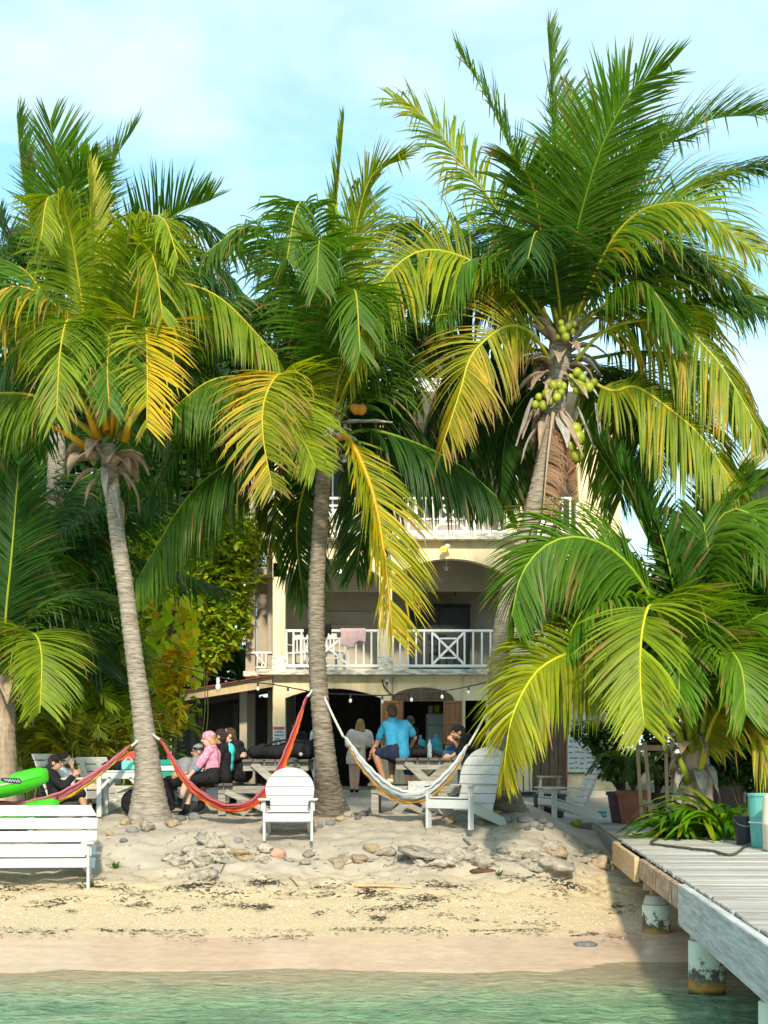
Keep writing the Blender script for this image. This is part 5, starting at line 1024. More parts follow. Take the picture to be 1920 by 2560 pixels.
def pothos():
    Y = 27.6; x = V(345, 0, Y).x; t = thing('climbing_vine', (x, Y, 1.2), 'climbing vine with large bright heart-shaped leaves above the orange croton', 'vine'); b = MB()
    b.tube(catmull([(x, Y, 1.15), V(350, 1500, Y), V(365, 1380, Y), V(385, 1290, Y)], 14), .05, 8); b.build('stem', 'brown_wood', t, smooth=True); r = random.Random(5)
    for i in range(130):
        c = V(r.uniform(315, 430), r.uniform(1285, 1480), Y+r.uniform(-.5, .2)); s = r.uniform(.11, .25); R = rotz(r.uniform(-.8, .8))@rotx(r.uniform(-.7, .5))@roty(r.uniform(-.6, .6))
        out = [(0, 0), (.16, .12), (.36, .06), (.46, -.2), (.36, -.55), (.12, -.9), (0, -1.05), (-.12, -.9), (-.36, -.55), (-.46, -.2), (-.36, .06), (-.16, .12)]
        vs = [c+R@(Vector((0, -.04, -.35))*s)]+[c+R@(Vector((px, .12*abs(px), pz))*s) for px, pz in out]
        cc = lerp3((.34, .50, .02), (.64, .64, .05), r.random()**1.2); b = MB(); b.add(vs, [(0, 1+j, 1+(j+1) % 12) for j in range(12)], col=tuple(q*r.uniform(.6, 1.1) for q in cc)); b.build('leaf', 'leaf', t, smooth=True, col=True)
    # hanging strands
    for k, (x0, y0, y1) in enumerate(((440, 1525, 1690), (446, 1540, 1700))):
        b = MB(); b.tube(catmull([V(x0, y0-90, 30), V(x0+3, y0, 30), V(x0-4, (y0+y1)/2, 30), V(x0+2, y1, 30)], 16), .01, 5, col=(.35, .36, .05)); b.build('strand', 'midrib', t, smooth=True, col=True)
pothos()
# ------------------------------------------------------------------ white slatted garden chairs
def adirondack(base, rot, label, width=.60, style='round', m='white_paint', ns=7, ht=1.0, scale=1.0, name='garden_chair', cat='chair', group='white slatted garden chairs', backs=None):
    """local frame: x across, -y front. base = ground point under the middle"""
    t = thing(name, base, label, cat, group); t.rotation_euler = (0, 0, rot); W = width*scale; s = scale
    def put(nm, b, mm=None): return b.build(nm, mm or m, t, local=True)
    fz, bzs = .37*s, .20*s; fy, by = -.36*s, .22*s                      # seat front/back heights
    for sx in (-1, 1):
        b = MB(); b.box((sx*(W/2+.015), fy+.02, .27*s), (.035, .095*s, .54*s), bev=.005); put('front_leg', b)
        b = MB(); x = sx*(W/2-.02)                                      # sloping stringer that is also the rear foot
        b.poly([(x, fy-.01, .36*s), (x, fy-.01, .25*s), (x, .50*s, .0), (x, .62*s, .0), (x, .50*s, .13*s), (x, .0, .27*s)], .03, (sx*-1, 0, 0)); put('stringer', b)
        b = MB(); b.poly([(sx*(W/2-.06), fy-.08, .545*s), (sx*(W/2+.09), fy-.08, .545*s), (sx*(W/2+.10), fy+.12, .545*s), (sx*(W/2+.04), .30*s, .53*s), (sx*(W/2-.04), .30*s, .53*s)], .025, (0, 0, 1)); put('armrest', b)
        b = MB(); b.poly([(sx*(W/2+.034), fy+.06, .54*s), (sx*(W/2+.034), fy-.02, .54*s), (sx*(W/2+.034), fy+.0, .40*s)], .02, (sx, 0, 0)); put('bracket', b)
    b = MB(); b.box((0, fy-.025, .315*s), (W+.06, .028, .11*s), bev=.005); put('apron', b)
    n = 5
    for i in range(n):
        q = i/(n-1); y = fy+.05+(by-fy-.06)*q; z = fz+.015+(bzs-fz)*q; b = MB(); b.box((0, y, z), (W-.05, .098*s, .022), rotx(math.atan2(bzs-fz, by-fy)), bev=.004); put('seat_slat', b)
    th = math.radians(24); d = Vector((0, math.sin(th), math.cos(th))); o = Vector((0, by+.02, bzs-.02)); nrm = Vector((0, -math.cos(th), math.sin(th)))
    H = (ht*s-bzs)/math.cos(th); R = rotx(-th)
    for sx in ((-1, 0, 1) if W > 1 else (-1, 1)):
        b = MB(); x = sx*W*.26 if W < 1 else sx*(W/2-.15); b.bar(o+Vector((x, .03, 0)), o+Vector((x, .03, 0))+d*(H-.05), .07, .03, up=nrm); put('back_post', b)
    gap = {'round': .010, 'square': .026, 'bench': .034}[style]; hs = H/ns
    for i in range(ns):
        a0, a1 = hs*i+gap/2, hs*(i+1)-gap/2; pts = []
        def hw(a):
            if style == 'round':
                rr = W*.56; c = H-rr
                if a > c: return math.sqrt(max(.0004, rr*rr-(a-c)**2))
                return rr*(.80+.20*a/c) if a > H*.42 else rr*.80
            if style == 'square': return W*.5
            return W*.5+.02 if a < H-hs else W*.5+.02-.11*(a-(H-hs))/hs
        k = 6
        for j in range(k+1): a = a0+(a1-a0)*j/k; pts.append(o+d*a+Vector((hw(a), 0, 0)))
        for j in range(k, -1, -1): a = a0+(a1-a0)*j/k; pts.append(o+d*a+Vector((-hw(a), 0, 0)))
        b = MB(); b.poly([p+nrm*.012 for p in pts], .022, nrm); put('back_slat', b)
    return t
g1 = G(543, 1812)
ch1 = adirondack((V(624, 0, 20.75).x, 20.75, gh(V(624, 0, 20.75).x, 20.75)-.01), .03, 'white round-backed slatted chair facing the sea below the slender palm', style='round', ns=6, ht=.98)
b = MB(); b.box((0.0, -.403, .315), (.012, .003, .08)); b.build('rust_streak', 'rock_pink', ch1, local=True)
adirondack((V(1003, 0, 21.35).x, 21.35, gh(V(1003, 0, 21.35).x, 21.35)-.015), -.62, 'white round-backed slatted chair turned sideways under the grey and orange hammock', style='round', ns=7, ht=1.04, scale=1.1)
adirondack((V(1222, 0, 26.9).x, 26.9, DZ+.003), -PI/2+.28, 'weathered white slatted chair seen from the side on the boardwalk', style='square', m='white_paint_old', ns=8, ht=1.0, width=.58)
adirondack((V(160, 0, 22.6).x, 22.6, 1.19), PI/2-.35, 'white slatted chair in which the man in the black cap sits', style='square', ns=7, ht=.93, m='white_paint_old', width=.56)
adirondack((V(512, 0, 23.8).x-1.95, 23.9, 1.19), PI-.5, 'empty white slatted chair between the white table and the feathery palms', style='square', ns=6, ht=.88, m='white_paint_old', width=.6)
adirondack((V(240, 0, 24.6).x, 24.6, 1.19), .5, 'white slatted chair back partly hidden by the pink hammock', style='square', ns=6, ht=.85, m='white_paint_old', width=.56)
adirondack((V(367, 0, 23.6).x, 23.6, 1.19), -.9, 'white slatted chair with green striped towel beside the leaning palm trunk', style='square', ns=6, ht=.86, m='white_paint', width=.5)
gb = (V(50, 0, 19.3).x, 19.35, gh(V(50, 0, 19.3).x, 19.35)-.03)
adirondack(gb, .06, 'wide white slatted beach bench with peeling paint near the waterline', width=1.62, style='bench', ns=5, ht=1.0, scale=1.03, name='beach_bench', cat='bench', group=None)
def towel_on(): 
    b = MB(); c = V(364, 1690, 23.3)
    for k in range(4):
        b = MB(); b.box(c+Vector((-.02, -.06+.0*k, .30-.085*k)), (.34, .03, .08), rotx(-.35)); b.build('stripe', 'green_towel' if k % 2 == 0 else 'white_cloth', tw)
tw = thing('beach_towel', V(364, 1690, 23.3), 'green and white striped towel draped over a white chair back', 'towel'); towel_on()
# ------------------------------------------------------------------ white side table with things
def side_table():
    c = Vector((V(265, 0, 22.3).x, 22.35, 1.19)); t = thing('side_table', c, 'white wooden side table with braced legs beside the leaning palm', 'table')
    W, D_, H = .66, .60, .66
    for i in range(5): b = MB(); b.box(c+Vector((0, -D_/2+.06+i*.12, H)), (W+.06, .112, .025), bev=.004); b.build('top_slat', 'white_paint', t)
    for sx in (-1, 1):
        for sy in (-1, 1):
            b = MB(); b.box(c+Vector((sx*(W/2-.03), sy*(D_/2-.03), H/2-.01)), (.07, .06, H-.03), bev=.005); b.build('leg', 'white_paint', t)
            b = MB(); b.bar(c+Vector((sx*(W/2-.06), sy*(D_/2-.03), H-.24)), c+Vector((sx*(W/2-.19), sy*(D_/2-.03), H-.09)), .03, .04); b.build('brace', 'white_paint', t)
    for sy in (-1, 1): b = MB(); b.box(c+Vector((0, sy*(D_/2-.03), H-.06)), (W-.14, .03, .09)); b.build('apron', 'white_paint', t)
    top = H+.014
    k = thing('camera_case', c+Vector((.10, -.1, top)), 'small aqua plastic box on the white side table', 'box'); q = wloc(k)
    b = MB(); b.box(q+Vector((0, 0, .07)), (.20, .14, .14), bev=.02); b.build('body', 'aqua_plastic', k); b = MB(); b.tube(catmull([q+Vector((-.06, -.03, .14)), q+Vector((0, -.03, .19)), q+Vector((.06, -.03, .14))], 8), .008, 6); b.build('handle', 'aqua_plastic', k)
    k = thing('gear_bag', c+Vector((-.12, .08, top)), 'black bag with red lining open on the white side table', 'bag'); q = wloc(k)
    b = MB(); 
    for e in range(5): b.ell(q+Vector((-.12+e*.07, .02*math.sin(e), .06+.02*(e % 2))), (.09, .09, .07))
    remesh_build(b, 'body', 'black_cloth', k, .015); b = MB(); b.poly([q+Vector((-.02, -.02, .10)), q+Vector((.24, .02, .12)), q+Vector((.30, .04, .30)), q+Vector((.20, .03, .27))], .02, (0, 1, 0)); b.build('flap', 'red_cloth', k)
    k = thing('dive_bag', c+Vector((.16, .1, 0)), 'black bag standing on the sand under the white side table', 'bag'); q = wloc(k)
    b = MB(); b.ell(q+Vector((0, 0, .20)), (.22, .18, .21)); b.ell(q+Vector((.05, -.1, .10)), (.2, .1, .1)); remesh_build(b, 'body', 'black_cloth', k, .02); b = MB(); b.bar(q+Vector((-.04, -.19, .06)), q+Vector((-.0, -.19, .36)), .02, .03); b.build('strap', 'metal_grey', k)
def remesh_build(b, name, m, parent, vox, smooth=3):
    me = b.mesh('tmp', wloc(parent) if parent is not None else None); o = bpy.data.objects.new('tmp', me); COL.objects.link(o)
    md = o.modifiers.new('r', 'REMESH'); md.mode = 'VOXEL'; md.voxel_size = vox
    if smooth: ms = o.modifiers.new('s', 'SMOOTH'); ms.iterations = smooth; ms.factor = .5
    dg = bpy.context.evaluated_depsgraph_get(); me2 = bpy.data.meshes.new_from_object(o.evaluated_get(dg)); bpy.data.objects.remove(o); me2.name = name
    
    if name in ('shirt', 'shorts', 'trousers', 'blouse', 'skirt'):
        nv_ = len(me2.vertices); co = np.empty(nv_*3, np.float32); me2.vertices.foreach_get('co', co); no = np.empty(nv_*3, np.float32); me2.vertex_normals.foreach_get('vector', no); co = co.reshape(-1, 3); no = no.reshape(-1, 3)
        d_ = .022*vnoise(co[:, 0]*11+40, co[:, 1]*11+40, co[:, 2]*6+43)+.012*vnoise(co[:, 0]*26+40, co[:, 1]*26+40, co[:, 2]*20+40)+.003; me2.vertices.foreach_set('co', (co+no*d_[:, None]).astype(np.float32).ravel()); me2.update()
    me2.materials.clear(); me2.materials.append(MATS[m]); return link_mesh(name, me2, parent, True)
side_table()
# ------------------------------------------------------------------ picnic tables
def picnic(c, L, W, H, label, rot=0, m='grey_wood', mt='dark_wood', sh=.45):
    c = Vector(c); t = thing('picnic_table', c, label, 'table', 'timber picnic tables on the sand'); t.rotation_euler = (0, 0, rot)
    def p(nm, b, mm=m): return b.build(nm, mm, t, local=True)
    n = 6; w = W/n                                  # planks run along y (away), x across
    for i in range(n): b = MB(); b.box((-W/2+w*(i+.5), 0, H), (w-.012, L, .04), bev=.005); p('top_plank', b, mt)
    for sx in (-1, 1):
        for i in range(2): b = MB(); b.box((sx*(W/2+.20+.14*i), 0, sh), (.13, L, .04), bev=.005); p('bench_plank', b, mt)
    for y in (-L/2+.12, L/2-.12):
        s = -1 if y < 0 else 1
        b = MB(); b.box((0, y, H-.085), (W-.02, .05, .13), bev=.005); p('top_beam', b)
        b = MB(); b.box((0, y+.001, sh-.075), (W+.72, .05, .11), bev=.005); p('seat_beam', b)
        for sx in (-1, 1):
            b = MB(); b.bar((sx*(W/2-.16), y+s*.052, H-.03), (-sx*(W/2+.02), y+s*.052+.001*sx, .02), .045, .11); b_ = p('leg', b)
            b = MB(); b.box((sx*(W/2+.30), y, sh/2-.07), (.11, .07, sh-.14), bev=.005); p('bench_leg', b)
            b = MB(); b.bar((sx*(W/2+.24), y+s*.05, sh-.10), (sx*.10, y+s*.05, .06), .04, .08); p('brace', b)
    return t
T1 = (V(597, 0, 22.7).x, 23.4, 1.2); picnic(T1, 1.9, .98, .80, 'weathered grey picnic table with black duffel bag on top')
T2 = (V(925, 0, 22.7).x+.02, 23.4, 1.2); picnic(T2, 1.9, .98, .82, 'dark picnic table with man in blue shirt sitting on it', rot=-.02)
# black duffel on table 1
k = thing('duffel_bag', (T1[0]+.12, 22.95, 2.025), 'black duffel bag lying on the grey picnic table', 'bag'); q = wloc(k); b = MB()
for i in range(9): u = i/8; b.ell(q+Vector((-.45+.9*u, .03*math.sin(i*2.1), .10+.05*u+.02*math.sin(i*1.7))), (.13, .17, .10+.05*u))
remesh_build(b, 'body', 'black_cloth', k, .02, 2); b = MB(); b.ell(q+Vector((.24, -.19, .07)), (.03, .02, .03)); b.build('badge', 'white_plastic', k); b = MB(); b.ell(q+Vector((-.10, -.1, .235)), (.025, .02, .02)); b.build('buckle', 'white_plastic', k)
b = MB(); b.tube(catmull([q+Vector((-.3, -.1, .2)), q+Vector((-.1, -.16, .27)), q+Vector((.1, -.14, .28)), q+Vector((.3, -.1, .26))], 12), .015, 6); b.build('handle', 'black_cloth', k, smooth=True)
# jugs and bottles on table 2
def jug(c, label, s=1.0):
    t = thing('water_jug', c, label, 'water jug', 'blue water jugs on the bar counter'); c = Vector(c)
    pr = [(.10, 0), (.128, .02), (.128, .07), (.12, .085), (.128, .10), (.128, .16), (.12, .175), (.128, .19), (.128, .27), (.118, .31), (.08, .355), (.035, .375), (.030, .40), (.030, .43)]
    b = MB(); b.lathe(c, [(r*s, h*s) for r, h in pr], 24); b.build('bottle', 'jug_blue', t, smooth=True); b = MB(); b.lathe(c+Vector((0, 0, .431*s)), [(.034*s, -.03*s), (.034*s, .02*s), (.028*s, .025*s)], 14); b.build('cap', 'print_blue', t)
jug((S(1051, 0, 32.85).x, 32.85, CT+.002), 'blue water jug on the bar counter right behind the man in blue', .97); jug((S(1089, 0, 32.8).x, 32.8, CT+.002), 'blue water jug on the bar counter in front of the refrigerator', 1.0)
t = thing('drink_bottle', (S(1074, 0, 22.6).x, 22.6, 2.045), 'slim clear water bottle on the dark picnic table', 'bottle'); c = wloc(t); b = MB(); b.lathe(c, [(.03, 0), (.034, .01), (.034, .16), (.03, .20), (.014, .235), (.014, .25)], 16); b.build('body', 'clear_bottle', t, smooth=True); b = MB(); b.lathe(c+Vector((0, 0, .251)), [(.017, -.015), (.017, .015)], 12); b.build('cap', 'print_blue', t)
k = thing('backpack', (S(1045, 0, 23.0).x, 23.05, 2.042), 'black backpack lying on the dark picnic table beside the slim bottle', 'bag'); q = wloc(k); b = MB(); b.ell(q+Vector((0, 0, .09)), (.22, .14, .09)); b.ell(q+Vector((.14, -.02, .08)), (.14, .13, .08)); remesh_build(b, 'body', 'black_cloth', k, .02, 2); b = MB(); b.tube(catmull([q+Vector((-.1, -.1, .14)), q+Vector((0, -.15, .19)), q+Vector((.1, -.1, .14))], 8), .012, 6); b.build('strap', 'black_cloth', k)
b = MB(); b.box((S(1058, 0, 22.42).x, 22.40, 1.62), (.44, .03, .17), rotx(.03)); tag(b.build('pale_board', 'bleached_wood'), 'pale square board propped under the dark picnic table top', 'board')
# ------------------------------------------------------------------ hammocks
def hammock(name, pts, wid, cols, label, A_, B_, stripes, rope='rope'):
    """pts = underside line (world points); wid = half width across in the middle"""
    P, LEN = arc_resample(catmull(pts, 60), 48); t = thing(name, P[24], label, 'hammock', 'hammocks slung between the palms'); nv = 18; n = len(P); vs = []; cs = []; off = wloc(t)
    for i, p in enumerate(P):
        u = i/(n-1); pr = (math.sin(PI*u)**.7)*.92+.06; T = (P[min(i+1, n-1)]-P[max(i-1, 0)]).normalized(); side = Vector((0, 1, 0)); upv = side.cross(T); upv = upv if upv.z > 0 else -upv
        for j in range(nv+1):
            e = j/nv*2-1; hgt = wid*.62*pr*abs(e)**1.5; ww = wid*pr*e*.75
            vs.append(p+side*(ww+.02*pr*math.sin(j*2.2+i*.3))+upv*(hgt+.006*math.sin(i*1.9+j)))
            cs.append(cols[int((j/nv*stripes*len(cols))) % len(cols)] if u > .05 and u < .95 else cols[0])
    fs = np.array([(i*(nv+1)+j, i*(nv+1)+j+1, (i+1)*(nv+1)+j+1, (i+1)*(nv+1)+j) for i in range(n-1) for j in range(nv)]); v = np.array([tuple(x-off) for x in vs])
    link_mesh('cloth', np_mesh('cloth', v, fs, ['hammock_weave'], np.array(cs)), t, True).modifiers.new('thick', 'SOLIDIFY').thickness = .012
    for q, (p, X) in enumerate(((P[0], A_), (P[-1], B_))):
        b = MB(); b.tube(catmull([X, X.lerp(p, .5)+Vector((0, 0, -.01)), p], 8), .018, 7); b.build('rope', rope, t, smooth=True)
    for s_ in (0, nv):
        b = MB(); b.tube([vs[i*(nv+1)+s_] for i in range(n)], .016, 6, col=cols[0]); b.build('edge_cord', 'midrib', t, smooth=True, col=True)
    return t
mat('hammock_weave', (1, 1, 1), .9, var=.3, scale=60, attr='Col', spec=.1, bump=.5, bscale=90, mapping=(.5, 1, 1))
PK, RD, ORr, MV = (.44, .12, .16), (.60, .06, .035), (.78, .17, .02), (.36, .07, .09)
hammock('hammock', [V(345, 1598, 21.75), V(395, 1690, 21.5), V(450, 1738, 21.4), V(500, 1755, 21.4), V(555, 1740, 21.4), V(605, 1680, 21.5), V(640, 1590, 21.6), V(664, 1505, 21.75)], .17, [MV, RD, ORr, ORr, MV, PK, RD, MV], 'red and orange striped hammock slung between orange-stalked palm and slender palm', V(330, 1585, 21.95), V(676, 1488, 21.95), 1)
GR1, GR2 = (.55, .58, .58), (.16, .18, .21)
hammock('hammock', [V(742, 1592, 21.7), V(775, 1655, 21.5), V(825, 1712, 21.35), V(880, 1736, 21.3), V(935, 1722, 21.35), V(985, 1668, 21.5), V(1012, 1610, 21.7)], .27, [GR1, GR1, GR2, (.70, .33, .03), (.74, .34, .02), GR2, GR1, GR2, GR1, GR1], 'white and grey hammock with orange edge slung between slender palm and tallest palm', V(700, 1505, 21.9), V(1062, 1520, 22.4), 1)
hammock('hammock', [V(283, 1612, 21.8), V(225, 1668, 21.5), V(165, 1713, 21.4), V(110, 1738, 21.3), V(40, 1752, 21.3), V(-30, 1745, 21.3), V(-110, 1700, 21.4), V(-180, 1620, 21.5)], .20, [PK, PK, (.70, .45, .02), (.72, .48, .02), PK, (.66, .30, .20)], 'pink and yellow hammock hanging in front of the two seated men', V(305, 1592, 21.9), V(-230, 1560, 21.6), 1)
# ------------------------------------------------------------------ kayaks
def kayak(c, rot, label, L=3.0, W=.74, H=.36, tilt=0):
    t = thing('kayak', c, label, 'kayak', 'green kayaks stacked behind the bench'); t.rotation_euler = (tilt, 0, rot); n, m = 36, 20; vs = []
    for i in range(n+1):
        u = i/n*2-1; w = W/2*max(.004, (1-abs(u)**3))**.75; keel = .22*abs(u)**4; deck = H*(.72+.46*abs(u)**2.4-.24*abs(u)**20)
        for j in range(m):
            a = 2*PI*j/m; x = math.cos(a); z = math.sin(a); xx = math.copysign(abs(x)**.7, x)*w
            zz = keel+(deck-keel)*(.5+.5*math.copysign(abs(z)**.75, z))
            if z > .35 and abs(u) < .72: zz -= .17*(1-(abs(u)/.72)**4)*min(1, (z-.35)/.3)*(1-.25*math.cos(u*9))
            if abs(x) > .93: xx *= 1.04
            vs.append(Vector((u*L/2, xx, zz)))
    fs = [(i*m+j, (i+1)*m+j, (i+1)*m+(j+1) % m, i*m+(j+1) % m) for i in range(n) for j in range(m)]+[tuple(range(m)), tuple(n*m+j for j in range(m-1, -1, -1))]
    b = MB(); b.add(vs, fs); o = b.build('hull', 'green_plastic', t, smooth=True, local=True)
    for u in (.55, -.55):
        b = MB(); b.tube(catmull([Vector((u*L*.9, -.05, H*1.02)), Vector((u*L*.9, 0, H*1.12)), Vector((u*L*.9, .05, H*1.02))], 6), .012, 6); b.build('carry_handle', 'black_plastic', t, local=True)
    b = MB(); b.tube([vs[i*m+10]*1.004 for i in range(1, n)], .008, 5); b.build('hull_seam', 'green_plastic', t, local=True); b = MB(); b.tube([vs[i*m+0]*1.004 for i in range(1, n)], .008, 5); b.build('hull_seam', 'green_plastic', t, local=True)
    b = MB(); b.box((0, 0, .19), (.36, .40, .05), bev=.02); b.build('seat_pad', 'black_plastic', t, local=True)
    return t
ky = 20.9
k1 = kayak((V(-145, 0, ky).x, ky+.15, 1.42), .02, 'upper bright green kayak with black label on its bow', L=3.1, H=.40); k1.rotation_euler[1] = -.055
k2 = kayak((V(-120, 0, ky).x, ky+.30, 1.06), .03, 'lower bright green kayak under the labelled one', L=3.0, H=.38); k2.rotation_euler[1] = -.03
def kayak_label():
    # black sticker with a looping white script squiggle
    p = V(25, 1698, 20.35); b = MB(); R = roty(.12)@rotz(0.05)
    vs = [p+R@Vector(q) for q in ((-.14, 0, .035), (.10, 0, .045), (.135, 0, .0), (.11, 0, -.035), (-.09, 0, -.03), (-.15, 0, .0))]
    d = MB(); d.poly(vs, .006, (0, 1, 0)); o = d.build('label', 'black_plastic', k1)
    o.matrix_parent_inverse = Matrix.Rotation(0, 4, 'Z')
    e = MB(); pts = [p+R@Vector((-.10+.21*i/40, -.008, .006+.016*math.sin(i*.95)*(1-.3*math.sin(i*.31)))) for i in range(41)]; e.tube(pts, .0035, 5); e.build('label_script', 'white_plastic', o)
# ------------------------------------------------------------------ string lights
SL = [V(283, 1414, 21.9), V(380, 1437, 22.3), V(469, 1461, 22.6), V(518, 1471, 22.6), V(586, 1478, 22.6), V(640, 1488, 22.5), V(690, 1497, 22.2), V(760, 1500, 22.5), V(826, 1502, 22.6), V(900, 1497, 22.6), V(968, 1491, 22.6), V(1020, 1481, 22.6), V(1066, 1470, 22.5)]
cable('string_light_cable', SL, .009, 'black festoon cable strung between the three palms', cat='cable', n=90)
def bulb(p, label, big=False, lit=False):
    t = thing('string_light_bulb', p, label, 'light bulb', 'bulbs on the festoon cable'); p = Vector(p); s = 1.7 if big else 1.0
    b = MB(); b.lathe(p, [(.014*s, -.005), (.016*s, -.045*s), (.012*s, -.055*s)], 10); b.build('socket', 'black_plastic' if not big else 'white_plastic', t)
    b = MB(); b.ell(p+Vector((0, 0, -.085*s)), (.024*s, .024*s, .034*s)); b.build('glass', 'white_plastic' if big else 'bulb_glass', t, smooth=True)
bulb(V(471, 1463, 22.6), 'big white bulb on the festoon cable above the lean-to beam', True)
for (x, y) in ((557, 1475), (622, 1485), (757, 1501), (826, 1503), (889, 1499), (955, 1493), (1012, 1483)): bulb(V(x, y, 22.58), 'small clear bulb hanging from the festoon cable')
# ------------------------------------------------------------------ rocks
def rock_mesh(seed, m, rough=.35, flat=.6):
    bm = bmesh.new(); bmesh.ops.create_icosphere(bm, subdivisions=3, radius=1); r = random.Random(seed); o = Vector((r.uniform(0, 50), r.uniform(0, 50), r.uniform(0, 50)))
    for v in bm.verts:
        d = 1+rough*mnoise.noise(v.co*1.1+o)+rough*.6*(.3-abs(mnoise.noise(v.co*1.9+o)))+rough*.5*mnoise.noise(v.co*2.6+o)+rough*.30*mnoise.noise(v.co*6+o); v.co *= d; v.co.z *= flat
    me = bpy.data.meshes.new('rock'); bm.to_mesh(me); bm.free(); me.materials.append(MATS[m]); me.shade_smooth(); return me
ROCK = {'pale': [rock_mesh(i, 'rock_pale', .85, .60) for i in range(9)], 'grey': [rock_mesh(i+20, 'rock_grey', .18, .68) for i in range(5)], 'tan': [rock_mesh(i+40, 'rock_tan', .55, .58) for i in range(6)], 'pink': [rock_mesh(70, 'rock_pink', .35, .75)]}
def rock(sx, sy, wpx, kind, label, group=None, flat=1.0, sink=.3, deck=False):
    g = GS(sx, sy); r = wpx/2/(3840/g.y); me = random.choice(ROCK[kind]); o = bpy.data.objects.new('rock', me); COL.objects.link(o)
    o.scale = (r, r*random.uniform(.7, 1.0), r*flat*random.uniform(.85, 1.1)); o.location = g+Vector((0, r*.3, r*.62*flat*(1-sink*1.6))); o.rotation_euler = (random.uniform(-.2, .2), random.uniform(-.2, .2), random.uniform(0, 6)) if me not in () else (0, 0, 0)
    return tag(o, label, 'rock', group)
GA, GB_, GC = 'dark stones at the foot of the left palm', 'stones ringed at the foot of the tallest palm', 'pale coral rubble along the sand bank'
for sx, sy, w, kd, lb in ((312, 2062, 34, 'tan', 'brown stone closest to the white side table leg'), (330, 2082, 34, 'grey', 'dark stone in front of the leaning palm base'), (366, 2076, 48, 'pale', 'long pale stone in front of the leaning palm base'), (432, 2066, 36, 'tan', 'flat tan stone between the leaning palm and the red hammock'), (275, 2090, 22, 'tan', 'small tan knobbly stone beside the bench back'), (309, 2106, 22, 'grey', 'single blue-grey pebble on the sand bank beside the bench'), (452, 2053, 30, 'grey', 'blue-grey stone beside the pink-shirted woman shoes'), (486, 2050, 36, 'grey', 'rounded grey stone below the red hammock'), (596, 2107, 24, 'grey', 'dark pebble on the sand left of the round-backed chair')):
    rock(sx, sy, w, kd, lb)
for sx, sy, w, kd, lb in ((788, 2060, 18, 'tan', 'small brown stone left of the slender palm base'), (800, 2069, 18, 'grey', 'small dark stone left of the slender palm base'), (826, 2063, 30, 'grey', 'speckled grey stone in front of the slender palm base'), (852, 2053, 26, 'tan', 'tan stone in front of the slender palm base'), (872, 2042, 28, 'pale', 'smooth pale stone right of the slender palm base'), (908, 2040, 26, 'grey', 'dark stone right of the slender palm base'), (895, 2048, 20, 'grey', 'little dark stone behind the smooth pale one')):
    rock(sx, sy, w, kd, lb)
for sx, sy, w, kd in ((1234, 2040, 34, 'tan'), (1222, 2055, 30, 'grey'), (1262, 2056, 40, 'grey'), (1296, 2072, 26, 'tan'), (1318, 2076, 22, 'grey'), (1310, 2056, 34, 'grey'), (1336, 2068, 30, 'grey'), (1354, 2058, 30, 'grey'), (1372, 2070, 28, 'grey'), (1350, 2076, 24, 'grey'), (1120, 2058, 44, 'tan'), (1200, 2062, 30, 'grey')):
    rock(sx, sy, w, kd, 'rounded stone in the ring at the foot of the tallest palm', GB_)
rock(660, 2130, 46, 'pale', 'cream boulder beside the pink coral rock'); rock(694, 2142, 42, 'pink', 'pink coral rock below the round-backed chair'); rock(520, 2112, 64, 'pale', 'large pale boulder on the bank left of the round-backed chair', flat=1.0)
rock(1380, 2186, 108, 'pale', 'largest flat white boulder lying beside the jetty', flat=.75, sink=.2); rock(1065, 2150, 100, 'pale', 'long pale slab-like boulder in the middle of the bank', flat=.6); rock(1508, 2172, 62, 'tan', 'orange-tan boulder against the jetty edge'); rock(1392, 2138, 58, 'tan', 'tan boulder behind the largest white boulder'); rock(930, 2128, 40, 'tan', 'dull tan boulder at the left end of the rubble row')
rock(505, 2196, 52, 'pale', 'pale porous boulder lying alone on the shelly beach', sink=.4)
rl = random.Random(9)
for i in range(150):
    sx = rl.choice((rl.uniform(420, 860), rl.uniform(860, 1500), rl.uniform(900, 1500))); sy = rl.gauss(2150, 10) if sx < 900 else rl.gauss(2146, 14)
    if 1330 < sx < 1440 and sy > 2165: continue
    rock(sx, sy, rl.choice((10, 13, 16, 20, 24, 28, 34, 44, 56)), rl.choice(('pale', 'pale', 'pale', 'tan')), 'pale coral rubble piece on the sand bank', GC, flat=rl.uniform(.7, 1), sink=rl.uniform(.35, .62))
def sea_stone():
    g = GS(1466, 2366); o = bpy.data.objects.new('rock', ROCK['grey'][1]); COL.objects.link(o); r = 29/(3840/g.y); o.scale = (r, r*.8, r*.5); o.location = g+Vector((0, .05, .01)); tag(o, 'single blue-grey stone in the shallow wash at the waterline', 'rock')
sea_stone()
# ------------------------------------------------------------------ seaweed, shells, twigs, driftwood
def strands(name, spots, mname, seed, ln=(.02, .075), wd=(.003, .008), zoff=.006, amp=.3):
    r = np.random.default_rng(seed); v = []; f = []
    for (x, y) in spots:
        a = r.normal(0, amp)+(PI if r.random() < .5 else 0); l = r.uniform(*ln); w = r.uniform(*wd); k = len(v); c = r.normal(0, .9)
        for j in range(4):
            t = j/3; aa = a+c*t; px = x+math.cos(a+c*t*.5)*l*t; py = y+math.sin(a+c*t*.5)*l*t; nx, ny = -math.sin(aa)*w, math.cos(aa)*w
            h = zoff+.010*math.sin(t*PI)*r.random(); v += [(px+nx, py+ny, h), (px-nx, py-ny, h)]
        f += [(k+2*j, k+2*j+1, k+2*j+3, k+2*j+2) for j in range(3)]
    v = np.array(v); v[:, 2] += ground_h(v[:, 0], v[:, 1]); me = np_mesh(name, v, np.array(f), [mname]); return link_mesh(name, me, None, True)
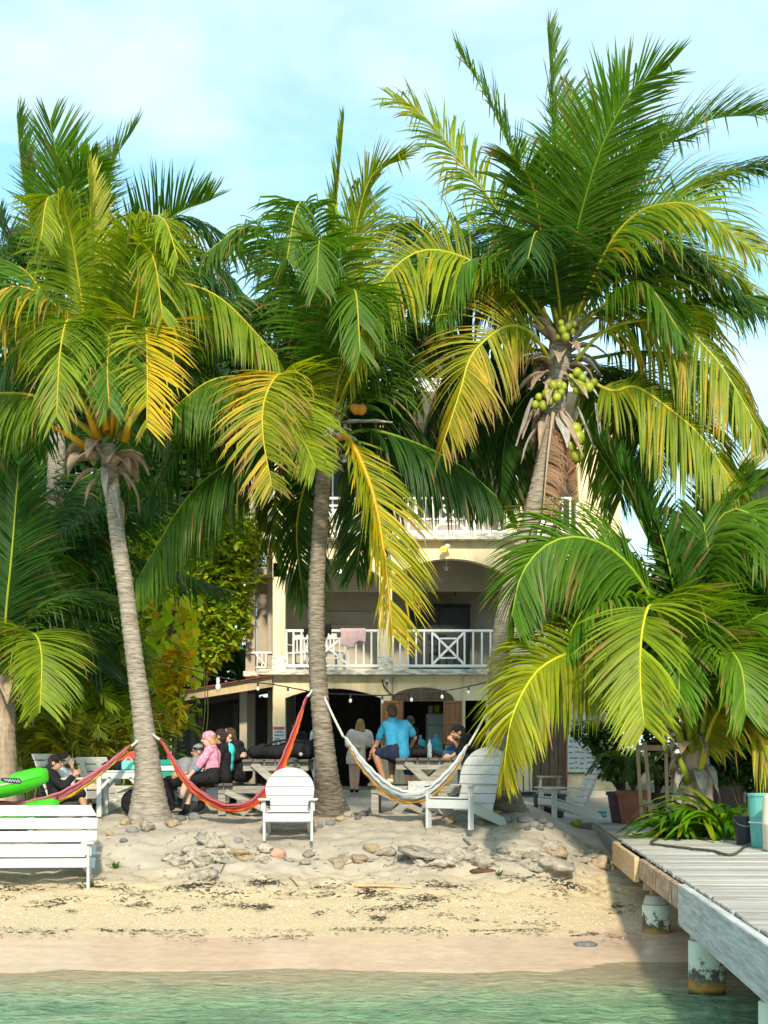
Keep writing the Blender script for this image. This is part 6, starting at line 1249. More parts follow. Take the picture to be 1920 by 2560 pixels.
def weed_spots():
    r = np.random.default_rng(3); out = []
    def clump(sx, sy, wx, n):
        g = GS(sx, sy); s = wx/(3840/g.y)
        for _ in range(n): out.append((g.x+r.normal(0, s*1.15), g.y+r.normal(0, .085)))
    for sx, sy, w, n in ((480, 2216, 26, 160), (660, 2210, 20, 170), (235, 2216, 14, 60), (215, 2218, 10, 40), (110, 2262, 22, 60), (145, 2254, 12, 30), (350, 2265, 18, 60), (420, 2278, 18, 40), (590, 2265, 30, 80), (655, 2268, 18, 60), (930, 2238, 24, 80), (990, 2272, 34, 130), (1060, 2248, 30, 110), (1110, 2216, 30, 130), (945, 2297, 10, 60), (1430, 2210, 24, 110), (1310, 2196, 26, 90), (1550, 2265, 10, 30), (1545, 2280, 12, 30), (540, 2240, 40, 60), (760, 2238, 40, 60), (820, 2222, 30, 50), (300, 2222, 12, 30), (20, 2216, 12, 40), (1180, 2300, 24, 25), (1350, 2310, 30, 30)): clump(sx, sy, w, int(n*.95))
    for _ in range(34):
        clump(r.uniform(0, 1500), r.uniform(2205, 2300), r.uniform(6, 26), int(r.uniform(6, 26)))
    for k in range(950):                                  # the thin wrack line
        sx = r.uniform(-40, 1560); sy = 2326+8*math.sin(sx*.006+1)-10*(sx/1500)+r.normal(0, 7)
        if math.sin(sx*.021)+.6*math.sin(sx*.053) < -.75: continue
        g = None; k_ = (sy/1.15732-HY)/F; Yg = 17.2
        for _ in range(4): Yg = (EYE-gh((sx-960)/3840*Yg, Yg))/k_
        out.append(((sx-960)/3840*Yg, Yg))
    return out
tag(strands('seaweed', weed_spots(), 'seaweed', 5), 'dark dried seaweed scattered along the beach', 'seaweed', kind='stuff')
def litter():
    r = np.random.default_rng(8); s = [(r.uniform(-5, 4), r.uniform(19.0, 22.5)) for _ in range(900)]; return [q for q in s if q[0] < edgeX(q[1])-.2]
tag(strands('leaf_litter', litter(), 'twig', 6, (.02, .08), (.002, .006), amp=1.5), 'small twigs and dry leaf scraps on the sand bank', 'litter', kind='stuff')
def shells():
    r = np.random.default_rng(11); n = 2200; x = r.uniform(-4.9, 3.2, n); y = r.normal(18.0, .55, n); y = np.clip(y, 16.9, 19.6); s = r.uniform(.005, .014, n); a = r.random(n)*6.3
    ok = x < edgeX(y)+.6; x, y, s, a = x[ok], y[ok], s[ok], a[ok]; n = len(x); z = ground_h(x, y)+.002
    v = np.zeros((n, 5, 3)); 
    for j in range(4): v[:, j] = np.stack([x+np.cos(a+j*PI/2)*s*(1 if j % 2 else .6), y+np.sin(a+j*PI/2)*s*(1 if j % 2 else .6), z], -1)
    v[:, 4] = np.stack([x, y, z+s*.6], -1); b = (np.arange(n)*5)[:, None, None]; f = (np.array([(0, 1, 4), (1, 2, 4), (2, 3, 4), (3, 0, 4)])[None]+b).reshape(-1, 3)
    tag(link_mesh('shell_grit', np_mesh('shell_grit', v.reshape(-1, 3), f, ['shell']), None, False), 'pale shell fragments strewn over the golden beach', 'shells', kind='stuff')
shells()
def stick(p0, p1, r, label, m='twig', name='driftwood'):
    a, c = GS(*p0), GS(*p1); a.z += r; c.z += r; mid = a.lerp(c, .5)+Vector((0, 0, .015)); b = MB(); b.tube(catmull([a, mid, c], 8), [r*(1-.05*i) for i in range(9)], 7); tag(b.build(name, m, smooth=True), label, 'driftwood')
stick((886, 2219), (1030, 2224), .018, 'long pale stick lying on the shelly beach', 'tan_wood'); stick((550, 2185), (570, 2150), .008, 'thin dark twig below the pale boulder'); stick((1160, 2102), (1180, 2120), .02, 'short grey driftwood piece right of the long slab boulder', 'rock_grey'); stick((862, 2164), (920, 2152), .007, 'thin twig lying on the bank under the rubble row'); stick((745, 2218), (722, 2196), .008, 'thin twig standing out of the beach near the seaweed')
# coconut seedling, small sprouts
def sprout(sx, sy, h, n, label, col, w=.05, name='beach_sprout'):
    g = GS(sx, sy); t = thing(name, g, label, 'plant'); r = random.Random(int(sx))
    for i in range(n):
        a = 2*PI*i/n+r.uniform(-.3, .3); d = Vector((math.cos(a), math.sin(a), r.uniform(.8, 1.8))).normalized(); s = d.cross(Vector((0, 0, 1))).normalized(); vs = []; p = g.copy()
        for j, q in enumerate((.3, .9, 1, .6, .05)): vs += [p+s*w*q*.5, p-s*w*q*.5]; p = p+d*h/4; d = (d+Vector((0, 0, -.18))).normalized()
        b = MB(); b.add(vs, [(2*j, 2*j+1, 2*j+3, 2*j+2) for j in range(4)], col=tuple(c*r.uniform(.8, 1.2) for c in col)); b.build('leaf', 'leaf', t, smooth=True, col=True)
sprout(288, 2172, .14, 6, 'tiny green seedling on the sand beside the bench leg', (.05, .16, .02)); sprout(1248, 2192, .12, 12, 'tuft of green grass beside the soil patch', (.07, .17, .03), .02); sprout(1212, 2176, .22, 4, 'pale sprouting coconut seedling on the soil patch', (.35, .38, .18), .03); sprout(540, 2160, .08, 8, 'small green tuft under the pale boulder', (.06, .14, .02), .02)
def soil_patch():
    g = GS(1212, 2178); b = MB(); b.ell(g+Vector((0, .08, -.01)), (.20, .13, .045), n=16, m=8); tag(b.build('soil_patch', 'soil', smooth=True), 'small heap of dark brown soil among the rubble', 'soil')
soil_patch()
t = thing('fallen_coconut', GS(1442, 2068), 'green fallen coconut on the soil beside the boardwalk', 'coconut'); c = wloc(t); b = MB(); b.ell(c+Vector((0, 0, .07)), (.09, .08, .075)); b.build('husk', 'coconut_green', t, smooth=True); b = MB(); b.ell(c+Vector((-.085, 0, .08)), (.02, .03, .03)); b.build('calyx', 'husk', t, smooth=True)
# ------------------------------------------------------------------ boardwalk things
def timber_stand():
    Y = 23.6; t = thing('timber_stand', (V(1410, 0, Y).x, Y, DZ), 'tall open stand of pale timber posts on the boardwalk', 'stand'); P = []
    zb = DZ+.003
    def post(x0, y0, x1, ytop, dY): a = V(x0, y0, Y+dY); a.z = zb; c = V(x1, ytop, Y+dY); b = MB(); b.bar(a, c, .05, .04, up=(0, 1, 0)); b.build('post', 'pale_timber', t)
    post(1388, 1755, 1376, 1603, .25); post(1408, 1770, 1393, 1603, -.25); post(1443, 1740, 1436, 1540, .45); post(1462, 1745, 1449, 1540, -.1)
    for (xa, ya, xb, yb, da, db) in ((1380, 1615, 1452, 1616, -.12, -.15), (1402, 1742, 1462, 1742, -.2, -.13), (1390, 1734, 1408, 1738, .2, -.2)):
        b = MB(); b.bar(V(xa, ya, Y+da), V(xb, yb, Y+db), .03, .085); b.build('rail', 'pale_timber', t)
    k = thing('work_glove', V(1427, 1742, Y-.2), 'dark cloth hung over the lower rail of the timber stand', 'cloth'); q = wloc(k); b = MB()
    for i in range(4): b.ell(q+Vector((.02*math.sin(i*2), -.02, .02-.045*i)), (.05, .03, .05))
    remesh_build(b, 'cloth', 'black_cloth', k, .012)
timber_stand()
def pot(vx, Y, r, h, m, label, top=1.0):
    x = V(vx, 0, Y).x; t = thing('plant_pot', (x, Y, DZ), label, 'plant pot', 'pots on the boardwalk'); b = MB(); b.lathe((x, Y, DZ+.003), [(r*.7, 0), (r*.98, h*.88), (r*1.08, h*.88), (r*1.08, h), (r*.95, h), (r*.9, h*.9)], 24); o = b.build('pot', m, t); b = MB(); b.lathe((x, Y, DZ+h*.86), [(r*.9, 0), (r*.9, .02)], 20); b.build('soil', 'soil', t); return t
pot(1368, 25.2, .27, .55, 'terracotta', 'terracotta pot behind the pale timber stand'); pot(1345, 25.7, .26, .52, 'purple_pot', 'dark purple pot beside the terracotta pot'); pot(1420, 25.6, .25, .5, 'purple_pot', 'dark pot half hidden behind the timber stand posts')
def pot_plant(vx, Y, label, blobs, n, size, cols, seed, asp=.4): shrub('pot_plant', label, vx, Y, blobs, n, size, cols, seed, asp=asp, group='plants in the boardwalk pots', zb=DZ+.48)
pot_plant(1345, 25.7, 'glossy dark leafy plant in front of the fish poster', [bl(1270, 1580, 25.7, .3, .25, .22), bl(1310, 1600, 25.7, .35, .3, .4), bl(1330, 1650, 25.6, .3, .3, .3)], 1400, .12, DKS+[(.05, .11, .02)], 31); pot_plant(1420, 25.6, 'dark plant with some yellow leaves behind the timber stand', [bl(1420, 1580, 25.6, .3, .25, .4), bl(1440, 1660, 25.4, .3, .25, .3)], 700, .16, DKS+[(.30, .24, .02)], 32)
fe = thing('pot_fern', (V(1368, 0, 25.2).x, 25.2, DZ+.5), 'feathery fern spilling over the terracotta pot', 'plant', 'plants in the boardwalk pots'); rr = random.Random(3)
for i in range(22):
    a = rr.uniform(0, 2*PI); l = rr.uniform(.5, 1.0); c = wloc(fe); dx, dy = math.cos(a)*l*.6, math.sin(a)*l*.5
    frond(fe, [c, c+Vector((dx*.4, dy*.4, l*.55)), c+Vector((dx, dy, l*.7)), c+Vector((dx*1.5, dy*1.5, l*.35))], L=.17, droop=.6, col=lerp3((.03, .09, .02), (.08, .16, .02), rr.random()), n=30, w=.014, start=.15, ribr=.006, rib=(.1, .14, .03), kink=0)
def strap_plant(vx, vy, Y, n, ln, label, seed, w=.115, zb=DZ, up=1.0, cols=((.05, .16, .008), (.10, .24, .01), (.17, .29, .012), (.03, .10, .012))):
    x = V(vx, 0, Y).x; t = thing('strap_lily', (x, Y, zb), label, 'plant', 'strap-leaved lilies beside the boardwalk'); c = wloc(t); r = random.Random(seed)
    for i in range(n):
        a = r.uniform(0, 2*PI); l = ln*r.uniform(.6, 1.15); d = Vector((math.cos(a), math.sin(a)*.9, up*r.uniform(.5, 1.9))).normalized(); p = c+Vector((math.cos(a)*.12*r.random(), math.sin(a)*.12*r.random(), .0)); s = Vector((-math.sin(a), math.cos(a), r.uniform(-.2, .2))).normalized(); vs = []; fs = []; wl = w*r.uniform(.7, 1.2); K = 9
        for j in range(K+1):
            q = j/K; hw = wl*.5*(.45+.55*math.sin(min(1, q*1.7)*PI/2))*(1-q**3.5)+.001; nn = s.cross(d).normalized(); vs += [p+s*hw+nn*hw*.35, p, p-s*hw+nn*hw*.35]; p = p+d*l/K; d = (d+Vector((0, 0, -.22-.10*q))).normalized(); p.z = max(p.z, zb+.02+.03*r.random())
        for j in range(K): fs += [(3*j, 3*j+1, 3*j+4, 3*j+3), (3*j+1, 3*j+2, 3*j+5, 3*j+4)]
        cc = r.choice(cols); b = MB(); b.add(vs, fs, col=tuple(v*r.uniform(.75, 1.2) for v in cc)); b.build('leaf', 'leaf', t, smooth=True, col=True)
strap_plant(1505, 0, 21.0, 62, 1.2, 'broad clump of strap-leaved lily in front of the short palm', 1); strap_plant(1575, 0, 20.6, 48, 1.25, 'strap-leaved lily clump behind the black bucket', 2, up=1.5); strap_plant(1455, 0, 21.3, 30, .95, 'smaller strap-leaved lily clump beside the timber stand', 3)
def bin_(name, vx, Y, r, h, m, label, cat, rim=.02, taper=.8, lidless=True, square=False):
    x = V(vx, 0, Y).x; t = thing(name, (x, Y, DZ), label, cat); n = 28; b = MB(); b.lathe((x, Y, DZ+.004), [(r*taper, 0), (r*(taper+(1-taper)*.55), h*.55), (r*(taper+(1-taper)*.55)+.008, h*.57), (r, h-.03), (r+rim, h-.03), (r+rim, h), (r-.012, h), (r*taper*.95, .03)], n); b.build('body', m, t, smooth=False); return t
b1 = bin_('bucket', 1612, 19.5, .16, .36, 'black_plastic', 'black plastic bucket beside the teal bin', 'bucket', .012, .78); c = wloc(b1); b = MB(); b.tube(catmull([c+Vector((-.165, 0, .33)), c+Vector((-.12, -.12, .26)), c+Vector((0, -.175, .24)), c+Vector((.12, -.12, .26)), c+Vector((.165, 0, .33))], 16), .006, 6); b.build('handle', 'metal_grey', b1)
b2 = bin_('water_bin', 1658, 18.9, .24, .66, 'teal_plastic', 'tall faded teal plastic bin on the jetty', 'bin', .012, .80); c = wloc(b2); b = MB(); b.lathe(c+Vector((0, 0, .30)), [(.226, 0), (.232, .01), (.226, .02)], 28); b.build('seam', 'white_plastic', b2)
def drum():
    x = V(1690, 0, 18.2).x; Y = 18.2; t = thing('storage_drum', (x, Y, DZ), 'cream rounded plastic drum in front of the teal bin', 'drum'); b = MB(); b.lathe((x, Y, DZ+.004), [(.20, 0), (.225, .02), (.232, .30), (.238, .31), (.238, .33), (.232, .34), (.228, .60), (.21, .665), (.15, .69)], 30); b.build('body', 'cream_plastic', t, smooth=True); b = MB(); b.lathe((x, Y, DZ+.69), [(.12, 0), (.12, .03), (.10, .035)], 20); b.build('lid', 'cream_plastic', t)
drum()
def on_deck(vx, vy, z=DZ+.02): Y = (EYE-z)*F/(vy-HY); p = V(vx, vy, Y); return p
cable('garden_hose', [on_deck(1610, 1814), on_deck(1560, 1812), on_deck(1500, 1810), on_deck(1440, 1807), on_deck(1425, 1806), on_deck(1418, 1813), on_deck(1407, 1818), on_deck(1412, 1823), on_deck(1440, 1827), on_deck(1500, 1834), on_deck(1540, 1838), on_deck(1560, 1844), on_deck(1578, 1846), on_deck(1595, 1840), on_deck(1612, 1826), on_deck(1630, 1820)], .016, 'dark green garden hose curling across the pale planks', m='hose', cat='hose', n=80, sides=8)
def poster():
    Y = BY-.06; t = thing('fish_poster', V(1255, 1600, Y), 'white fish identification board with rows of small drawings', 'poster')
    def q(x0, y0, x1, y1, m, d, nm): a, c = V(x0, y1, Y-d), V(x1, y0, Y-d); b = MB(); b.box(((a.x+c.x)/2, a.y, (a.z+c.z)/2), (c.x-a.x, .006, c.z-a.z)); b.build(nm, m, t)
    q(1226, 1545, 1290, 1668, 'poster', 0, 'board'); q(1222.5, 1543, 1225.8, 1690, 'shutter_wood', 0, 'frame_post'); q(1226, 1668.2, 1290, 1672, 'brown_wood', 0, 'frame_rail'); r = random.Random(2)
    for i in range(10):
        for j in range(5):
            c = V(1233+j*12+r.uniform(-2, 2), 1556+i*11.5+r.uniform(-1.5, 1.5), Y-.012); s = r.uniform(.026, .042); f = r.choice((1, .6, 1.4)); b = MB()
            pts = [(-1, 0), (-.6, .32*f), (0, .42*f), (.6, .2*f), (.8, .08), (1.25, .35), (1.25, -.35), (.8, -.08), (.6, -.2*f), (0, -.42*f), (-.6, -.32*f)]
            P = [c+Vector((px*s, 0, pz*s)) for px, pz in pts]
            b.tube(P+[P[0]], .0045, 4); b.build('fish_drawing', 'print_dark', t)
poster()
def stool():
    x, Y = V(1186, 0, 29).x, 29.0; z = DZ; t = thing('wooden_stool', (x, Y, z), 'worn wooden stool against the wall behind the boardwalk chair', 'stool'); H = .72
    b = MB(); b.box((x, Y, z+H), (.46, .34, .035), bev=.006); b.build('seat', 'grey_wood', t)
    for sx in (-1, 1):
        for sy in (-1, 1): b = MB(); b.bar((x+sx*.20, Y+sy*.14, z+.004), (x+sx*.17, Y+sy*.12, z+H-.018), .045, .045, up=(0, 1, 0)); b.build('leg', 'grey_wood', t)
        b = MB(); b.bar((x+sx*.187, Y-.13, z+.35), (x+sx*.187, Y+.13, z+.35), .03, .04); b.build('stretcher', 'grey_wood', t)
    b = MB(); b.bar((x-.18, Y-.131, z+.5), (x+.18, Y-.131, z+.5), .025, .05); b.build('stretcher', 'grey_wood', t)
stool()
def broom(vx, Y, label, m='dark_wood'):
    x = V(vx, 0, Y).x; t = thing('long_broom', (x, Y, 1.2), label, 'broom'); b = MB(); b.tube([(x, Y, 1.32), (x-.03, Y+.12, 2.75)], .014, 8); b.build('handle', m, t); b = MB(); b.box((x, Y-.0, 1.26), (.26, .05, .07)); b.build('head', 'black_plastic', t); b = MB(); b.box((x, Y, 1.21), (.28, .06, .03), taper=.9); b.build('bristles', 'dark_wood', t)
broom(1131, 32.5, 'long-handled broom leaning on the wall right of the tallest palm'); broom(1144, 32.6, 'long-handled mop leaning beside the broom', 'grey_wood')
for vx, Y, lb, m in ((1187, 27.8, 'black tub behind the boardwalk chair', 'black_plastic'), ):
    bin_('plastic_tub', vx, Y, .3, .42, m, lb, 'tub', .015, .85)
b = MB(); b.box(V(1370, 1742, 28.0)+Vector((-3.0/4, 0, .0)), (.5, .3, .06), bev=.02); 
def low_box(vx, Y, size, m, label, name, cat):
    x = V(vx, 0, Y).x; b = MB(); b.box((x, Y, DZ+size[2]/2+.004), size, bev=.03); t = thing(name, (x, Y, DZ), label, cat); b.build('body', m, t); b = MB(); b.box((x, Y, DZ+size[2]+.012), (size[0]*1.04, size[1]*1.04, .016), bev=.006); b.build('lid', m, t)
low_box(1285, 27.9, (.42, .30, .10), 'teal_plastic', 'flat teal plastic box behind the boardwalk chair', 'flat_box', 'box'); low_box(1180, 27.5, (.36, .25, .07), 'red_cloth', 'flat red box under the boardwalk chair', 'flat_box', 'box')
kayak_label()
# ------------------------------------------------------------------ people
def frame(fwd, up=(0, 0, 1)):
    f = Vector(fwd).normalized(); u = Vector(up); u = (u-u.dot(f)*f).normalized(); s = f.cross(u); return f, u, s
def person(label, J, face, skin='skin', shirt=None, pants=None, shoes=None, hair=None, hairlen=0, cap=None, beard=None, extra=None, group=None, hs=1.0, up=(0, 0, 1), belly=0, vox=.010):
    """J: joints head, neck, chest, pelvis, sl/sr shoulders, el/er elbows, wl/wr wrists, hl/hr hips, kl/kr knees, al/ar ankles, tl/tr toes (world)"""
    J = {k: Vector(v) for k, v in J.items()}
    base = Vector((J['pelvis'].x, J['pelvis'].y, min(J['al'].z, J['ar'].z)-.07)); t = thing('person', base, label, 'person', group)
    f, u, s = frame(face, up); H = J['head']; Rh = Matrix((s, f, u)).transposed(); b = MB()
    # head with jaw, nose, brow, ears
    b.ell(H+u*.02*hs-f*.008, (.076*hs, .094*hs, .098*hs), Rh); b.ell(H-u*.045*hs+f*.022*hs, (.058*hs, .066*hs, .066*hs), Rh); b.ell(H-u*.085*hs+f*.052*hs, (.028*hs, .022*hs, .02*hs), Rh)
    b.cap(H+u*.012*hs+f*.090*hs, H-u*.022*hs+f*.108*hs, .010*hs, .015*hs, 6); b.cap(H+u*.028*hs+f*.082*hs-s*.035*hs, H+u*.028*hs+f*.082*hs+s*.035*hs, .014*hs, .014*hs, 6)
    for e in (-1, 1): b.ell(H+s*e*.078*hs-f*.005-u*.005, (.012*hs, .024*hs, .032*hs), Rh)
    b.cap(J['neck'], H-u*.05-f*.015, .056, .052); b.cap(J['neck'], J['chest'], .06, .09)
    def torso(bb, g=0.0):
        ax = (J['sr']-J['sl']); axn = ax.normalized()
        bb.cap(J['sl']+axn*.03, J['sr']-axn*.03, .070+g, .070+g); w = min(.085, ax.length*.24)
        mid = J['pelvis'].lerp(J['chest'], .5)
        for e in (-1, 1): bb.cap(J['chest']+axn*e*w, mid+axn*e*w*.8, .098+g, .092+g); bb.cap(mid+axn*e*w*.8, J['pelvis']+axn*e*w*.8, .092+g, .105+g)
        if belly: d = (J['pelvis']-J['chest']).cross(axn).normalized(); d = d if d.dot(f) > 0 else -d; bb.ell(mid+d*.06, (.15+g, .14+g, .16+g))
    torso(b); b.cap(J['hl'], J['hr'], .105, .105)
    for q in 'lr':
        b.cap(J['s'+q], J['e'+q], .050, .040); b.cap(J['e'+q], J['w'+q], .040, .027); b.cap(J['h'+q], J['k'+q], .085, .058); b.cap(J['k'+q], J['k'+q].lerp(J['a'+q], .35), .056, .056); b.cap(J['k'+q].lerp(J['a'+q], .35), J['a'+q], .056, .036)
        tt = J.get('t'+q) or J['a'+q]+Vector((f.x, f.y, 0)).normalized()*.15+Vector((0, 0, -.05)); J['t'+q] = tt; b.cap(J['a'+q]+Vector((0, 0, -.03)), tt, .035, .028)
        # hand: palm, four fingers, thumb
        hd = J.get('f'+q); fd = ((hd-J['w'+q]) if hd is not None else (J['w'+q]-J['e'+q])).normalized(); pn = fd.cross(Vector((0, 0, 1))); pn = pn.normalized() if pn.length > .1 else s.copy(); lat = fd.cross(pn).normalized()
        pc_ = J['w'+q]+fd*.05; b.cap(J['w'+q], pc_, .026, .026)
        for m in range(4):
            o = lat*(m-1.5)*.019; l = (.062, .072, .068, .054)[m]; k1_ = pc_+fd*.035+o; b.cap(pc_+o*.9, k1_, .012, .0105, 6); k2_ = k1_+(fd+pn*.5).normalized()*l*.5; b.cap(k1_, k2_, .0105, .0095, 6); b.cap(k2_, k2_+(fd*.6+pn).normalized()*l*.45, .0095, .008, 6)
        th = pc_-lat*.03-fd*.02; b.cap(J['w'+q]+fd*.02-lat*.015, th-lat*.012+fd*.015, .013, .012, 6); b.cap(th-lat*.012+fd*.015, th-lat*.02+fd*.05+pn*.015, .012, .009, 6)
    body = remesh_build(b, 'body', skin, t, vox, 2)
    e = MB()
    for q in (-1, 1): e.ell(H+u*.010*hs+f*.088*hs+s*q*.032*hs, (.012*hs, .008*hs, .007*hs), Rh, 8, 5)
    e.build('eyes', 'hair_dark', t, smooth=True); e = MB(); e.ell(H-u*.052*hs+f*.090*hs, (.022*hs, .008*hs, .007*hs), Rh, 8, 5); e.build('lips', 'lips', t, smooth=True)
    if shirt:
        m, sl = shirt; b = MB(); torso(b, .014); b.cap(J['neck']-u*.01, J['chest'], .066, .10)
        for q in 'lr':
            if sl <= 1: b.cap(J['s'+q], J['s'+q].lerp(J['e'+q], sl), .066, .060)
            else: b.cap(J['s'+q], J['e'+q], .062, .053); b.cap(J['e'+q], J['e'+q].lerp(J['w'+q], sl-1), .053, .041)
        if belly: pass
        remesh_build(b, 'shirt', m, t, .014, 2)
    if pants:
        m, pl = pants; b = MB(); b.cap(J['hl'], J['hr'], .124, .124); b.cap(J['pelvis'], J['pelvis'].lerp(J['chest'], .22), .125, .118); axn = (J['hr']-J['hl']).normalized()
        for e_ in (-1, 1): b.cap(J['pelvis']+axn*e_*.07, J['pelvis'].lerp(J['chest'], .2)+axn*e_*.07, .118, .112)
        for q in 'lr':
            b.cap(J['h'+q], J['h'+q].lerp(J['k'+q], min(1, pl)), .104, .104-.022*min(1, pl))
            if pl > 1: b.cap(J['k'+q], J['k'+q].lerp(J['a'+q], pl-1), .078, .058)
        remesh_build(b, 'trousers' if pl > 1 else 'shorts', m, t, .014, 2)
    if shoes:
        m, hi = shoes
        for q in 'lr':
            b = MB(); b.cap(J['a'+q]+Vector((0, 0, -.035)), J['t'+q]+Vector((0, 0, -.0)), .046, .038); 
            if hi: b.cap(J['a'+q]+Vector((0, 0, -.03)), J['a'+q].lerp(J['k'+q], hi), .047, .048)
            remesh_build(b, 'shoe', m, t, .014, 2)
    if hair:
        b = MB(); b.ell(H+u*.030*hs-f*.018*hs, (.086*hs, .100*hs, .098*hs), Rh); b.ell(H-f*.045*hs-u*.02*hs, (.078*hs, .065*hs, .085*hs), Rh)
        if hairlen:
            r = random.Random(3)
            for k in range(14): a = (k/13-.5)*2.0; p = H-f*.07*math.cos(a)+s*.075*math.sin(a)+u*.02; b.cap(p, p-u*hairlen*.5+s*.02*math.sin(a*2)+Vector((r.uniform(-.02, .02), 0, 0)), .030, .030, 6); b.cap(p-u*hairlen*.5, p-u*hairlen*r.uniform(.8, 1.1)+s*.02*math.sin(a*3)-f*.02, .030, .016, 6)
        ho = remesh_build(b, 'hair', hair, t, .010, 1)
    if cap:
        m, brim = cap; b = MB(); b.ell(H+u*.045*hs-f*.005, (.088*hs, .104*hs, .082*hs), Rh)
        if brim: 
            for k in range(5): b.cap(H+u*.052*hs+f*.08*hs+s*(k-2)*.022, H+u*.045*hs+f*(.155-.012*abs(k-2))*hs+s*(k-2)*.020, .010, .008, 6)
        remesh_build(b, 'cap', m, t, .010, 1)
    if beard: b = MB(); b.ell(H-u*.070*hs+f*.045*hs, (.062*hs, .060*hs, .045*hs), Rh); remesh_build(b, 'beard', beard, t, .010, 1)
    if extra: extra(t, J, f, u, s, H)
    return t
def sub(p, **k): return Vector((p.x+k.get('x', 0), p.y+k.get('y', 0), p.z+k.get('z', 0)))
X_, Y_, Z_ = Vector((1, 0, 0)), Vector((0, 1, 0)), Vector((0, 0, 1))
def sit(conv, Y, d):                                        # joints given in crop pixels with depth offsets
    return {k: conv(v[0], v[1], Y+(v[2] if len(v) > 2 else 0)) for k, v in d.items()}
# man in black cap in the chair, facing right
def watch(t, J, f, u, s, H): b = MB(); d = (J['wl']-J['el']).normalized(); b.tube([J['wl']-d*.05, J['wl']-d*.01], .036, 12); b.build('wrist_watch', 'black_plastic', t)
person('seated man in black cap and black long-sleeved top raising one hand', sit(c1, 22.3, dict(head=(478, 372), neck=(450, 432), chest=(455, 500), pelvis=(490, 655), sl=(432, 478, -.15), sr=(450, 478, .17), el=(548, 580, -.22), er=(540, 560, .2), wl=(635, 482, -.2), wr=(640, 600, .15), fl=(690, 440, -.2), hl=(490, 662, -.1), hr=(500, 662, .1), kl=(700, 640, -.12), kr=(715, 625, .12), al=(745, 810, -.12), ar=(760, 800, .12), tl=(805, 838, -.12), tr=(820, 830, .12))), (1, -.12, -.05), 'skin', ('black_cloth', 1.86), ('black_cloth', 1.0), ('black_cloth', .2), 'hair_dark', cap=('black_cloth', 1), extra=watch)
def shades(t, J, f, u, s, H):
    b = MB()
    for q in (-1, 1): b.lathe(H+u*.012+f*.098+s*q*.034, [(.030, 0), (.032, .008), (.026, .010)], 14, Matrix((s, u, f)).transposed())
    b.cap(H+u*.018+f*.10-s*.075, H+u*.018+f*.10+s*.075, .008, .008, 6); 
    for q in (-1, 1): b.cap(H+u*.018+f*.095+s*q*.078, H+u*.015-f*.01+s*q*.082, .006, .006, 6)
    o = b.build('sunglasses', 'white_plastic', t); b = MB()
    for q in (-1, 1): b.ell(H+u*.012+f*.108+s*q*.034, (.023, .005, .020), Matrix((s, f, u)).transposed())
    b.build('lens', 'print_blue', o)
person('bearded man in white shirt and white-framed sunglasses touching his face', sit(c1, 22.75, dict(head=(572, 352), neck=(560, 425), chest=(560, 490), pelvis=(585, 645), sl=(520, 465, -.05), sr=(600, 462, .12), el=(590, 600, -.15), er=(655, 500, .1), wl=(690, 560, -.2), wr=(622, 405, -.1), fr=(612, 372, -.1), hl=(585, 650, -.1), hr=(600, 650, .1), kl=(835, 590, -.15), kr=(862, 575, .1), al=(825, 765, -.15), ar=(868, 755, .1), tl=(850, 835, -.2), tr=(895, 828, .05))), (.75, -.65, -.02), 'skin_pale', ('white_cloth', .55), ('beige_cloth', .75), ('black_cloth', .22), 'hair_brown', beard='hair_brown', extra=shades)
# group at the grey table, all looking left
def headband(t, J, f, u, s, H):
    b = MB(); R = Matrix((s, f, u)).transposed(); b.lathe(H+u*.05, [(.088, -.02), (.094, 0), (.088, .02)], 20, R); b.build('strap', 'black_plastic', t)
person('reclining older man in grey shirt and grey cap', sit(c2, 22.75, dict(head=(405, 345), neck=(420, 405), chest=(375, 455), pelvis=(265, 570), sl=(392, 425, -.18), sr=(405, 425, .16), el=(330, 520, -.25), er=(345, 500, .22), wl=(235, 545, -.22), wr=(245, 530, .2), hl=(262, 575, -.1), hr=(268, 575, .1), kl=(128, 625, -.12), kr=(120, 610, .12), al=(180, 800, -.1), ar=(175, 790, .1), tl=(140, 850, -.12), tr=(150, 840, .1))), (-1, -.1, .0), 'skin', ('grey_cloth', .9), ('black_cloth', 1.9), ('black_cloth', .1), 'hair_grey', cap=('grey_cloth', 0), belly=1, extra=headband)
def bandana(t, J, f, u, s, H):
    R = Matrix((s, f, u)).transposed(); b = MB(); b.ell(H+u*.045-f*.008, (.091, .106, .080), R); remesh_build(b, 'bandana', 'pink_cloth', t, .010, 1)
    b = MB(); b.bar(J['er']+Vector((0, 0, 0)), J['er'], .01, .01) if False else None
    q = MB(); d = (J['wl']-J['el']).normalized(); q.tube([J['el']+d*.01, J['el']+d*.09], [.056, .052], 12); q.build('sleeve_cuff', 'print_blue', t)
person('woman in pink patterned top, pink bandana and black shorts with crossed feet', sit(c2, 22.5, dict(head=(490, 235), neck=(520, 300), chest=(520, 370), pelvis=(520, 545), sl=(490, 335, -.17), sr=(525, 330, .14), el=(408, 455, -.22), er=(440, 450, .15), wl=(330, 545, -.2), wr=(350, 540, .1), hl=(515, 560, -.1), hr=(525, 560, .1), kl=(310, 585, -.12), kr=(325, 635, .12), al=(232, 775, -.12), ar=(300, 830, .1), tl=(190, 790, -.14), tr=(250, 880, .08))), (-1, -.22, -.08), 'skin_pale', ('pink_cloth', 1.0), ('black_cloth', .85), ('black_cloth', .12), 'hair_ginger', hairlen=.16, extra=bandana)
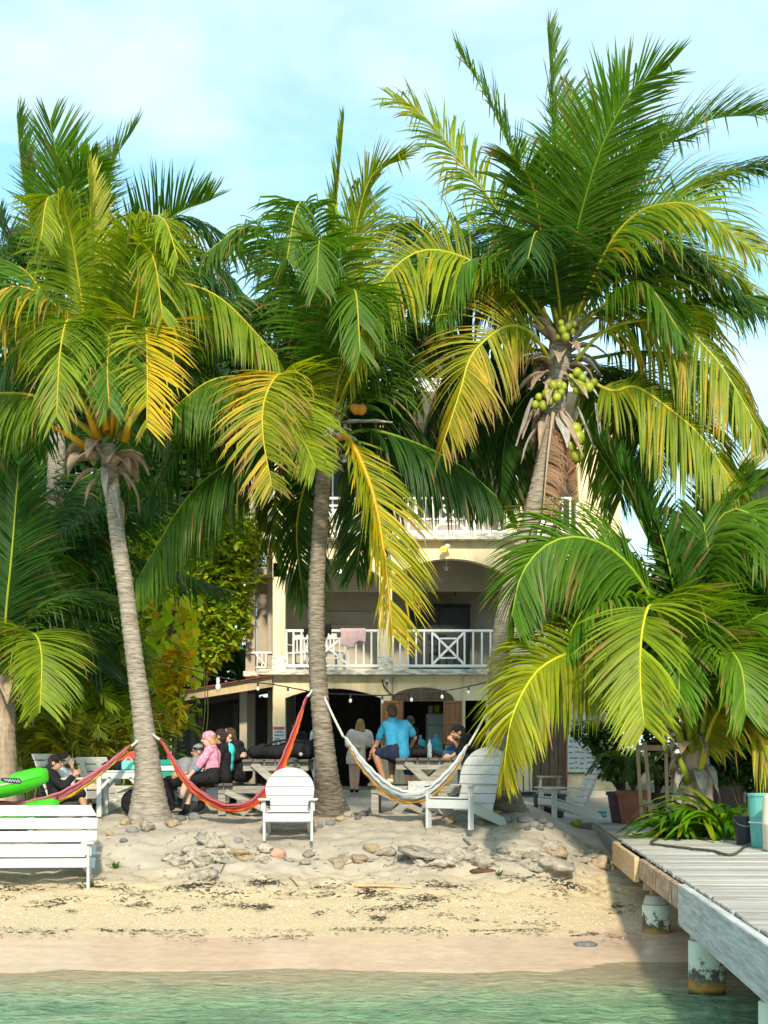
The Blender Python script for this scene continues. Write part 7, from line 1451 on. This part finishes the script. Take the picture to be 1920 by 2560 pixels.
def aqua_panel(t, J, f, u, s, H):
    b = MB()
    for q in (0, .35, .7): b.ell(J['chest'].lerp(J['pelvis'], q)-f*.055+Vector((0, 0, .06)), (.085, .13, .12))
    remesh_build(b, 'aqua_panel', 'aqua_cloth', t, .014, 3)
person('person in black and aqua rash top seated behind the woman in pink', sit(c2, 22.95, dict(head=(585, 215), neck=(605, 285), chest=(640, 370), pelvis=(620, 560), sl=(610, 320, -.16), sr=(660, 320, .16), el=(560, 420, -.2), er=(690, 430, .2), wl=(500, 520, -.2), wr=(640, 470, .3), hl=(615, 570, -.1), hr=(630, 570, .1), kl=(430, 600, -.1), kr=(440, 600, .12), al=(420, 800, -.1), ar=(430, 800, .12), tl=(370, 850, -.1), tr=(380, 850, .12))), (-1, .15, 0), 'skin', ('black_cloth', 1.0), ('black_cloth', .9), ('black_cloth', .12), 'hair_dark', extra=aqua_panel)
def glasses_up(t, J, f, u, s, H):
    b = MB(); b.tube(catmull([H+u*.06+f*.05-s*.085, H+u*.105+f*.045, H+u*.06+f*.05+s*.085], 10), .008, 6); b.build('sunglasses', 'pink_cloth', t)
    for k in (-1, 1): b = MB(); b.tube(catmull([H-f*.06+s*k*.06, H-f*.09+s*k*.07-u*.10, H-f*.08+s*k*.06-u*.2], 8), [.03, .028, .026, .024, .022, .02, .018, .015, .01], 8); b.build('braid', 'hair_brown', t, smooth=True)
person('woman with braided hair and raised sunglasses in black top leaning on the table', sit(c2, 23.5, dict(head=(665, 205), neck=(695, 275), chest=(745, 350), pelvis=(800, 520), sl=(715, 290, -.16), sr=(755, 290, .17), el=(735, 395, -.22), er=(800, 400, .15), wl=(765, 385, -.25), wr=(740, 395, -.05), hl=(795, 535, -.1), hr=(805, 535, .1), kl=(690, 560, -.1), kr=(695, 560, .1), al=(700, 780, -.1), ar=(705, 780, .1))), (-.95, -.3, -.05), 'skin_pale', ('black_cloth', 1.75), ('black_cloth', 1.0), ('black_cloth', .1), 'hair_brown', extra=glasses_up)
# woman in cream romper at the doorway, back to camera
def romper(t, J, f, u, s, H):
    b = MB(); c = J['pelvis']; b.lathe(c, [(.195, -.20), (.205, -.10), (.19, .03), (.145, .14), (.15, .2)], 20); remesh_build(b, 'skirt', 'cream_cloth', t, .018, 2); b = MB(); b.ell(c+Vector((.02, -.17, .13)), (.10, .04, .045)); b.build('belt_bag', 'tan_wood', t, smooth=True)
    b = MB(); b.ell(J['chest']+Vector((0, 0, -.02)), (.24, .14, .20)); b.cap(J['sl'], J['el'], .11, .09); b.cap(J['sr'], J['er'], .11, .09); remesh_build(b, 'blouse', 'cream_cloth', t, .018, 3)
def sit3(Y, d): return sit(c3, Y, d)
person('standing woman with long curly hair in pale cream romper, seen from behind', sit3(32.3, dict(head=(418, 385), neck=(412, 440), chest=(405, 500), pelvis=(380, 645), sl=(345, 470), sr=(475, 470), el=(320, 555, .05), er=(505, 545, .05), wl=(345, 610, .2), wr=(460, 590, .25), hl=(350, 650), hr=(400, 650), kl=(345, 830), kr=(388, 830), al=(347, 940), ar=(385, 940), tl=(340, 958, .12), tr=(390, 958, .12))), (.1, 1, .0), 'skin_pale', ('cream_cloth', .9), ('cream_cloth', .3), ('black_cloth', 0), 'hair_blond', hairlen=.36, extra=romper, vox=.012)
# man in blue shirt, sitting on the dark table, back to camera
person('man in sky blue t-shirt sitting on the dark picnic table, seen from behind', sit3(22.75, dict(head=(687, 275, .02), neck=(695, 338), chest=(725, 420), pelvis=(745, 640, -.05), sl=(625, 395, .05), sr=(815, 395, -.02), el=(558, 560, .1), er=(885, 500, .12), wl=(512, 625, .05), wr=(850, 600, .3), fl=(508, 665, .02), hl=(700, 650), hr=(785, 650), kl=(540, 620, -.1), kr=(690, 680, .35), al=(618, 850, -.12), ar=(690, 850, .25), tl=(585, 872, -.2), tr=(660, 872, .25))), (-.35, .93, -.1), 'skin_tan', ('blue_cloth', .62), ('navy_cloth', .85), ('beige_cloth', 0), 'hair_brown')
person('man in black cap and black top leaning forward with hand at chin', sit3(23.2, dict(head=(1262, 455, 0), neck=(1310, 490), chest=(1370, 545), pelvis=(1450, 690), sl=(1330, 510, -.15), sr=(1350, 505, .18), el=(1265, 625, -.25), er=(1275, 610, .1), wl=(1205, 660, -.25), wr=(1235, 540, .0), fl=(1160, 668, -.25), fr=(1215, 520, -.02), hl=(1445, 700, -.1), hr=(1455, 700, .1), kl=(1230, 600, .25), kr=(1300, 720, .15), al=(1140, 640, .3), ar=(1290, 900, .15), tl=(1090, 640, .3), tr=(1220, 930, .15))), (-1, -.25, -.05), 'skin', ('black_cloth', 1.3), ('jeans', 1.9), ('black_cloth', .1), 'hair_dark', cap=('black_cloth', 1), beard='hair_grey')
person('person with bare arms standing at the bar window beyond the blue shirt', sit3(31.6, dict(head=(850, 360), neck=(850, 410), chest=(850, 470), pelvis=(850, 640), sl=(800, 440), sr=(895, 440), el=(780, 540), er=(905, 545), wl=(810, 600, .2), wr=(880, 610, .25), hl=(825, 650), hr=(875, 650), kl=(825, 810), kr=(875, 810), al=(825, 935), ar=(875, 935), tl=(825, 955, .12), tr=(875, 955, .12))), (0, 1, 0), 'skin', ('black_cloth', .05), ('navy_cloth', .9), ('black_cloth', 0), 'hair_brown', vox=.012)
person('person in black t-shirt standing in the shade of the doorway', sit(c2, 31.5, dict(head=(1245, 125), neck=(1250, 180), chest=(1255, 240), pelvis=(1275, 400), sl=(1195, 200), sr=(1315, 200), el=(1185, 300), er=(1330, 300), wl=(1200, 390, -.05), wr=(1330, 390, -.05), hl=(1250, 410), hr=(1300, 410), kl=(1255, 540), kr=(1298, 540), al=(1258, 655), ar=(1298, 655), tl=(1250, 672, -.12), tr=(1305, 672, -.12))), (.2, -1, 0), 'skin', ('black_cloth', .6), ('beige_cloth', .85), ('black_cloth', .05), 'hair_dark', vox=.012)
def sling(t, J, f, u, s, H): b = MB(); b.ell(J['pelvis']+Vector((-.16, -.16, .2)), (.16, .07, .15)); b.build('shoulder_bag', 'navy_cloth', t, smooth=True); b = MB(); b.tube(catmull([J['sr']+Vector((0, -.08, .07)), J['chest']+Vector((0, -.16, 0)), J['pelvis']+Vector((-.16, -.18, .3))], 8), .02, 6); b.build('bag_strap', 'navy_cloth', t)
person('person in pale striped shorts with navy shoulder bag half hidden by the slender palm', sit(c2, 30.5, dict(head=(1462, 105), neck=(1460, 165), chest=(1455, 230), pelvis=(1440, 400), sl=(1400, 185), sr=(1515, 185), el=(1385, 300), er=(1530, 300), wl=(1400, 390, -.05), wr=(1520, 390, -.05), hl=(1415, 410), hr=(1465, 410), kl=(1418, 545), kr=(1462, 545), al=(1420, 665), ar=(1462, 665), tl=(1412, 685, -.12), tr=(1470, 685, -.12))), (-.2, -1, 0), 'skin_pale', ('white_cloth', .6), ('white_cloth', 1.0), ('black_cloth', .05), 'hair_brown', extra=sling, vox=.012)
